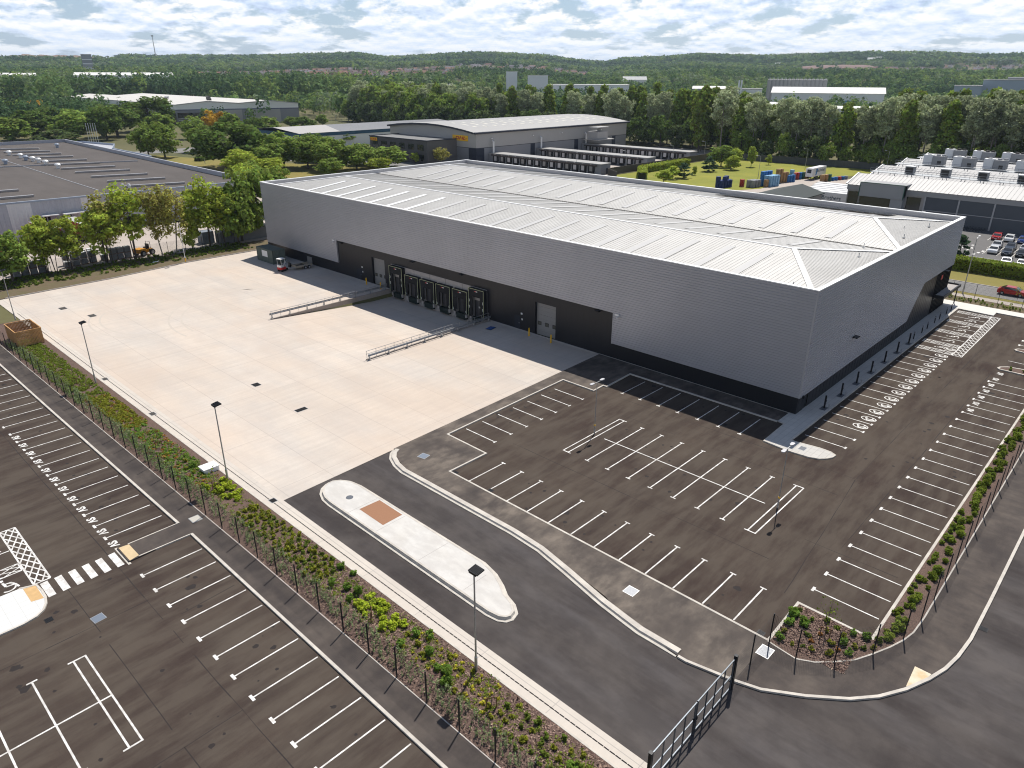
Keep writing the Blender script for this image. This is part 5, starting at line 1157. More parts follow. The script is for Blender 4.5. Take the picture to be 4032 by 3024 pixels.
# the tall tree belt beyond the depot and the lawn
NT = 0
DIP = [math.atan2(pix_dir(p_,289).y, pix_dir(p_,289).x) for p_ in (2990,3560)]
def belt(pts, kinds, hts, dx, rows, drow, group, jit=2.2, lab=None):
    global NT
    for r in range(rows):
        acc = dx*.5*(r % 2)
        for p, q in zip(pts[:-1], pts[1:]):
            P, Q = Vector(p), Vector(q); L_ = (Q-P).length; d = (Q-P).normalized(); n = Vector((d.y,-d.x))
            if (P+n-Vector((CAM.x,CAM.y))).length < (P-Vector((CAM.x,CAM.y))).length: n = -n
            while acc < L_:
                c = P+d*acc+n*(r*drow)+Vector((tr_.uniform(-jit,jit),tr_.uniform(-jit,jit))); kd = tr_.choice(kinds[min(r,len(kinds)-1)]); h = tr_.uniform(*hts[min(r,len(hts)-1)])
                pa = math.atan2(c.y-CAM.y, c.x-CAM.x)
                if DIP[1] < pa < DIP[0]: h = min(h, 25.5-tr_.uniform(0,4)) if r else h
                lb, gp = lab[kd]
                tree(kd, c.x, c.y, h, None if kd != 'understory_tree' else h*.85, lb+group, gp+group, 0); NT += 1; acc += dx
            acc -= L_
LAB = {'willow_tree':('tall grey green tree with a pale trunk in the belt ','grey green trees of the belt '), 'poplar_tree':('tall dark green poplar in the belt ','poplars of the belt '), 'understory_tree':('dark bushy tree at the foot of the belt ','dark bushy trees at the foot of the belt '), 'broad_tree':('dark broad tree in the belt ','dark broad trees of the belt '), 'round_tree':('rounded green tree in the belt ','rounded trees of the belt ')}
belt([(242,-72),(240,40),(240,128),(262,137)], [['understory_tree','round_tree']], [(8,13)], 6.5, 1, 7, 'beyond the lawn', 1.6, LAB)
belt([(247,-80),(246,60),(247,134),(268,141)], [['willow_tree','willow_tree','willow_tree','poplar_tree'],['willow_tree','poplar_tree'],['poplar_tree']], [(24,28),(27,30),(29,32)], 7.6, 3, 9, 'beyond the lawn', 2.2, LAB)
belt([(264,143),(262,205),(258,262),(246,300)], [['understory_tree','broad_tree'],['poplar_tree','willow_tree'],['poplar_tree']], [(11,16),(24,29),(27,31)], 8.2, 3, 9, 'behind the yellow signed depot', 2., LAB)
belt([(246,306),(236,352),(262,420),(268,480)], [['round_tree','understory_tree'],['willow_tree','round_tree'],['poplar_tree','willow_tree']], [(11,17),(23,28),(26,31)], 8.2, 3, 9, 'between depot and far warehouse', 2., LAB)
# hedges
def hedge(name, label, pts, w, h, m, ls, dens, seed):
    rng = np.random.default_rng(seed); P = []; Nn = []
    for p, q in zip(pts[:-1], pts[1:]):
        p, q = np.array(p,float), np.array(q,float); L_ = np.linalg.norm(q-p); n = int(L_*dens); d = (q-p)/L_; nn = np.array([-d[1],d[0]])
        t = rng.uniform(0,L_,n); u = rng.uniform(-1,1,n); v = rng.uniform(0,1,n); side = rng.uniform(0,1,n)
        u = np.where(side < .35, -1, np.where(side < .6, 1, u)); v = np.where(side > .6, 1, v)
        P.append(np.stack([p[0]+d[0]*t+nn[0]*u*w/2, p[1]+d[1]*t+nn[1]*u*w/2, v*h], 1)+rng.normal(0,.10,(n,3)))
        Nn.append(np.stack([nn[0]*u, nn[1]*u, (v > .95)*1.], 1)+rng.normal(0,.5,(n,3)))
    P = np.concatenate(P); Nn = np.concatenate(Nn); P[:,2] = np.maximum(P[:,2], .02)
    me = leaf_mesh(name, P, Nn, np.full(len(P), ls), 1.5, rng); me.materials.append(m)
    core = MB()
    o = bpy.data.objects.new(name, me); COL.objects.link(o); tag(o, label, 'hedge')
    for p, q in zip(pts[:-1], pts[1:]): core.bar((p[0],p[1],h*.45),(q[0],q[1],h*.45), w*.8, h*.85)
    core.build('branches', mat('hedge_core',(.03,.035,.015),.9), o); return o
hedge('hedge', 'thick trimmed dark hedge between the grass verge and the staff car park', [(85.2,9),(85.6,-50)], 2.4, 2.3, l_hedge, .30, 260, 1)
hedge('hedge', 'loose green hedge along the depot timber fence', [(150,121),(166,131.5),(200,132.5)], 3.2, 2.3, t_bank, .45, 130, 2)
hedge('hedge', 'dark clipped hedge along the cross road near the twin trees', [(64,286),(86,300)], 3, 1.4, t_oak, .5, 90, 3)
# ------------------------------------------------------------------ old warehouse on the west
m_oldroof = mat('old_grey_roof', (.092,.080,.074), .9, noise=[(.05,.22,5),(.25,.28,5,(1,.25,1)),(2.,.12,3)])
m_oldwall = mat('pale_blue_cladding', (.42,.43,.47), .6, noise=[(.25,.12,3,(1,1,.1))]); m_oldwall2 = mat('white_cladding', (.66,.66,.67), .6); m_blueg = mat('blue_grey_trim', (.32,.37,.45), .5)
def oldwh():
    t = thing('old_warehouse', 'old low warehouse with dark grey roof and pale blue ribbed wall', 'warehouse', (0,0,0)); H = 8.
    A, B_, C__, D_ = (21,159.3), (26,322), (-140,334), (-140,171)
    def wall(b, p, q, z0, z1, step, m=0, dep=.06):
        p, q = Vector(p), Vector(q); d = q-p; L_ = d.length; d.normalize(); nn = Vector((d.y,-d.x)); k = max(1,int(L_/step))
        for i in range(k):
            a = L_*i/k; w = L_/k
            for a0,e0,a1,e1 in ((a,0,a+w*.5,0),(a+w*.5,0,a+w*.62,dep),(a+w*.62,dep,a+w*.88,dep),(a+w*.88,dep,a+w,0)):
                X, Y = p+d*a0+nn*e0, p+d*a1+nn*e1; b.add([(X.x,X.y,z0),(Y.x,Y.y,z0),(Y.x,Y.y,z1),(X.x,X.y,z1)], [(0,1,2,3)], m)
    on = lambda x: (x, 159.3-(x-21)*.0727)
    b = MB()
    segs = [(-140,-33.5,0),(-33.5,-29,1),(-29,-19,0),(-19,-15.5,1),(-15.5,-5,0),(-5,-1,1),(-1,8,0),(8,12,1),(12,21,0)]
    for x0, x1, m in segs: wall(b, on(x0), on(x1), 0, H-.05, .9, m)
    wall(b, A, B_, 0, H-.05, .9); b.build('wall', [m_oldwall, m_oldwall2], t)
    b = MB(); b.sheet([A,B_,C__,D_], H-.25); rf = b.build('roof', m_oldroof, t)
    b = MB()
    b.bar((*on(-140),H),(*on(21.1),H),.5,.35)
    b.build('eaves_trim', m_blueg, t)
    b = MB(); b.bar((A[0],A[1]+.3,H+.25),(B_[0],B_[1],H+.25),.5,1.3); b.bar((B_[0]-.3,B_[1],H+.25),(C__[0],C__[1],H+.25),.5,1.3); b.build('parapet', m_oldwall, t)
    for i, (p, q) in enumerate((((-5.4,172.1),(7.8,167.8)),((-5.2,184.9),(8.1,180.6)),((-5.1,197.3),(8.3,193.1)),((-4.9,210.7),(8.4,206)),((-5,222.6),(8.7,218.4)),((-4.4,236.5),(8.7,231.4)),((-3.9,248.5),(8.9,243.7)),((-3.6,262.9),(9.1,257.5)),((-4.3,275.9),(9.2,270.2)),((-3.8,289),(9.4,283)),((-1.5,303),(9.3,296)),((-45,187),(-25.8,184)),((-45,174),(-25.9,171.5)),((-45,200),(-28,197)),((-30,225),(-24,223)))):
        b = MB(); b.bar((*p,H),(*q,H),.85,.42); b.bar((*p,H+.23),(*q,H+.23),.7,.06,1); b.build('rooflight', [m_conc, m_upst], rf)
    b = MB(); b.bar((-30,246,H-.1),(19.5,229.5,H-.1),.3,.4); b.bar((-12,171,H-.2),(-9,320,H-.2),.2,.12); b.build('roof_flashing', m_upst, rf)
    for i, (x, y) in enumerate(((-4.8,226),(-4.7,238),(-4.4,246.3),(-4.4,252.3),(-5.1,257.3),(-4.3,266.2),(-4.5,279),(-12.7,249.6),(16,298),(-7.7,167),(-6.6,166))):
        b = MB(); r = .85 if i < 9 else .4; b.cyl((x,y),r*.6,H-.2,H+.7,10); b.tube([(x,y,H+.7),(x,y,H+1.0),(x,y,H+1.35)],[r,r,r*.6],10); b.build('roof_vent', m_blueg if i in (4,7,8) else m_cap, rf)
    for x0, x1 in ((-27.4,-24.6),(-23.2,-18.4)):
        b = MB(); y0 = on(x0)[1]; b.box(x0,y0-.12,0,x1,y0-.03,4.6); d = b.build('loading_door', m_sand, t); b = MB(); b.box(x0-.3,y0-1.8,4.65,x1+.3,y0-.1,4.85); b.build('door_canopy', m_cap, t)
    b = MB()
    P = [(25.5,249),(33,253),(33.5,292),(41,311),(36,334),(27,334)]
    b.prism(P,0,6.2); b.build('office_annex', m_oldwall, t)
    b = MB(); n = len(P)
    for i in range(n): b.bar((*P[i],6.5),(*P[(i+1)%n],6.5),.3,.9)
    b.build('annex_parapet', m_blueg, t)
oldwh()
# red trailers and the stock of the neighbouring yard
m_red = mat('trailer_red', (.34,.035,.045), .55, noise=[(.6,.15,3)]); m_pgrey = mat('pale_trailer', (.46,.46,.47), .5, noise=[(.8,.1,4)])
def artic(x, y, L_, rz, name, label, mside, mroof, mrear, group=None, h=4., w=2.5):
    t = thing(name, label, 'trailer', (x,y,0), rz, group); b = MB(); z0 = 1.15
    b.quad((-w/2,0,z0),(-w/2,L_,z0),(-w/2,L_,h),(-w/2,0,h)); b.quad((w/2,0,z0),(w/2,0,h),(w/2,L_,h),(w/2,L_,z0)); b.quad((-w/2,L_,z0),(w/2,L_,z0),(w/2,L_,h),(-w/2,L_,h)); b.quad((-w/2,0,z0),(w/2,0,z0),(w/2,L_,z0),(-w/2,L_,z0)); b.build('body', mside, t)
    b = MB(); b.box(-w/2,0,h,w/2,L_,h+.05); b.build('roof', mroof, t)
    b = MB(); b.box(-w/2+.02,-.05,z0,-.02,-.001,h-.02); b.box(.02,-.05,z0,w/2-.02,-.001,h-.02); b.build('rear_doors', mrear, t)
    b = MB(); b.box(-.5,.3,.85,.5,L_-.3,1.13); b.box(-1.0,L_*.62,.0,-.8,L_*.62+.15,1.1); b.box(.8,L_*.62,.0,1.0,L_*.62+.15,1.1); b.build('chassis', m_blk, t)
    for yy in (1.4,2.7,4.0):
        for xx in (-1.0,1.0): wheel(t, xx, yy, .5, .3, 'x')
    return t
artic(-22.4,149.8,11.5,.03,'red_trailer','dark red box trailer with white rear backed to the old warehouse door',m_red,m_pgrey,m_pgrey)
artic(-29.2,148.5,12.2,.03,'red_trailer','dark red box trailer half hidden by trees, nearer the stone stacks',m_red,m_pgrey,m_red)
artic(-39.5,146,8,.1,'red_trailer','short red trailer partly hidden behind the dense dark tree',m_red,m_red,m_red)
m_wrap = mat('white_wrap', (.62,.62,.61), .4, noise=[(3.,.2,4)]); m_stone = mat('grey_stone', (.22,.225,.235), .9, noise=[(4.,.3,4)])
def pallet_proto(name, m1, m2):
    t = thing(name, '', 'pallet'); b = MB()
    for k in (-1,0,1): b.box(-.55,k*.45-.06,0,.55,k*.45+.06,.1)
    b.box(-.58,-.55,.1,.58,.55,.14); b.build('base', m_wood2, t)
    b = MB(); b.box(-.54,-.52,.14,.54,.52,.62); b.box(-.55,-.50,.64,.53,.53,1.12); b.build('load', m1, t)
    b = MB(); b.box(-.57,-.55,1.12,.57,.55,1.17); b.box(-.575,-.56,.9,-.55,.56,1.12); b.build('cover', m2, t); return t
pw = pallet_proto('wrapped_pallet', m_stone, m_wrap); pg = pallet_proto('stone_pallet', m_stone, mat('stone_top',(.30,.31,.32),.9))
spots = [(-33.4,128.6),(-31.8,129.0),(-30.2,129.4),(-28.6,129.6),(-33.0,130.6),(-31.4,131.0),(-29.8,131.3),(-28.2,131.5),(-26.4,129.9)]
for i, (x, y) in enumerate(spots):
    for lv in range(2 if i not in (0,8) else 1):
        l = 'white wrapped pallet of paving in the block between the bank trees, '+('stacked on top' if lv else 'standing on the ground'); g = 'white wrapped pallets beyond the bank'
        if i == 0 and lv == 0: pw.location = (x,y,0); tag(pw,l,None,g)
        else: dup(pw,(x,y,1.2*lv),tr_.uniform(-.08,.08),l,g)
spots = [(-42.2,127.4),(-40.8,127.6),(-39.4,127.5),(-38.0,127.6),(-42,129),(-40.4,129.2),(-25.2,128.6),(-23.8,128.7),(-22.4,128.6)]
for i, (x, y) in enumerate(spots):
    for lv in range(2):
        l = ('grey stone pallet behind the dense dark tree, ' if i < 6 else 'grey stone pallet beside the orange machine, ')+('stacked on top' if lv else 'standing on the ground'); g = 'grey stone pallets '+('by the dark tree' if i < 6 else 'by the orange machine')
        if i == 0 and lv == 0: pg.location = (x,y,0); tag(pg,l,None,g)
        else: dup(pg,(x,y,1.2*lv),tr_.uniform(-.08,.08),l,g)
for i in range(14):
    dup(pw,(-36+1.4*(i%5)+tr_.uniform(-.2,.2),150+1.5*(i//5),0),tr_.uniform(-.3,.3),'white bagged pallet in the heap beside the hidden red trailer','white bagged pallets by the red trailers')
for i in range(30):
    dup(pw,(7+1.5*(i%10)+tr_.uniform(-.2,.2),148+1.6*(i//10),0),tr_.uniform(-.3,.3),'white wrapped pallet stored behind the end of the silver warehouse','white wrapped pallets behind the silver warehouse')
o = container(-6.4,129.4,-3.9,131.9,2.6,'site_cabin','small grey blue cabin behind the bank trees',mat('cabin_blue',(.20,.23,.27),.6),False)
o = container(-3.6,126.9,8.5,129.3,2.6,'storage_container','long grey container in shade behind the bank trees',mat('cabin_grey',(.20,.21,.22),.6),False,.02)
def orange_machine():
    t = thing('site_dumper', 'orange site dumper half hidden behind the bank trees', 'dumper', (-19.2,128.6,0), .3); mo = mat('plant_orange',(.62,.28,.02),.5)
    b = MB(); b.prism([(-1.8,-.9),(-.2,-1.0),(-.2,1.0),(-1.8,.9)],.7,1.5); b.box(-.2,-.7,.6,1.6,.7,1.2); b.build('skip', mo, t)
    b = MB(); b.box(.3,-.5,1.2,.9,.5,1.6); b.box(.85,-.5,1.6,1.0,.5,2.2); b.tube([(1.2,-.6,1.2),(1.2,-.6,2.6),(1.2,.6,2.6),(1.2,.6,1.2)],.05,6); b.build('seat_frame', m_blk, t)
    for x in (-1.0,1.1):
        for y in (-1.05,1.05): wheel(t,x,y,.6,.4)
orange_machine()
for i in range(5):
    t = thing('flagpole', 'white flagpole beside the dark trees, one of five in a row', 'flagpole', (62.6+.85*i,411-.85*i,0), 0, 'five white flagpoles')
    b = MB(); b.tube([(0,0,0),(0,0,9.5)],[.16,.10],8); b.cyl((0,0),.14,9.5,9.7,8); b.build('pole', m_cap, t)
# ------------------------------------------------------------------ depot with yellow signs
m_dgrey = mat('depot_pale_cladding', (.40,.39,.38), .6, noise=[(.2,.05,3)]); m_dmid = mat('depot_mid_cladding', (.25,.255,.275), .6); m_dbrick = mat('depot_dark_brick', (.085,.083,.086), .85, bricks=(.45,.15,0,0,'yz',.01,(.10,.095,.10),(.13,.125,.125))); m_droof = mat('depot_roof', (.34,.335,.33), .6, .1, noise=[(.1,.06,3)]); m_navy = mat('navy_fascia', (.022,.027,.045), .5)
m_lg = mat('logo_yellow', (.85,.50,.01), .5); m_lr = mat('logo_red', (.50,.015,.02), .5)
def sign(parent, c, w, h):   # faces -x; reads along -y
    x, y, z = c; b = MB(); b.box(x-.15,y-w/2,z-h/2,x,y+w/2,z+h/2); s = b.build('sign_board', m_lg, parent)
    b = MB(); text_mb('DHL', h*.80, b, (x-.17,y,z-.03*h), (0,-1,0), (0,0,1), 0, .05*h/2, .30, 1.85)
    for sg, ln in ((1,.12),(-1,.12)):
        for k in range(2): b.box(x-.165,y+sg*w*.34,z-h*.14+k*h*.10,x-.151,y+sg*w*(.34+ln),z-h*.14+k*h*.10+h*.05)
    b.build('logo_lettering', m_lr, s)
def depot():
    t = thing('logistics_depot', 'pale grey logistics depot with curved roof, navy fascia and yellow signs', 'warehouse', (0,0,0)); x0, x1, y0, y1 = 141.5, 248, 197., 254.
    arch = [(197,11.9),(203,12.75),(210,13.5),(218,14.05),(226,14.25),(236,14.0),(246,13.3),(254,12.4)]
    b = MB(); b.quad((x0,y0,6),(x1,y0,6),(x1,y0,11.9),(x0,y0,11.9)); b.add([(x0,y,z) for y,z in arch]+[(x0,254,6),(x0,197,6)], [list(range(len(arch)))+[8,9]]); b.quad((x1,y0,0),(x1,y1,0),(x1,y1,12.4),(x1,y0,11.9)); b.quad((x0,y1,0),(x1,y1,0),(x1,y1,12.4),(x0,y1,12.4))
    b.build('upper_wall', m_dgrey, t)
    b = MB(); b.box(x0+.05,y0+.05,0,x1-.05,y0+.3,5.9); b.box(x0+.05,y0+.3,0,x0+.3,y1-.05,5.9); b.build('lower_wall', m_dmid, t)
    b = MB(); b.box(x0-.02,y0-.04,5.88,x1,y0+.06,6.06); b.box(x0-.04,y0+.06,5.88,x0+.06,y1,6.06)
    b.box(x0-.03,y0-.05,0,x0+4.5,y0+.04,5.86); b.box(x0-.05,y0+.06,0,x0+.04,y0+4.6,5.86)
    for x in (175,206,236): b.box(x,y0-.05,0,x+2.8,y0+.04,5.86)
    b.build('navy_panels', m_navy, t)
    b = MB(); n = len(arch)
    for (ya,za),(yb,zb) in zip(arch[:-1],arch[1:]): b.quad((x0-1.6,ya,za+.35),(x1+1.2,ya,za+.35),(x1+1.2,yb,zb+.35),(x0-1.6,yb,zb+.35))
    rf = b.build('roof', m_droof, t)
    b = MB()
    for (ya,za),(yb,zb) in zip(arch[:-1],arch[1:]): b.add([(x0-1.7,ya,za-.3),(x0-1.7,yb,zb-.3),(x0-1.7,yb,zb+.4),(x0-1.7,ya,za+.4),(x0-.1,ya,za-.3),(x0-.1,yb,zb-.3)], [(3,2,1,0),(0,1,5,4)])
    b.tube([(x0-1.7,y0-.7,11.95),(x1+1.3,y0-.7,11.95)],.42,8); b.box(x0-1.5,y0-.7,11.6,x1+1,y0,11.75); b.build('fascia', m_navy, rf)
    for k in range(16):
        x = 150+6*k; b = MB(); ya, yb = 206, 222; z = lambda y: float(np.interp(y,[a for a,_ in arch],[c for _,c in arch]))+.40
        b.add([(x,ya,z(ya)),(x+1.3,ya,z(ya)),(x+1.3,214,z(214)),(x+1.3,yb,z(yb)),(x,yb,z(yb)),(x,214,z(214))], [(0,1,2,5),(5,2,3,4)]); b.build('rooflight', mat('rooflight_cream',(.62,.60,.52),.5) if k == 0 else bpy.data.materials['rooflight_cream'], rf)
    sign(t, (141.4,206.5,9.6), 9.4, 2.2)
    # office block in dark brick
    b = MB(); b.box(125,208.8,0,141.4,247.5,9.); of = b.build('office_block', m_dbrick, t)
    b = MB(); b.box(124.8,208.6,9,125.2,247.7,9.35); b.box(125.2,208.6,9,141.4,209,9.35); b.box(125.2,247.3,9,141.4,247.7,9.35); b.build('office_coping', m_navy, of)
    b = MB(); b.box(125.3,209.1,9.0,141.3,247.2,9.06); b.build('office_roof', mat('grey_membrane',(.20,.20,.20),.8), of)
    for zz in (1.2,5.2):
        for k in range(6 if zz > 3 else 4):
            y = 211+k*6.1; b = MB(); b.box(124.93,y,zz,125.06,y+3.8,zz+2.3,0)
            for q in (0,1.25,2.5,3.7): b.box(124.90,y+q,zz,124.925,y+q+.1,zz+2.3,1)
            b.build('window', [m_glass, m_blk], of)
    sign(t, (124.9,244.3,8.0), 4.6, 1.3)
    for x in (150,176,196,226): b = MB(); b.box(x,y0-.5,9.2,x+.6,y0-.02,9.5); b.build('wall_light', m_cap, t)
    # dock fingers
    for fi, fx in enumerate((148.6,179.0,211.5)):
        b = MB(); b.box(fx,138.2,0,fx+5.9,196.9,3.6); fg = b.build('dock_finger', m_dmid, t)
        b = MB(); b.box(fx-.25,138,3.6,fx+6.1,196.5,3.85); b.build('finger_roof', m_droof, fg)
        b = MB(); b.box(fx-.75,140,2.9,fx-.05,195,3.35); b.build('dock_hood', mat('hood_brown',(.05,.04,.038),.7) if fi == 0 else bpy.data.materials['hood_brown'], fg)
        for k in range(14):
            y = 141+k*3.85; b = MB(); b.box(fx-.55,y,.9,fx-.02,y+2.9,2.9,0); b.box(fx-.58,y+.75,1.0,fx-.56,y+2.15,2.75,1 if k % 3 else 2); b.box(fx-.7,y+.2,.0,fx-.1,y+2.7,.85,0); b.build('dock_bay', [m_rub, m_upst, m_door], fg)
            b = MB(); b.box(fx-.8,y+1.2,3.36,fx-.55,y+1.7,3.6); b.build('bay_number', m_conc, fg) if fi < 2 else None
        b = MB(); b.box(fx+3.2,138.05,0,fx+4.3,138.18,2.2); b.build('door', m_navy, fg)
        b = MB(); b.tube([(fx+1.5,195.5,3.8),(fx+1.5,195.5,8.2),(fx+1.5,196.3,8.6)],.38,8); b.build('flue', m_cap, fg)
    b = MB(); b.box(212,188,6,220,194,9.4); b.box(211,187,5.6,224,196,5.95); b.tube([(217,191,9.4),(217,191,11)],.9,8); b.box(211.5,188,11,221,193,11.4); b.build('roof_plant', m_dgrey, t)
depot()
def longfence(name, label, pts, h, m, step=2.4, th=.08, mpost=None):
    t = thing(name, label, 'fence', (*pts[0],0)); o = Vector(pts[0])
    for p, q in zip(pts[:-1],pts[1:]):
        p, q = Vector(p)-o, Vector(q)-o; n = max(1,int((q-p).length/step)); 
        b = MB(); b.bar((p.x,p.y,h*.5),(q.x,q.y,h*.5),th,h-.1); b.build('boards', m, t)
        b = MB(); b.bar((p.x,p.y,h),(q.x,q.y,h),th*2.2,.1); b.build('top_rail', mpost or m, t)
longfence('timber_fence','dark timber fence along the edge of the depot yard',[(143,127),(149,135.3),(203,135.6),(236,135.2),(262,133.5)],2.6,mat('fence_brown',(.10,.085,.075),.85,noise=[(1.5,.25,4,(1,1,.1))]))
longfence('palisade_fence','dark grey palisade fence between the lawn and the tree belt',[(231.5,131),(236,100),(238,60),(240,-20)],2.6,mat('palisade_grey',(.075,.08,.085),.7,noise=[(2.,.3,3,(1,1,.05))]))
longfence('board_fence','brown board fence across the rough field',[(78,640),(110,632)],3.2,m_wood2)
for x, y, l in ((149,150,'lamp post between the first and second dock fingers'),(163,137,'lamp post at the open end of the first dock finger'),(196,137,'lamp post at the open end of the second dock finger'),(222,137,'lamp post beside the third dock finger'),(183,93,'thin lamp post behind the blue crates'),(222,92,'thin lamp post on the lawn near the tree belt'),(236,66,'lamp post before the tree belt by the white trailer'),(150,330,'lamp post behind the low building'),(236,440,'lamp post at the far warehouse corner'),(62,275,'lamp post beside the huge oak'),(100,430,'lamp post with angled arm in front of the far warehouse'),(118,460,'lamp post beside the far warehouse entrance'),(100,15,'lamp post in the staff car park')): street(x, y, 7.5, 1.6, l)
# ------------------------------------------------------------------ low building with a blue band, far warehouse
def lowbuilding():
    t = thing('low_building', 'long low building with grey roof, blue band and white wall', 'building', (0,0,0))
    b = MB(); b.box(122,300,0,231,348,5.6); b.build('wall', m_white, t)
    b = MB(); b.box(121.8,299.8,5.6,231.2,348.2,7.2); b.build('band', mat('band_blue',(.035,.10,.17),.6), t)
    b = MB(); b.add([(121.5,299.5,7.25),(231.5,299.5,7.25),(231.5,324,9.),(121.5,324,9.)],[(0,1,2,3)]); b.add([(121.5,324,9.),(231.5,324,9.),(231.5,349,7.25),(121.5,349,7.25)],[(0,1,2,3)]); b.build('roof', mat('mid_grey_roof',(.20,.205,.22),.8,noise=[(.08,.1,3)]), t)
    b = MB(); b.add([(121.5,299.5,7.28),(145,299.5,7.28),(152,324,9.03),(121.5,324,9.03)],[(0,1,2,3)]); b.build('pale_roof_sheets', mat('pale_grey_roof',(.40,.39,.38),.8), t)
lowbuilding()
def farwh():
    t = thing('far_warehouse', 'large far warehouse with white roof, blue stripe and dark glazed corner', 'warehouse', (0,0,0))
    P = [Vector((155,516)),Vector((237,490)),Vector((246,745)),Vector((160,772))]; H = 13.3
    def quadw(b, p, q, z0, z1, o=0.): 
        d = (q-p).normalized(); n = Vector((d.y,-d.x))*o; b.quad((p.x+n.x,p.y+n.y,z0),(q.x+n.x,q.y+n.y,z0),(q.x+n.x,q.y+n.y,z1),(p.x+n.x,p.y+n.y,z1))
    b = MB(); quadw(b,P[0],P[1],0,H-3.6); quadw(b,P[3],P[0],0,H-3.6); b.build('wall', m_dmid, t)
    b = MB()
    for s in (.28,.60): a = P[0].lerp(P[1],s); c = P[0].lerp(P[1],s+.24); quadw(b,a,c,0,H-3.7,.06)
    b.build('pale_panel', m_dgrey, t)
    b = MB(); quadw(b,P[0],P[1],H-3.6,H-3.1,.08); quadw(b,P[3],P[0],H-3.6,H-3.1,.08); b.build('blue_stripe', mat('stripe_blue',(.03,.05,.16),.5), t)
    M1 = [P[0].lerp(P[1],s) for s in (0,.25,.5,.75,1)]; M2 = [P[3].lerp(P[2],s) for s in (0,.25,.5,.75,1)]; Z = [H,H+2.2,H+.6,H+2.2,H]
    b = MB(); b.add([(m.x,m.y,H-3.1) for m in M1]+[(m.x,m.y,z) for m,z in zip(M1,Z)], [(i,i+1,i+6,i+5) for i in range(4)]); quadw(b,P[3],P[0],H-3.1,H); b.build('white_band', m_white, t)
    b = MB(); b.add([(m.x,m.y,z+.1) for m,z in zip(M1,Z)]+[(m.x,m.y,z+.1) for m,z in zip(M2,Z)], [(i,i+1,i+6,i+5) for i in range(4)]); rf = b.build('roof', mat('white_membrane',(.58,.56,.53),.8), t)
    b = MB()
    for m, z, m_, z_ in zip(M1[:-1],Z[:-1],M1[1:],Z[1:]): b.bar((m.x,m.y-.3,z),(m_.x,m_.y-.3,z_),.6,.5)
    b.bar((P[3].x,P[3].y,H),(P[0].x,P[0].y,H),.6,.5); b.build('gutter', m_upst, rf)
    for k in range(9): c = P[0].lerp(P[1],.15+.09*k).lerp(P[3].lerp(P[2],.15+.09*k),.2+.08*(k%4)); b = MB(); b.box(c.x-1.3,c.y-1.3,H+1.2,c.x+1.3,c.y+1.3,H+2.6+.5*(k%2)); b.build('roof_vent', m_gap if k % 3 else m_cap, rf)
    b = MB(); a = P[0].lerp(P[1],.01); c = P[0].lerp(P[1],.22); quadw(b,a,c,0,8.,.4); quadw(b,P[3].lerp(P[0],.93),P[0],0,8.,.4); gl = b.build('glazed_entrance', m_glass, t)
    b = MB(); 
    for z in (1.5,2.7,3.9): quadw(b,a,c,z,z+.35,.5)
    b.build('entrance_fin', m_cap, gl)
    b = MB(); a = P[0].lerp(P[1],.245); c = P[0].lerp(P[1],.275); quadw(b,a,c,5.6,8.2,.3); b.build('red_sign', m_sred, t)
farwh()
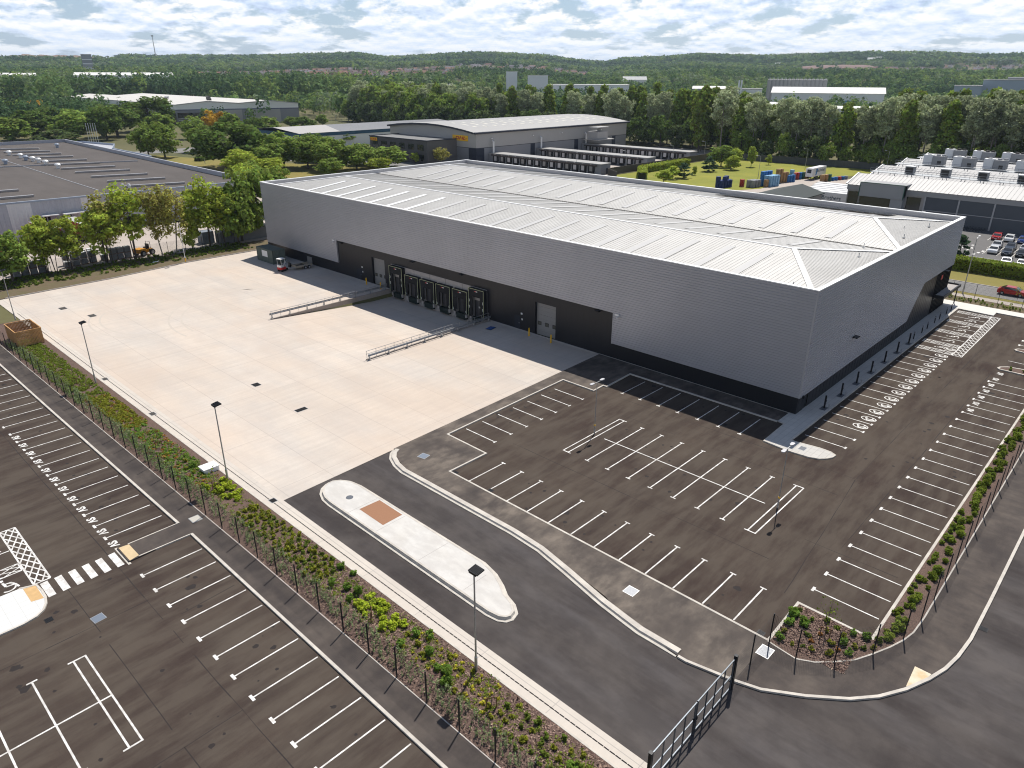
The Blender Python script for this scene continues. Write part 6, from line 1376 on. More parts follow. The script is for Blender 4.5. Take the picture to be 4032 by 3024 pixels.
# ------------------------------------------------------------------ food factory on the east: pitched spans, plant decks
m_fclad = mat('factory_cladding', (.33,.33,.335), .55, noise=[(.3,.05,3)]); m_fpanel = mat('factory_panel', (.095,.105,.12), .7, noise=[(.5,.08,3)]); m_froof = mat('factory_roof', (.26,.26,.265), .5, .3); m_fgreen = mat('green_trim', (.015,.09,.06), .5)
def factory():
    t = thing('factory', 'grey factory with ribbed pitched roofs, plant decks and dark panelled wall', 'factory', (0,0,0)); X = 131.5; YA, YB = 43.5, -80
    b = MB(); b.box(X,24.5,3.0,X+.3,YA,6.4); b.box(X,24.5,0,X+.3,YA,2.9); b.quad((X,YA,0),(212,YA,0),(212,YA,8.2),(X,YA,7.6)); b.build('pale_wall', m_conc, t)
    b = MB(); b.box(X-.02,YB,0,X+.28,24.45,3.1); b.box(X-.02,YB,3.2,X+.28,24.45,6.4); b.build('panelled_wall', m_fpanel, t)
    b = MB(); b.box(X-.25,YB,6.4,X+.3,YA+.2,7.75); 
    b.build('upper_cladding', m_fclad, t)
    b = MB()
    for k in range(14): y = 24.4-7.6*k; b.box(X-.2,y-.16,0,X-.021,y+.16,6.4)
    b.box(X-.12,YB,3.08,X-.022,24.2,3.22); b.build('wall_pier', m_upst, t)
    prof = [(X-.5,7.7),(139,9.8),(147,8.2),(158,10.4),(168,8.2),(180,10.6),(190,8.2),(202,10.6),(212,8.2)]
    b = MB()
    for (xa,za),(xb,zb) in zip(prof[:-1],prof[1:]): b.quad((xa,YA+.4,za),(xa,YB,za),(xb,YB,zb),(xb,YA+.4,zb))
    y = YA
    while y > YB:
        for (xa,za),(xb,zb) in zip(prof[:-1],prof[1:]): b.bar((xa,y,za+.03),(xb,y,zb+.03),.10,.09) if xa < 160 else None
        y -= 1.0
    b.add([(x,YA+.39,z) for x,z in prof], [list(range(len(prof)))[::-1]]); rf = b.build('roof', m_froof, t)
    b = MB()
    for (xa,za),(xb,zb) in zip(prof[:-1],prof[1:]): b.bar((xa,YA+.45,za+.1),(xb,YA+.45,zb+.1),.25,.3)
    b.build('verge_trim', m_cap, rf)
    b = MB(); b.box(129.3,29,5.3,X-.26,39.8,8.7); b.box(129.3,29,8.7,137,39.8,8.75); b.quad((129.3,29,8.7),(137,29,8.7),(137,29,8.2),(129.3,29,5.3)); rc = b.build('reception_block', m_fclad, t)
    b = MB(); 
    for y in (28.95,39.75): b.box(129.2,y,5.2,129.4,y+.15,8.85)
    b.box(129.2,29.1,8.72,129.4,39.75,8.86); b.build('trim', m_fgreen, rc)
    b = MB(); b.box(129.7,32,0,131.4,39.6,5.2); b.build('glazed_front', m_glass, rc)
    b = MB(); b.box(129.5,29,0,131.4,31.9,5.25); b.build('pier_wall', m_fclad, rc)
    for y0, y1 in ((40.6,43.2),(25.3,28.6)): b = MB(); b.box(X-.12,y0,2.6,X-.02,y1,6.0); b.build('window', m_glass, t)
    for i, (px, pz) in enumerate(((145.5,9.9),(166.5,10.3),(188.5,10.4))):
        b = MB(); b.box(px-2.2,YB,pz,px+2.2,YA-1+.2*i,pz+.12)
        for k in range(28): y = YA-2-4.3*k; b.box(px-2.1,y,pz-1.6,px-1.95,y+.15,pz); b.box(px+1.95,y,pz-1.6,px+2.1,y+.15,pz)
        dk = b.build('plant_deck', m_galv, t); b = MB()
        for s in (-2.2,2.2):
            for z in (.55,1.1): b.tube([(px+s,YA-1,pz+z),(px+s,YB,pz+z)],.035,5)
            for k in range(56): y = YA-1-2.2*k; b.tube([(px+s,y,pz),(px+s,y,pz+1.1)],.03,4)
        b.build('deck_rail', m_galv, dk)
        for k in range(9):
            y = 33-k*(7.6 if i else 8.6); b = MB()
            if i == 0:
                b.box(px-1,y-1.1,pz+.3,px+1,y+1.1,pz+2.,0); b.box(px-1.02,y-.9,pz+.5,px-1.0,y+.9,pz+1.8,1); b.box(px-1.15,y-1.2,pz+2.,px+1.1,y+1.2,pz+2.12,2); b.build('extract_unit', [m_fclad, m_gap, m_cap], dk)
            else:
                b.box(px-1.4,y-2.9,pz+.5,px+1.4,y+.2,pz+2.9,0); b.box(px-1.2,y+.3,pz+.4,px+1.2,y+2.6,pz+3.1,2); b.box(px-1.41,y-2.2,pz+.7,px-1.4,y-1.2,pz+1.6,1)
                for q in (-2.3,-.9,1.4): b.cyl((px,y+q),.55,pz+2.9+(.2 if q > 0 else 0),pz+3.3,10,1 if i == 2 else 0)
                b.build('chiller_unit', [m_fclad, m_gap, m_white], dk)
factory()
def gable_house(name, label, x0, y0, x1, y1, h, rh, mw, mr):
    t = thing(name, label, 'building', ((x0+x1)/2,(y0+y1)/2,0)); hx, hy = (x1-x0)/2, (y1-y0)/2; b = MB()
    b.box(-hx,-hy,0,hx,hy,h); b.add([(-hx,-hy,h),(-hx,hy,h),(-hx,0,h+rh)],[(0,1,2)]); b.add([(hx,-hy,h),(hx,hy,h),(hx,0,h+rh)],[(0,2,1)]); b.build('wall', mw, t)
    b = MB(); e = .5
    for s in (-1,1): b.add([(-hx-e,s*(hy+e),h-e*rh/hy),(hx+e,s*(hy+e),h-e*rh/hy),(hx+e,0,h+rh),(-hx-e,0,h+rh),(-hx-e,s*(hy+e),h-e*rh/hy-.2),(hx+e,s*(hy+e),h-e*rh/hy-.2)], [(0,1,2,3),(0,4,5,1)])
    b.build('roof', mr, t)
    b = MB(); b.box(-hx-.05,-1,.9,-hx+.02,1,2.4); b.box(-2,-hy-.05,.9,1,-hy+.02,2.4); b.build('window', m_glass, t); return t
gable_house('workshop','dark roofed grey workshop just behind the silver parapet',112,51.5,135.5,64,4.2,1.7,m_fclad,mat('dark_green_roof',(.045,.055,.055),.8))
m_whitetr = mat('white_trailer', (.74,.74,.74), .4, noise=[(.7,.05,3)]); m_let = mat('trailer_lettering', (.03,.07,.11), .5); m_tblue = mat('trailer_blue', (.02,.20,.50), .5)
for i, x in enumerate((139.2,142.6,146,149.6,153,157)):
    a = artic(x,45.2+.8*i,12.2,0,'white_trailer','white box trailer parked side by side between workshop and factory, '+['nearest the silver parapet','second from the silver parapet','third from the silver parapet','fourth from the silver parapet','second from the stacks','nearest the stacks'][i],m_whitetr,m_whitetr,m_whitetr,'white trailers parked by the factory')
    if i in (0,2): b = MB(); text_mb('Dale Brothers', 1.5, b, (-1.262,6.2,2.6), (0,-1,0), (0,0,1), 0, .02); b.build('lettering', m_let, a)
a = artic(201.5,77.3,12,1.5708,'refrigerated_trailer','white box trailer with blue flash and lettering among the stacked crates',m_whitetr,m_whitetr,m_whitetr)
b = MB(); text_mb('Dale Brothers', 1.5, b, (-1.262,5.2,3.0), (0,-1,0), (0,0,1), 0, .02); b.build('lettering', m_let, a)
b = MB(); b.add([(-1.26,9.4,1.5),(-1.26,8.4,1.5),(-1.26,7.6,3.6),(-1.26,8.9,3.9)], [(0,1,2,3)]); b.build('blue_flash', m_tblue, a)
b = MB(); b.box(-.7,12.0,2.4,.7,12.06,3.6); b.build('front_unit', m_navy, a)
# crates and pallets in the stacking yard
def crate_proto(name, m, w, l, h):
    t = thing(name, '', 'crate'); b = MB()
    for k in range(3): z = h*k/3; b.box(-w/2,-l/2,z+.03,w/2,l/2,z+h/3-.03)
    b.build('tray', m, t); b = MB(); b.box(-w/2-.03,-l/2-.03,h-.06,w/2+.03,l/2+.03,h); b.build('rim', m, t); return t
cm = {c: mat('crate_'+c, v, .55) for c, v in {'navy':(.012,.035,.16),'blue':(.03,.16,.42),'pale':(.22,.42,.62),'timber':(.36,.22,.10),'green':(.03,.12,.07),'red':(.42,.05,.04),'grey':(.25,.26,.28)}.items()}
cp = {c: crate_proto(c+'_crate' if c != 'timber' else 'timber_pallet', m, 1.2, 1.2, 1.15) for c, m in cm.items()}; first = {c: True for c in cp}
def stack(c, x, y, n, label, group):
    for k in range(n):
        l = label+(', topmost of its stack' if k == n-1 else ', lower in its stack')
        if first[c]: first[c] = False; cp[c].location = (x,y,0); tag(cp[c],l,None,group)
        else: dup(cp[c],(x,y,1.17*k),tr_.uniform(-.05,.05),l,group)
for i in range(9): stack('navy',150.5+1.35*(i%5),91.5-1.4*(i//5)-.25*(i%5),2 if i%3 else 3,'dark blue crate in the stacks nearest the silver parapet','dark blue crates near the parapet')
for i in range(6): stack('grey',158.5+1.4*(i%3),84.5-1.4*(i//3)-.3*(i%3),2,'grey crate in the low stacks beside the dark blue ones','grey crates in the yard')
stack('red',158.2,86.8,2,'red crate among the low grey stacks','red crates in the yard'); stack('timber',163,80.6,2,'upright timber pallet beside the pale blue stacks','timber pallets by the blue stacks')
for i in range(12): stack('pale' if i > 3 else 'blue',164.5+1.35*(i%4),82.8-1.4*(i//4)-.2*(i%4),3 if i > 3 else 4,('pale wrapped blue crate' if i > 3 else 'mid blue crate')+' in the big block of stacks','crates in the big blue block')
for i in range(4): stack('timber',174.5+1.35*i,82.0-.4*i,4 if i < 2 else 3,'brown timber pallet in the tall stacks behind the blue block','timber pallets in the tall stacks')
for i in range(3): stack('blue',179+1.4*i,80.4-.4*i,2,'blue crate between the timber stacks and the trailer','blue crates by the trailer')
for i, c in enumerate(('green','pale','red','red','blue','green','timber','timber')): stack(c,184.2+1.5*i,82.2-.35*i,3 if i in (1,) else 2,c+' crate in the mixed row before the white trailer','mixed crates before the trailer')
for i, c in enumerate(('timber','timber','green','blue','blue','red','blue','grey')): stack(c,189+1.8*i,72.2-.5*i,1 if i > 2 else 2,c+' bin standing in front of the white trailer','bins in front of the trailer')
# ------------------------------------------------------------------ cars
m_tyre = m_rub; m_cglass = mat('car_glass', (.02,.025,.03), .05, 0, spec=1.); m_lamp = mat('headlamp', (.7,.7,.68), .2); m_tail = mat('tail_lamp', (.35,.01,.01), .3)
PAINT = {c: mat('car_paint_'+c, v, .22, .25, spec=.7) for c, v in {'white':(.72,.73,.74),'silver':(.45,.46,.48),'black':(.018,.018,.02),'blue':(.02,.06,.26),'red':(.42,.012,.015),'navy':(.03,.04,.06)}.items()}
def car_proto():
    t = thing('parked_car', '', 'car'); W2 = .88
    side = [(-2.1,.32),(-2.15,.62),(-2.05,.86),(-1.15,.98),(-.45,1.42),(.95,1.46),(1.75,1.05),(2.05,.95),(2.12,.55),(2.05,.30)]
    ins = [0,0,.02,.03,.16,.16,.06,.03,0,0]; b = MB(); n = len(side)
    L_ = [(x,-W2+i,z) for (x,z),i in zip(side,ins)]; R_ = [(x,W2-i,z) for (x,z),i in zip(side,ins)]
    b.add(L_+R_, [list(range(n))[::-1], list(range(n,2*n))]+[(i,(i+1)%n,(i+1)%n+n,i+n) for i in range(n)])
    body = b.build('body', PAINT['white'], t)
    b = MB(); k = .012
    b.add([(-1.12,-W2+.08,1.005),(-.50,-W2+.20,1.40),(-.50,W2-.20,1.40),(-1.12,W2-.08,1.005)], [(0,1,2,3)]); b.v = [(x-k,y,z+k) for x,y,z in b.v]; b.build('windscreen', m_cglass, t)
    b = MB(); b.add([(1.0,-W2+.2,1.44),(1.70,-W2+.1,1.10),(1.70,W2-.1,1.10),(1.0,W2-.2,1.44)], [(0,1,2,3)]); b.v = [(x+k,y,z+k) for x,y,z in b.v]; b.build('rear_window', m_cglass, t)
    for s in (-1,1):
        b = MB(); q = [(-1.0,1.0,.03),(-.42,1.36,.145),(.92,1.40,.145),(1.5,1.10,.07)]; P = [(x,s*(W2-i+.012),z) for x,z,i in q]; b.add(P, [(0,1,2,3) if s > 0 else (3,2,1,0)]); b.build('side_window', m_cglass, t)
        b = MB(); b.box(-2.14,s*.55-.16,.62,-2.05,s*.55+.16,.78); b.build('headlight', m_lamp, t)
        b = MB(); b.box(2.03,s*.62-.13,.70,2.12,s*.62+.13,.92); b.build('tail_light', m_tail, t)
        b = MB(); b.box(-.95,s*.92-.06,.98,-.8,s*.92+.06,1.1); b.build('wing_mirror', m_blk, t)
        for x in (-1.32,1.30): w = wheel(t,x,s*.80,.31,.2)
    b = MB(); b.box(-2.165,-.26,.42,-2.13,.26,.53); b.build('number_plate', m_white, t); return t
CAR = car_proto(); cfirst = True
def car(x, y, rz, c, label, group='cars in the staff car park', z=-.008):
    global cfirst
    if cfirst: cfirst = False; t = CAR; t.location = (x,y,z); t.rotation_euler = (0,0,rz); tag(t,label,None,group)
    else: t = dup(CAR,(x,y,z),rz,label,group)
    for ch in t.children:
        if ch.name.startswith('body'): ch.material_slots[0].link = 'OBJECT'; ch.material_slots[0].material = PAINT[c]
    return t
for x, y, c, l in ((122,5.6,'red','red car parked against the dark factory wall'),(121.8,3.1,'white','white car parked beside the red one by the factory wall'),(121.8,.5,'blue','blue car parked by the factory wall'),(121.8,-2.1,'black','black car parked by the factory wall at the picture edge'),(106,3.0,'white','white car at the front of the middle row, nearest the conifer'),(106.2,.5,'navy','dark car at the front of the middle row beside the white one'),(106.2,-2.0,'black','black car at the front of the middle row'),(106,-4.5,'white','white car at the front of the middle row near the picture edge'),(112,3.6,'silver','silver car behind the white one in the middle row'),(112,1.0,'navy','dark blue car second in the middle row'),(112,-1.6,'silver','silver car behind the black one in the middle row')): car(x,y,.05,c,l)
for y, l in ((-1.2,'white car reversed up to the hedge, nearer the lamp post'),(-3.8,'white car reversed up to the hedge, nearer the picture edge')): car(96.2,y,.1+3.14159,'white',l,'white cars behind the hedge')
car(71.6,-6.8,1.5708,'red','red car driving along the estate road','',-.01)
b = MB()
P = [(104,7.9),(106.8,7.7),(106.8,8.2),(109.2,7.5),(106.8,7.0),(106.8,7.35),(104,7.55)]
b.sheet(P,.0); 
for k in range(5): b.sheet([(102.6+2.0*k,10.2-.5*k),(103.6+2.0*k,10.2-.5*k),(103.6+2.0*k,9.7-.5*k),(102.6+2.0*k,9.7-.5*k)],.0); b.sheet([(101+2.2*k,5.9-.4*k),(102.2+2.2*k,5.9-.4*k),(102.2+2.2*k,5.4-.4*k),(101+2.2*k,5.4-.4*k)],.0)
for k in range(8): line(b,(103.2,4.4-2.55*k),(108.3,4.4-2.55*k),.12,0.); line(b,(109.6,4.9-2.55*k),(114.4,4.9-2.55*k),.12,0.); line(b,(119.4,6.9-2.55*k),(124.6,6.9-2.55*k),.12,0.)
line(b,(99.2,7),(98.8,-25),.12,0.)
b.build('bay_markings', m_paint, bpy.data.objects['staff_car_park'])
# bicycles along the factory wall
def bike():
    t = thing('bicycle', '', 'bicycle')
    for y in (-.5,.5):
        b = MB(); n = 14; P = [(0,y+.33*math.cos(2*math.pi*k/n),.34+.33*math.sin(2*math.pi*k/n)) for k in range(n+1)]; b.tube(P,.025,4,0,False); b.build('wheel', m_rub, t)
    b = MB(); b.tube([(0,-.5,.34),(0,-.3,.85),(0,.25,.85),(0,.05,.32),(0,-.3,.85)],.022,5); b.tube([(0,.5,.34),(0,.2,.95),(-.22,.2,1.0)],.02,5); b.build('frame', m_blk, t)
    b = MB(); b.box(-.07,-.45,.93,.07,-.2,.99); b.build('saddle', m_rub, t); return t
BK = bike()
for k in range(16):
    l = 'dark bicycle in the rack along the factory wall'
    if k == 0: BK.location = (128.6,19,0); BK.rotation_euler = (0,0,1.2); tag(BK,l,None,'bicycles in the rack')
    else: dup(BK,(128.6-.0*k,19-.62*k,0),1.2+tr_.uniform(-.15,.15),l,'bicycles in the rack')
# ------------------------------------------------------------------ far country
def azpx(px, py=289):
    d = pix_dir(px, py); return math.atan2(d.y, d.x)
def at(px, r):
    a = azpx(px); x, y = CAM.x+r*math.cos(a), CAM.y+r*math.sin(a); return x, y, float(terrain(x, y)), a
def seat(px, py, r0=900, r1=4000):
    """distance at which the line of sight through (px, py) reaches the tree tops of the terrain"""
    for r in np.arange(r0, r1, 15.):
        x, y, z, a = at(px, r)
        if z+9 >= CAM.z+(289-py)/2804.55*r: return r
    return r1
w_dark = leafm('wood_dark', (.032,.058,.024), .25, .012, 0, .35); w_mid = leafm('wood_mid', (.056,.090,.028), .25, .015, 0, .35); w_light = leafm('wood_light', (.095,.130,.034), .25, .015, 0, .35); w_grey = leafm('wood_grey', (.085,.11,.06), .25, .01, 0, .35)
WM = [w_dark, w_mid, w_light, w_grey]
CLEAR = []       # (x, y, radius) kept free of far trees
def woods(name, label, pts, R_, H_, q, seed, ls=.8, isl=None):
    """far trees as domes of loose leaf faces, one object"""
    rng = np.random.default_rng(seed); n = len(pts); z = terrain(pts[:,0], pts[:,1])
    R_ = R_*rng.uniform(.65,1.35,n); H_ = H_*rng.uniform(.7,1.25,n)
    e = rng.normal(size=(n,q,3)); e[:,:,2] = np.abs(e[:,:,2])*1.1-.25; e /= np.linalg.norm(e,axis=2,keepdims=True)
    lob = 1+.22*np.sin(e[:,:,0]*5+rng.uniform(0,6,(n,1)))*np.sin(e[:,:,1]*5+rng.uniform(0,6,(n,1)))
    P = np.stack([pts[:,0][:,None]+e[:,:,0]*R_[:,None]*lob, pts[:,1][:,None]+e[:,:,1]*R_[:,None]*lob, (z+H_*.52)[:,None]+e[:,:,2]*(H_*.5)[:,None]*lob], -1)
    Nn = e+rng.normal(size=e.shape)*.35; sz = np.repeat(R_*ls, q)
    me = leaf_mesh(name, P.reshape(-1,3), Nn.reshape(-1,3), sz, 1.25, rng)
    for m in WM: me.materials.append(m)
    low = np.sin(pts[:,0]*.011+1)*np.sin(pts[:,1]*.009)+rng.normal(0,.55,n)
    k = np.where(low < -.35, 0, np.where(low < .5, 1, np.where(low < 1.0, 2, 3)))
    me.polygons.foreach_set('material_index', np.repeat(k, q).astype(np.int32))
    o = bpy.data.objects.new(name, me); COL.objects.link(o); tag(o, label, 'woodland', kind='stuff'); return o
def scatter(seed, n, r0, r1, px0=-500, px1=4500):
    rng = np.random.default_rng(seed); a0, a1 = azpx(px1), azpx(px0)
    r = np.sqrt(rng.uniform(r0*r0, r1*r1, n)); a = rng.uniform(a0, a1, n); return np.stack([CAM.x+r*np.cos(a), CAM.y+r*np.sin(a)], 1)
def keep(P, zones, rng):
    ok = np.ones(len(P), bool)
    for x, y, r in CLEAR: ok &= np.hypot(P[:,0]-x, P[:,1]-y) > r
    a = np.arctan2(P[:,1]-CAM.y, P[:,0]-CAM.x); r = np.hypot(P[:,0]-CAM.x, P[:,1]-CAM.y)
    for p0, p1, r0, r1, dens in zones:
        inz = (a < azpx(p0)) & (a > azpx(p1)) & (r > r0) & (r < r1); ok &= ~inz | (rng.uniform(0,1,len(P)) < dens)
    return P[ok]
# ---- distant buildings
def block(name, label, px0, px1, r, ytop, mw, mr, depth=30, cat='building', pitch=0., zbase=None, rot=None, trim=None):
    """a real building r metres off: width from its bearing, height from its top edge"""
    x0, y0, z0, a0 = at(px0, r); x1, y1, z1, a1 = at(px1, r); cx, cy = (x0+x1)/2, (y0+y1)/2; w = math.hypot(x1-x0, y1-y0); zb = min(z0, z1)-1.5
    H = CAM.z+(289-ytop)/2804.55*r*1.02-zb; a = (a0+a1)/2
    t = thing(name, label, cat, (cx,cy,zb), (a-math.pi/2) if rot is None else rot); b = MB(); b.box(-w/2,0,0,w/2,depth,H-pitch); 
    if pitch: b.add([(-w/2,0,H-pitch),(-w/2,depth,H-pitch),(-w/2,depth/2,H)],[(0,1,2)]); b.add([(w/2,0,H-pitch),(w/2,depth,H-pitch),(w/2,depth/2,H)],[(0,2,1)])
    b.build('wall', mw, t); b = MB()
    if pitch:
        b.add([(-w/2-1,-.8,H-pitch-.2),(w/2+1,-.8,H-pitch-.2),(w/2+1,depth/2,H+.3),(-w/2-1,depth/2,H+.3)],[(0,1,2,3)]); b.add([(-w/2-1,depth/2,H+.3),(w/2+1,depth/2,H+.3),(w/2+1,depth+.8,H-pitch-.2),(-w/2-1,depth+.8,H-pitch-.2)],[(0,1,2,3)])
    else: b.box(-w/2-.4,-.4,H,w/2+.4,depth+.4,H+.6)
    b.build('roof', mr, t)
    if trim:
        b = MB(); b.box(-w/2-.05,-.12,H*.45,w/2+.05,-.02,H*.45+1.2); b.build('stripe', trim, t)
    nn_ = max(1,int(w/25))
    for i_ in range(nn_+1):
        u = i_/nn_; px_, py_ = x0+(x1-x0)*u, y0+(y1-y0)*u
        for v_ in (depth*.2, depth*.8): CLEAR.append((px_+math.cos(a)*v_, py_+math.sin(a)*v_, depth*.3+9))
        CLEAR.append((px_-math.cos(a)*16, py_-math.sin(a)*16, 9))
    a = a; return t, w, H
m_fw = mat('far_white_wall', (.80,.81,.83), .7); m_fr = mat('far_white_roof', (.70,.69,.67), .8); m_fg = mat('far_grey', (.30,.31,.33), .7); m_fgr = mat('far_grey_roof', (.36,.355,.35), .8); m_fb = mat('far_blue', (.03,.20,.42), .5); m_fbl = mat('far_pale_blue', (.34,.40,.46), .7)
t, w, H = block('bottling_plant','long white gabled plant with blue entrance below the silos',3050,3500,700,329,m_fw,m_fr,34,pitch=4,trim=m_fg)
b = MB(); b.box(w*.12,-.4,0,w*.26,-.13,H*.62); b.build('blue_entrance', m_fb, t)
b = MB()
for k in range(9): b.box(-w*.2+k*w*.075,-.25,1.0,-w*.2+k*w*.075+w*.055,-.13,3.0); 
b.build('window', m_glass, t)
x0,y0,z0,a0 = at(3035,770); x1,y1,z1,a1 = at(3255,770)
sg = Vector((x1-x0,y1-y0)); 
for k in range(15):
    c = Vector((x0,y0))+sg*(k/14); t = thing('silo','grey cylindrical silo in the row above the white plant','silo',(c.x,c.y,min(z0,z1)-1.5),0,'row of grey silos'); b = MB(); hh = CAM.z+(289-302)/2804.55*770-min(z0,z1)+1.5
    b.tube([(0,0,0),(0,0,hh-1.2),(0,0,hh)],[2.0,2.0,.8],12); b.build('barrel', m_fgr, t)
    b = MB(); b.tube([(-2.1,0,hh+.6),(2.1,0,hh+.6)],.12,5); b.bar((0,0,hh),(0,0,hh+.7),.2,.2); b.build('top_rail', m_fg, t)
CLEAR.append(((x0+x1)/2,(y0+y1)/2,40))
block('white_box_building','small tall white box building beyond the woods, nearer the depot roof',1993,2037,930,284,m_fw,m_fr,14)
t, w, H = block('white_box_building','larger white box building beyond the woods with low extension',2078,2158,910,296,m_fw,m_fr,24)
block('long_shed','long low white shed beyond the larger white box',2158,2480,930,326,m_fw,m_fr,30,trim=m_fbl)
block('long_shed','low white shed with canopy roofs seen before the silos',2735,2860,800,328,m_fg,m_fr,30,pitch=2)
block('low_depot','low pale building with chimneys beside the silos',2860,3010,820,336,m_fw,m_fgr,24)
for px in (2915,2925): x,y,z,a = at(px,800); t = thing('chimney','thin pale chimney by the low building near the silos','chimney',(x,y,z),0,'pair of thin chimneys'); b = MB(); b.tube([(0,0,0),(0,0,CAM.z+(289-308)/2804.55*800-z)],[1.0,.8],8); b.build('stack', m_fw, t)
block('pale_shed','flat pale roof half sunk in the tree belt, left of the blue entrance',3040,3140,470,386,m_fw,m_fr,40)
block('pale_shed','flat pale roof in the tree belt below the white plant',3300,3480,480,396,m_fw,m_fr,44)
block('pale_shed','flat pale roof in the tree belt at the picture edge',3790,4060,470,404,m_fw,m_fr,44)
block('small_shed','small white and blue shed roof among the belt trees',1722,1850,520,378,m_fbl,m_fr,26,pitch=2)
block('small_shed','white low sheds between the woods beyond the low grey building',1650,1780,950,325,m_fw,m_fr,40,pitch=2)
block('small_shed','pair of white low sheds in the gap of the far woods',1580,1640,980,322,m_fw,m_fr,30,pitch=2)
block('small_shed','small pale shed near the tall poplars on the skyline side',1000,1046,1300,314,m_fg,m_fr,20,pitch=2)
block('processing_works','grey processing works with stepped roofs at the picture edge',3880,4120,960,303,m_fbl,m_fgr,40)
block('processing_works','tall pale processing tower at the picture edge',3975,4140,990,296,m_fg,m_fr,30)
block('processing_works','low blue grey works with vents before the far estate',3770,3880,930,320,m_fbl,m_fgr,30)
block('distribution_shed','very long white roof beyond the far warehouse woods',290,680,1150,291,m_fw,m_fr,60,pitch=3)
block('distribution_shed','white roofed shed with small box at the picture edge',-80,140,1050,293,m_fw,m_fr,50,pitch=2)
for px0, px1, ytop, ybase, nm, l, mw in ((462,530,215,233,'blue_shed','big pale blue shed under the far hills',m_fbl),(310,460,221,228,'white_shed','long pale sheds beside the big pale blue one',m_fw),(415,462,218,226,'white_shed','taller white shed touching the big pale blue one',m_fw),(520,560,236,241,'white_shed','small white sheds in the trees below the pale blue one',m_fw)):
    r = seat((px0+px1)/2, ybase, 1500); x0, y0, z0, a0 = at(px0, r); x1, y1, z1, a1 = at(px1, r); w = math.hypot(x1-x0,y1-y0); H = (ybase-ytop)/2804.55*r+9; t = thing(nm, l, 'building', ((x0+x1)/2,(y0+y1)/2,min(z0,z1)), (a0+a1)/2-1.5708)
    b = MB(); b.box(-w/2,0,0,w/2,50,H); b.build('wall', mw, t); b = MB(); b.box(-w/2-.5,-.5,H,w/2+.5,50.5,H+1); b.build('roof', m_fr, t); CLEAR.append(((x0+x1)/2,(y0+y1)/2,w*.5+20)); CLEAR.append(((x0+x1)/2-50*math.cos(a0),(y0+y1)/2-50*math.sin(a0),w*.45))
t, w, H = block('tower_block','grey block of flats among the far trees',333,374,1500,240,m_fg,m_fgr,16)
b = MB()
for k in range(5): b.box(-w*.46,-.2,2+k*H*.18,w*.46,-.05,3.4+k*H*.18)
b.build('window', m_fw, t)
for px, py, w, l in ((925,236,9,'nearest the mast'),(985,250,12,'above the left estate'),(1270,246,14,'low on the slope'),(1690,238,14,'left of the domed tree'),(1745,234,16,'beside the domed tree'),(2500,318,34,'beyond the long shed'),(3420,246,22,'over the quarry bank'),(3450,244,18,'by the new estate road'),(3580,234,14,'high on the far ridge'),(1160,238,16,'on the bank under the ridge'),(2390,226,12,'in the saddle of the hills'),(2620,212,12,'on the right hand ridge'),(3060,262,20,'beside the brown quarry bank')):
    r = seat(px, py); x, y, z, a = at(px, r); t = thing('far_house','small pale house showing among the hillside trees, '+l,'house',(x,y,z),a-1.5708+.2); b = MB(); b.box(-w*.5,-5,0,w*.5,5,13); b.add([(-w*.5,-5,13),(-w*.5,5,13),(-w*.5,0,17)],[(0,1,2)]); b.add([(w*.5,-5,13),(w*.5,5,13),(w*.5,0,17)],[(0,2,1)]); b.build('wall', m_fw, t)
    b = MB()
    for s_ in (-1,1): b.add([(-w*.5-.5,s_*5.6,12.6),(w*.5+.5,s_*5.6,12.6),(w*.5+.5,0,17.1),(-w*.5-.5,0,17.1)],[(0,1,2,3)])
    b.build('roof', m_fr, t); CLEAR.append((x,y,14)); CLEAR.append((x-18*math.cos(a),y-18*math.sin(a),13))
x,y,z,a = at(625,3350); t = thing('radio_mast','thin radio mast on the far ridge','mast',(x,y,z)); b = MB(); b.tube([(0,0,-5),(0,0,CAM.z+(289-181)/2804.55*3350-z)],[2.2,.9],6); b.box(-3,-3,CAM.z+(289-184)/2804.55*3350-z,3,3,CAM.z+(289-180)/2804.55*3350-z); b.build('lattice', m_fg, t)
# ---- estates of houses: four house shapes, one object each
m_tile = [mat('roof_tile_brown',(.17,.13,.125),.9), mat('roof_tile_red',(.26,.15,.11),.9), mat('roof_tile_grey',(.19,.175,.185),.9)]; m_brk = [mat('brick_red',(.32,.19,.15),.9), mat('brick_buff',(.46,.38,.32),.9), mat('render_pale',(.72,.70,.67),.9)]
HM = []
for i, (w, d, h, rh) in enumerate(((9,8,5,3),(16,8,5,3),(11,9,5.2,3.4),(24,8,5,2.8))):
    for j in range(3):
        b = MB(); b.box(-w/2,-d/2,-2,w/2,d/2,h); b.add([(-w/2,-d/2,h),(-w/2,d/2,h),(-w/2,0,h+rh)],[(0,1,2)]); b.add([(w/2,-d/2,h),(w/2,d/2,h),(w/2,0,h+rh)],[(0,2,1)])
        for s in (-1,1): b.add([(-w/2-.4,s*(d/2+.5),h-.35),(w/2+.4,s*(d/2+.5),h-.35),(w/2+.4,0,h+rh+.1),(-w/2-.4,0,h+rh+.1)],[(0,1,2,3)],1)
        b.box(w*.28,-.4,h+rh-.6,w*.28+.9,.4,h+rh+1.1,0)
        for k in range(max(2,int(w/4))): b.box(-w/2+1+k*3.8,-d/2-.05,3.0,-w/2+2.4+k*3.8,-d/2+.02,4.2,2); b.box(-w/2+1+k*3.8,-d/2-.05,.6,-w/2+2.6+k*3.8,-d/2+.02,2.0,2)
        me_o = b.build('house', [m_brk[j], m_tile[(i+j)%3], m_glass]); HM.append(me_o.data); bpy.data.objects.remove(me_o)
hr = random.Random(21); NH = 0
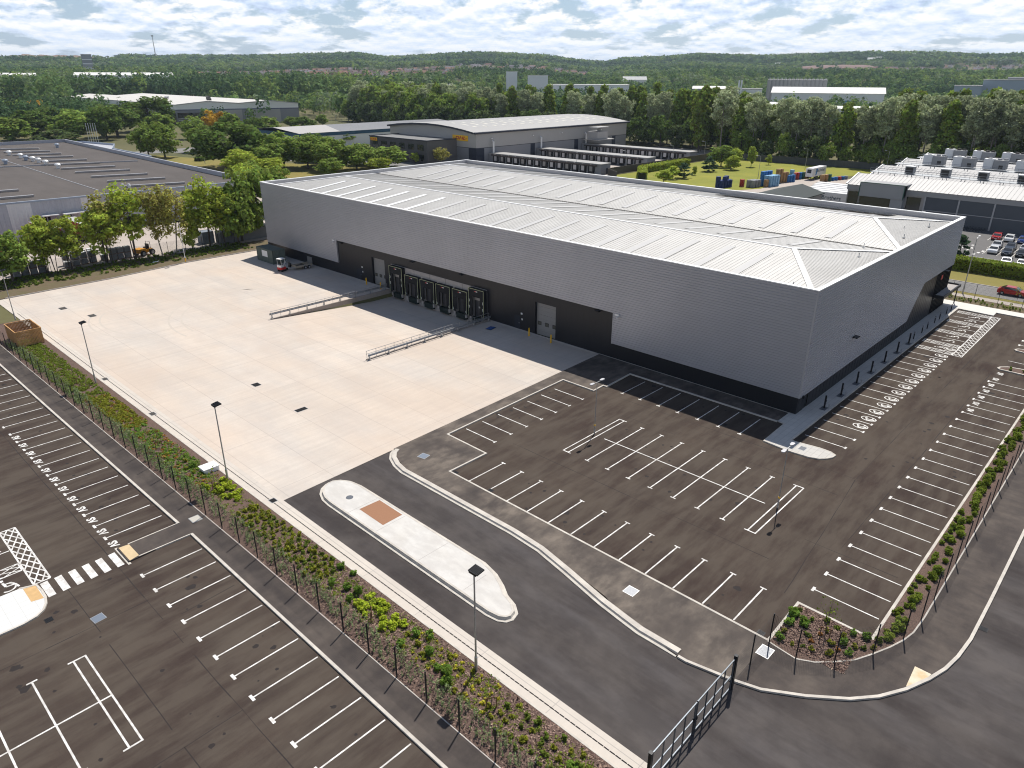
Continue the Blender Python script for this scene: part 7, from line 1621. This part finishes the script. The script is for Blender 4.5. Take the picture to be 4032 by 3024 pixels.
EST = [(760,1210,1500,1900,64,'left estate below the wooded hills'),(1200,1560,1350,1900,70,'middle estate beyond the poplars'),(1560,1800,1500,2000,44,'middle estate beside the white boxes'),(1800,2320,1700,2150,58,'estate behind the white box buildings'),(3150,3700,1900,2350,50,'estate below the quarry bank'),(3700,4060,2200,2700,36,'new estate at the picture edge')]
for p0, p1, r0, r1, n, nm in EST:
    rows = max(4,int((r1-r0)/75))
    for k in range(n):
        r = r0+(r1-r0)*((k % rows)+hr.uniform(-.12,.12))/rows; px = p0+(p1-p0)*((k//rows)+hr.uniform(.1,.7))/(n/rows); x, y, z, a = at(px, r)
        o = bpy.data.objects.new('house', hr.choice(HM)); COL.objects.link(o); o.location = (x,y,z); o.rotation_euler = (0,0,a-1.57+hr.choice((0,0,.5,1.57,-.4))); tag(o, 'small pitched roof house in the '+nm, 'house', 'houses of the '+nm); CLEAR.append((x,y,14)); NH += 1
# ---- spoil heaps and the brown quarry bank
def patch(name, px0, px1, r0, r1, m, lift, bumpy=0.):
    b = MB(); n = 26; k = 6; rng = random.Random(px0)
    for i in range(n+1):
        for j in range(k+1):
            px = px0+(px1-px0)*i/n; r = r0+(r1-r0)*j/k; x, y, z, a = at(px, r); e = math.sin(math.pi*i/n)*math.sin(math.pi*j/k); b.v.append((x,y,z+lift*min(1,e*2)+bumpy*e*rng.uniform(.3,1.)))
    for i in range(n):
        for j in range(k): a = i*(k+1)+j; b.f.append([a+k+1,a,a+1,a+k+2][::-1]); b.m.append(0)
    struct(name, b, m, True)
m_spoil = mat('red_spoil', (.20,.115,.085), .95, noise=[(.012,.35,5),(.004,.5,4,(1,1,1),1.6,(.16,.14,.07))]); m_bank = mat('brown_bank', (.19,.125,.105), .95, noise=[(.02,.3,5)]); m_crop = mat('ripe_crop', (.34,.26,.11), .95, noise=[(.02,.2,4)])
patch('spoil_heap', -120, 470, 3000, 3900, m_spoil, 12, 16); patch('quarry_bank', 3080, 3480, 2150, 2480, m_bank, 8, 5); patch('crop_field', 575, 690, 3150, 3450, m_crop, 9)
ZON = [(p0,p1,r0-230,r1+60,.035) for p0,p1,r0,r1,n,nm in EST]+[(-200,480,2950,4000,.05),(3080,3480,2100,2500,.06),(570,700,3120,3480,.0)]
rngk = np.random.default_rng(3)
# ---- woodland: three distance bands
CLEAR += [(x, y, 38) for x, y in ((165,540),(200,530),(235,520),(180,600),(220,600),(250,600),(185,680),(230,680),(200,760),(250,740),(140,520))]+[(100,640,40),(100,700,34)]
def near_ok(P):
    r = np.hypot(P[:,0]-CAM.x, P[:,1]-CAM.y); ok = (r > 470)
    ok |= (P[:,0] > 282) & (P[:,1] < 300); ok &= ~((P[:,0] < 262) & (P[:,1] < 485) & (P[:,0] > 0)); ok &= ~((P[:,0] < 20) & (P[:,1] < 435)); return P[ok]
P = keep(near_ok(scatter(1, 2600, 330, 720)), ZON, rngk); woods('woodland','mixed woodland behind the tree belt and far warehouse',P,4.6,15.5,64,11,.36)
P = scatter(9, 900, 800, 960, -300, 1750); P = P[(np.hypot(P[:,0]-205,P[:,1]-690) > 80)]; woods('woodland','tall dark tree belt behind the far blue striped warehouse',keep(P,ZON,rngk),6.,25,70,21,.36)
P = keep(scatter(2, 7200, 720, 1500), ZON, rngk); woods('woodland','mixed woodland between the sheds in the middle distance',P,5.4,14,44,12,.42)
P = keep(scatter(3, 15000, 1500, 2700), ZON, rngk); woods('woodland','wooded plain with tree lines before the hills',P,7.5,14,34,13,.5)
P = keep(scatter(4, 20000, 2700, 4300), ZON, rngk); woods('woodland','continuous woodland covering the far hills',P,12,19,26,14,.52)
# ------------------------------------------------------------------ the air: one pale volume round everything below the clouds
zmin = min(v.co.z for v in bpy.data.objects['ground'].data.vertices)
b = MB(); b.box(-10500,-10500,zmin-1,11500,11500,190); hz = b.build('haze', None or bpy.data.materials.new('haze')); tag(hz, kind='stuff')
mh = hz.data.materials[0]; mh.use_nodes = True; mh.node_tree.nodes.clear()
vo = mh.node_tree.nodes.new('ShaderNodeOutputMaterial'); pv = mh.node_tree.nodes.new('ShaderNodeVolumePrincipled'); pv.inputs['Color'].default_value = (.66,.80,1,1); pv.inputs['Density'].default_value = .000065; pv.inputs['Anisotropy'].default_value = .2
mh.node_tree.links.new(pv.outputs[0], vo.inputs['Volume'])
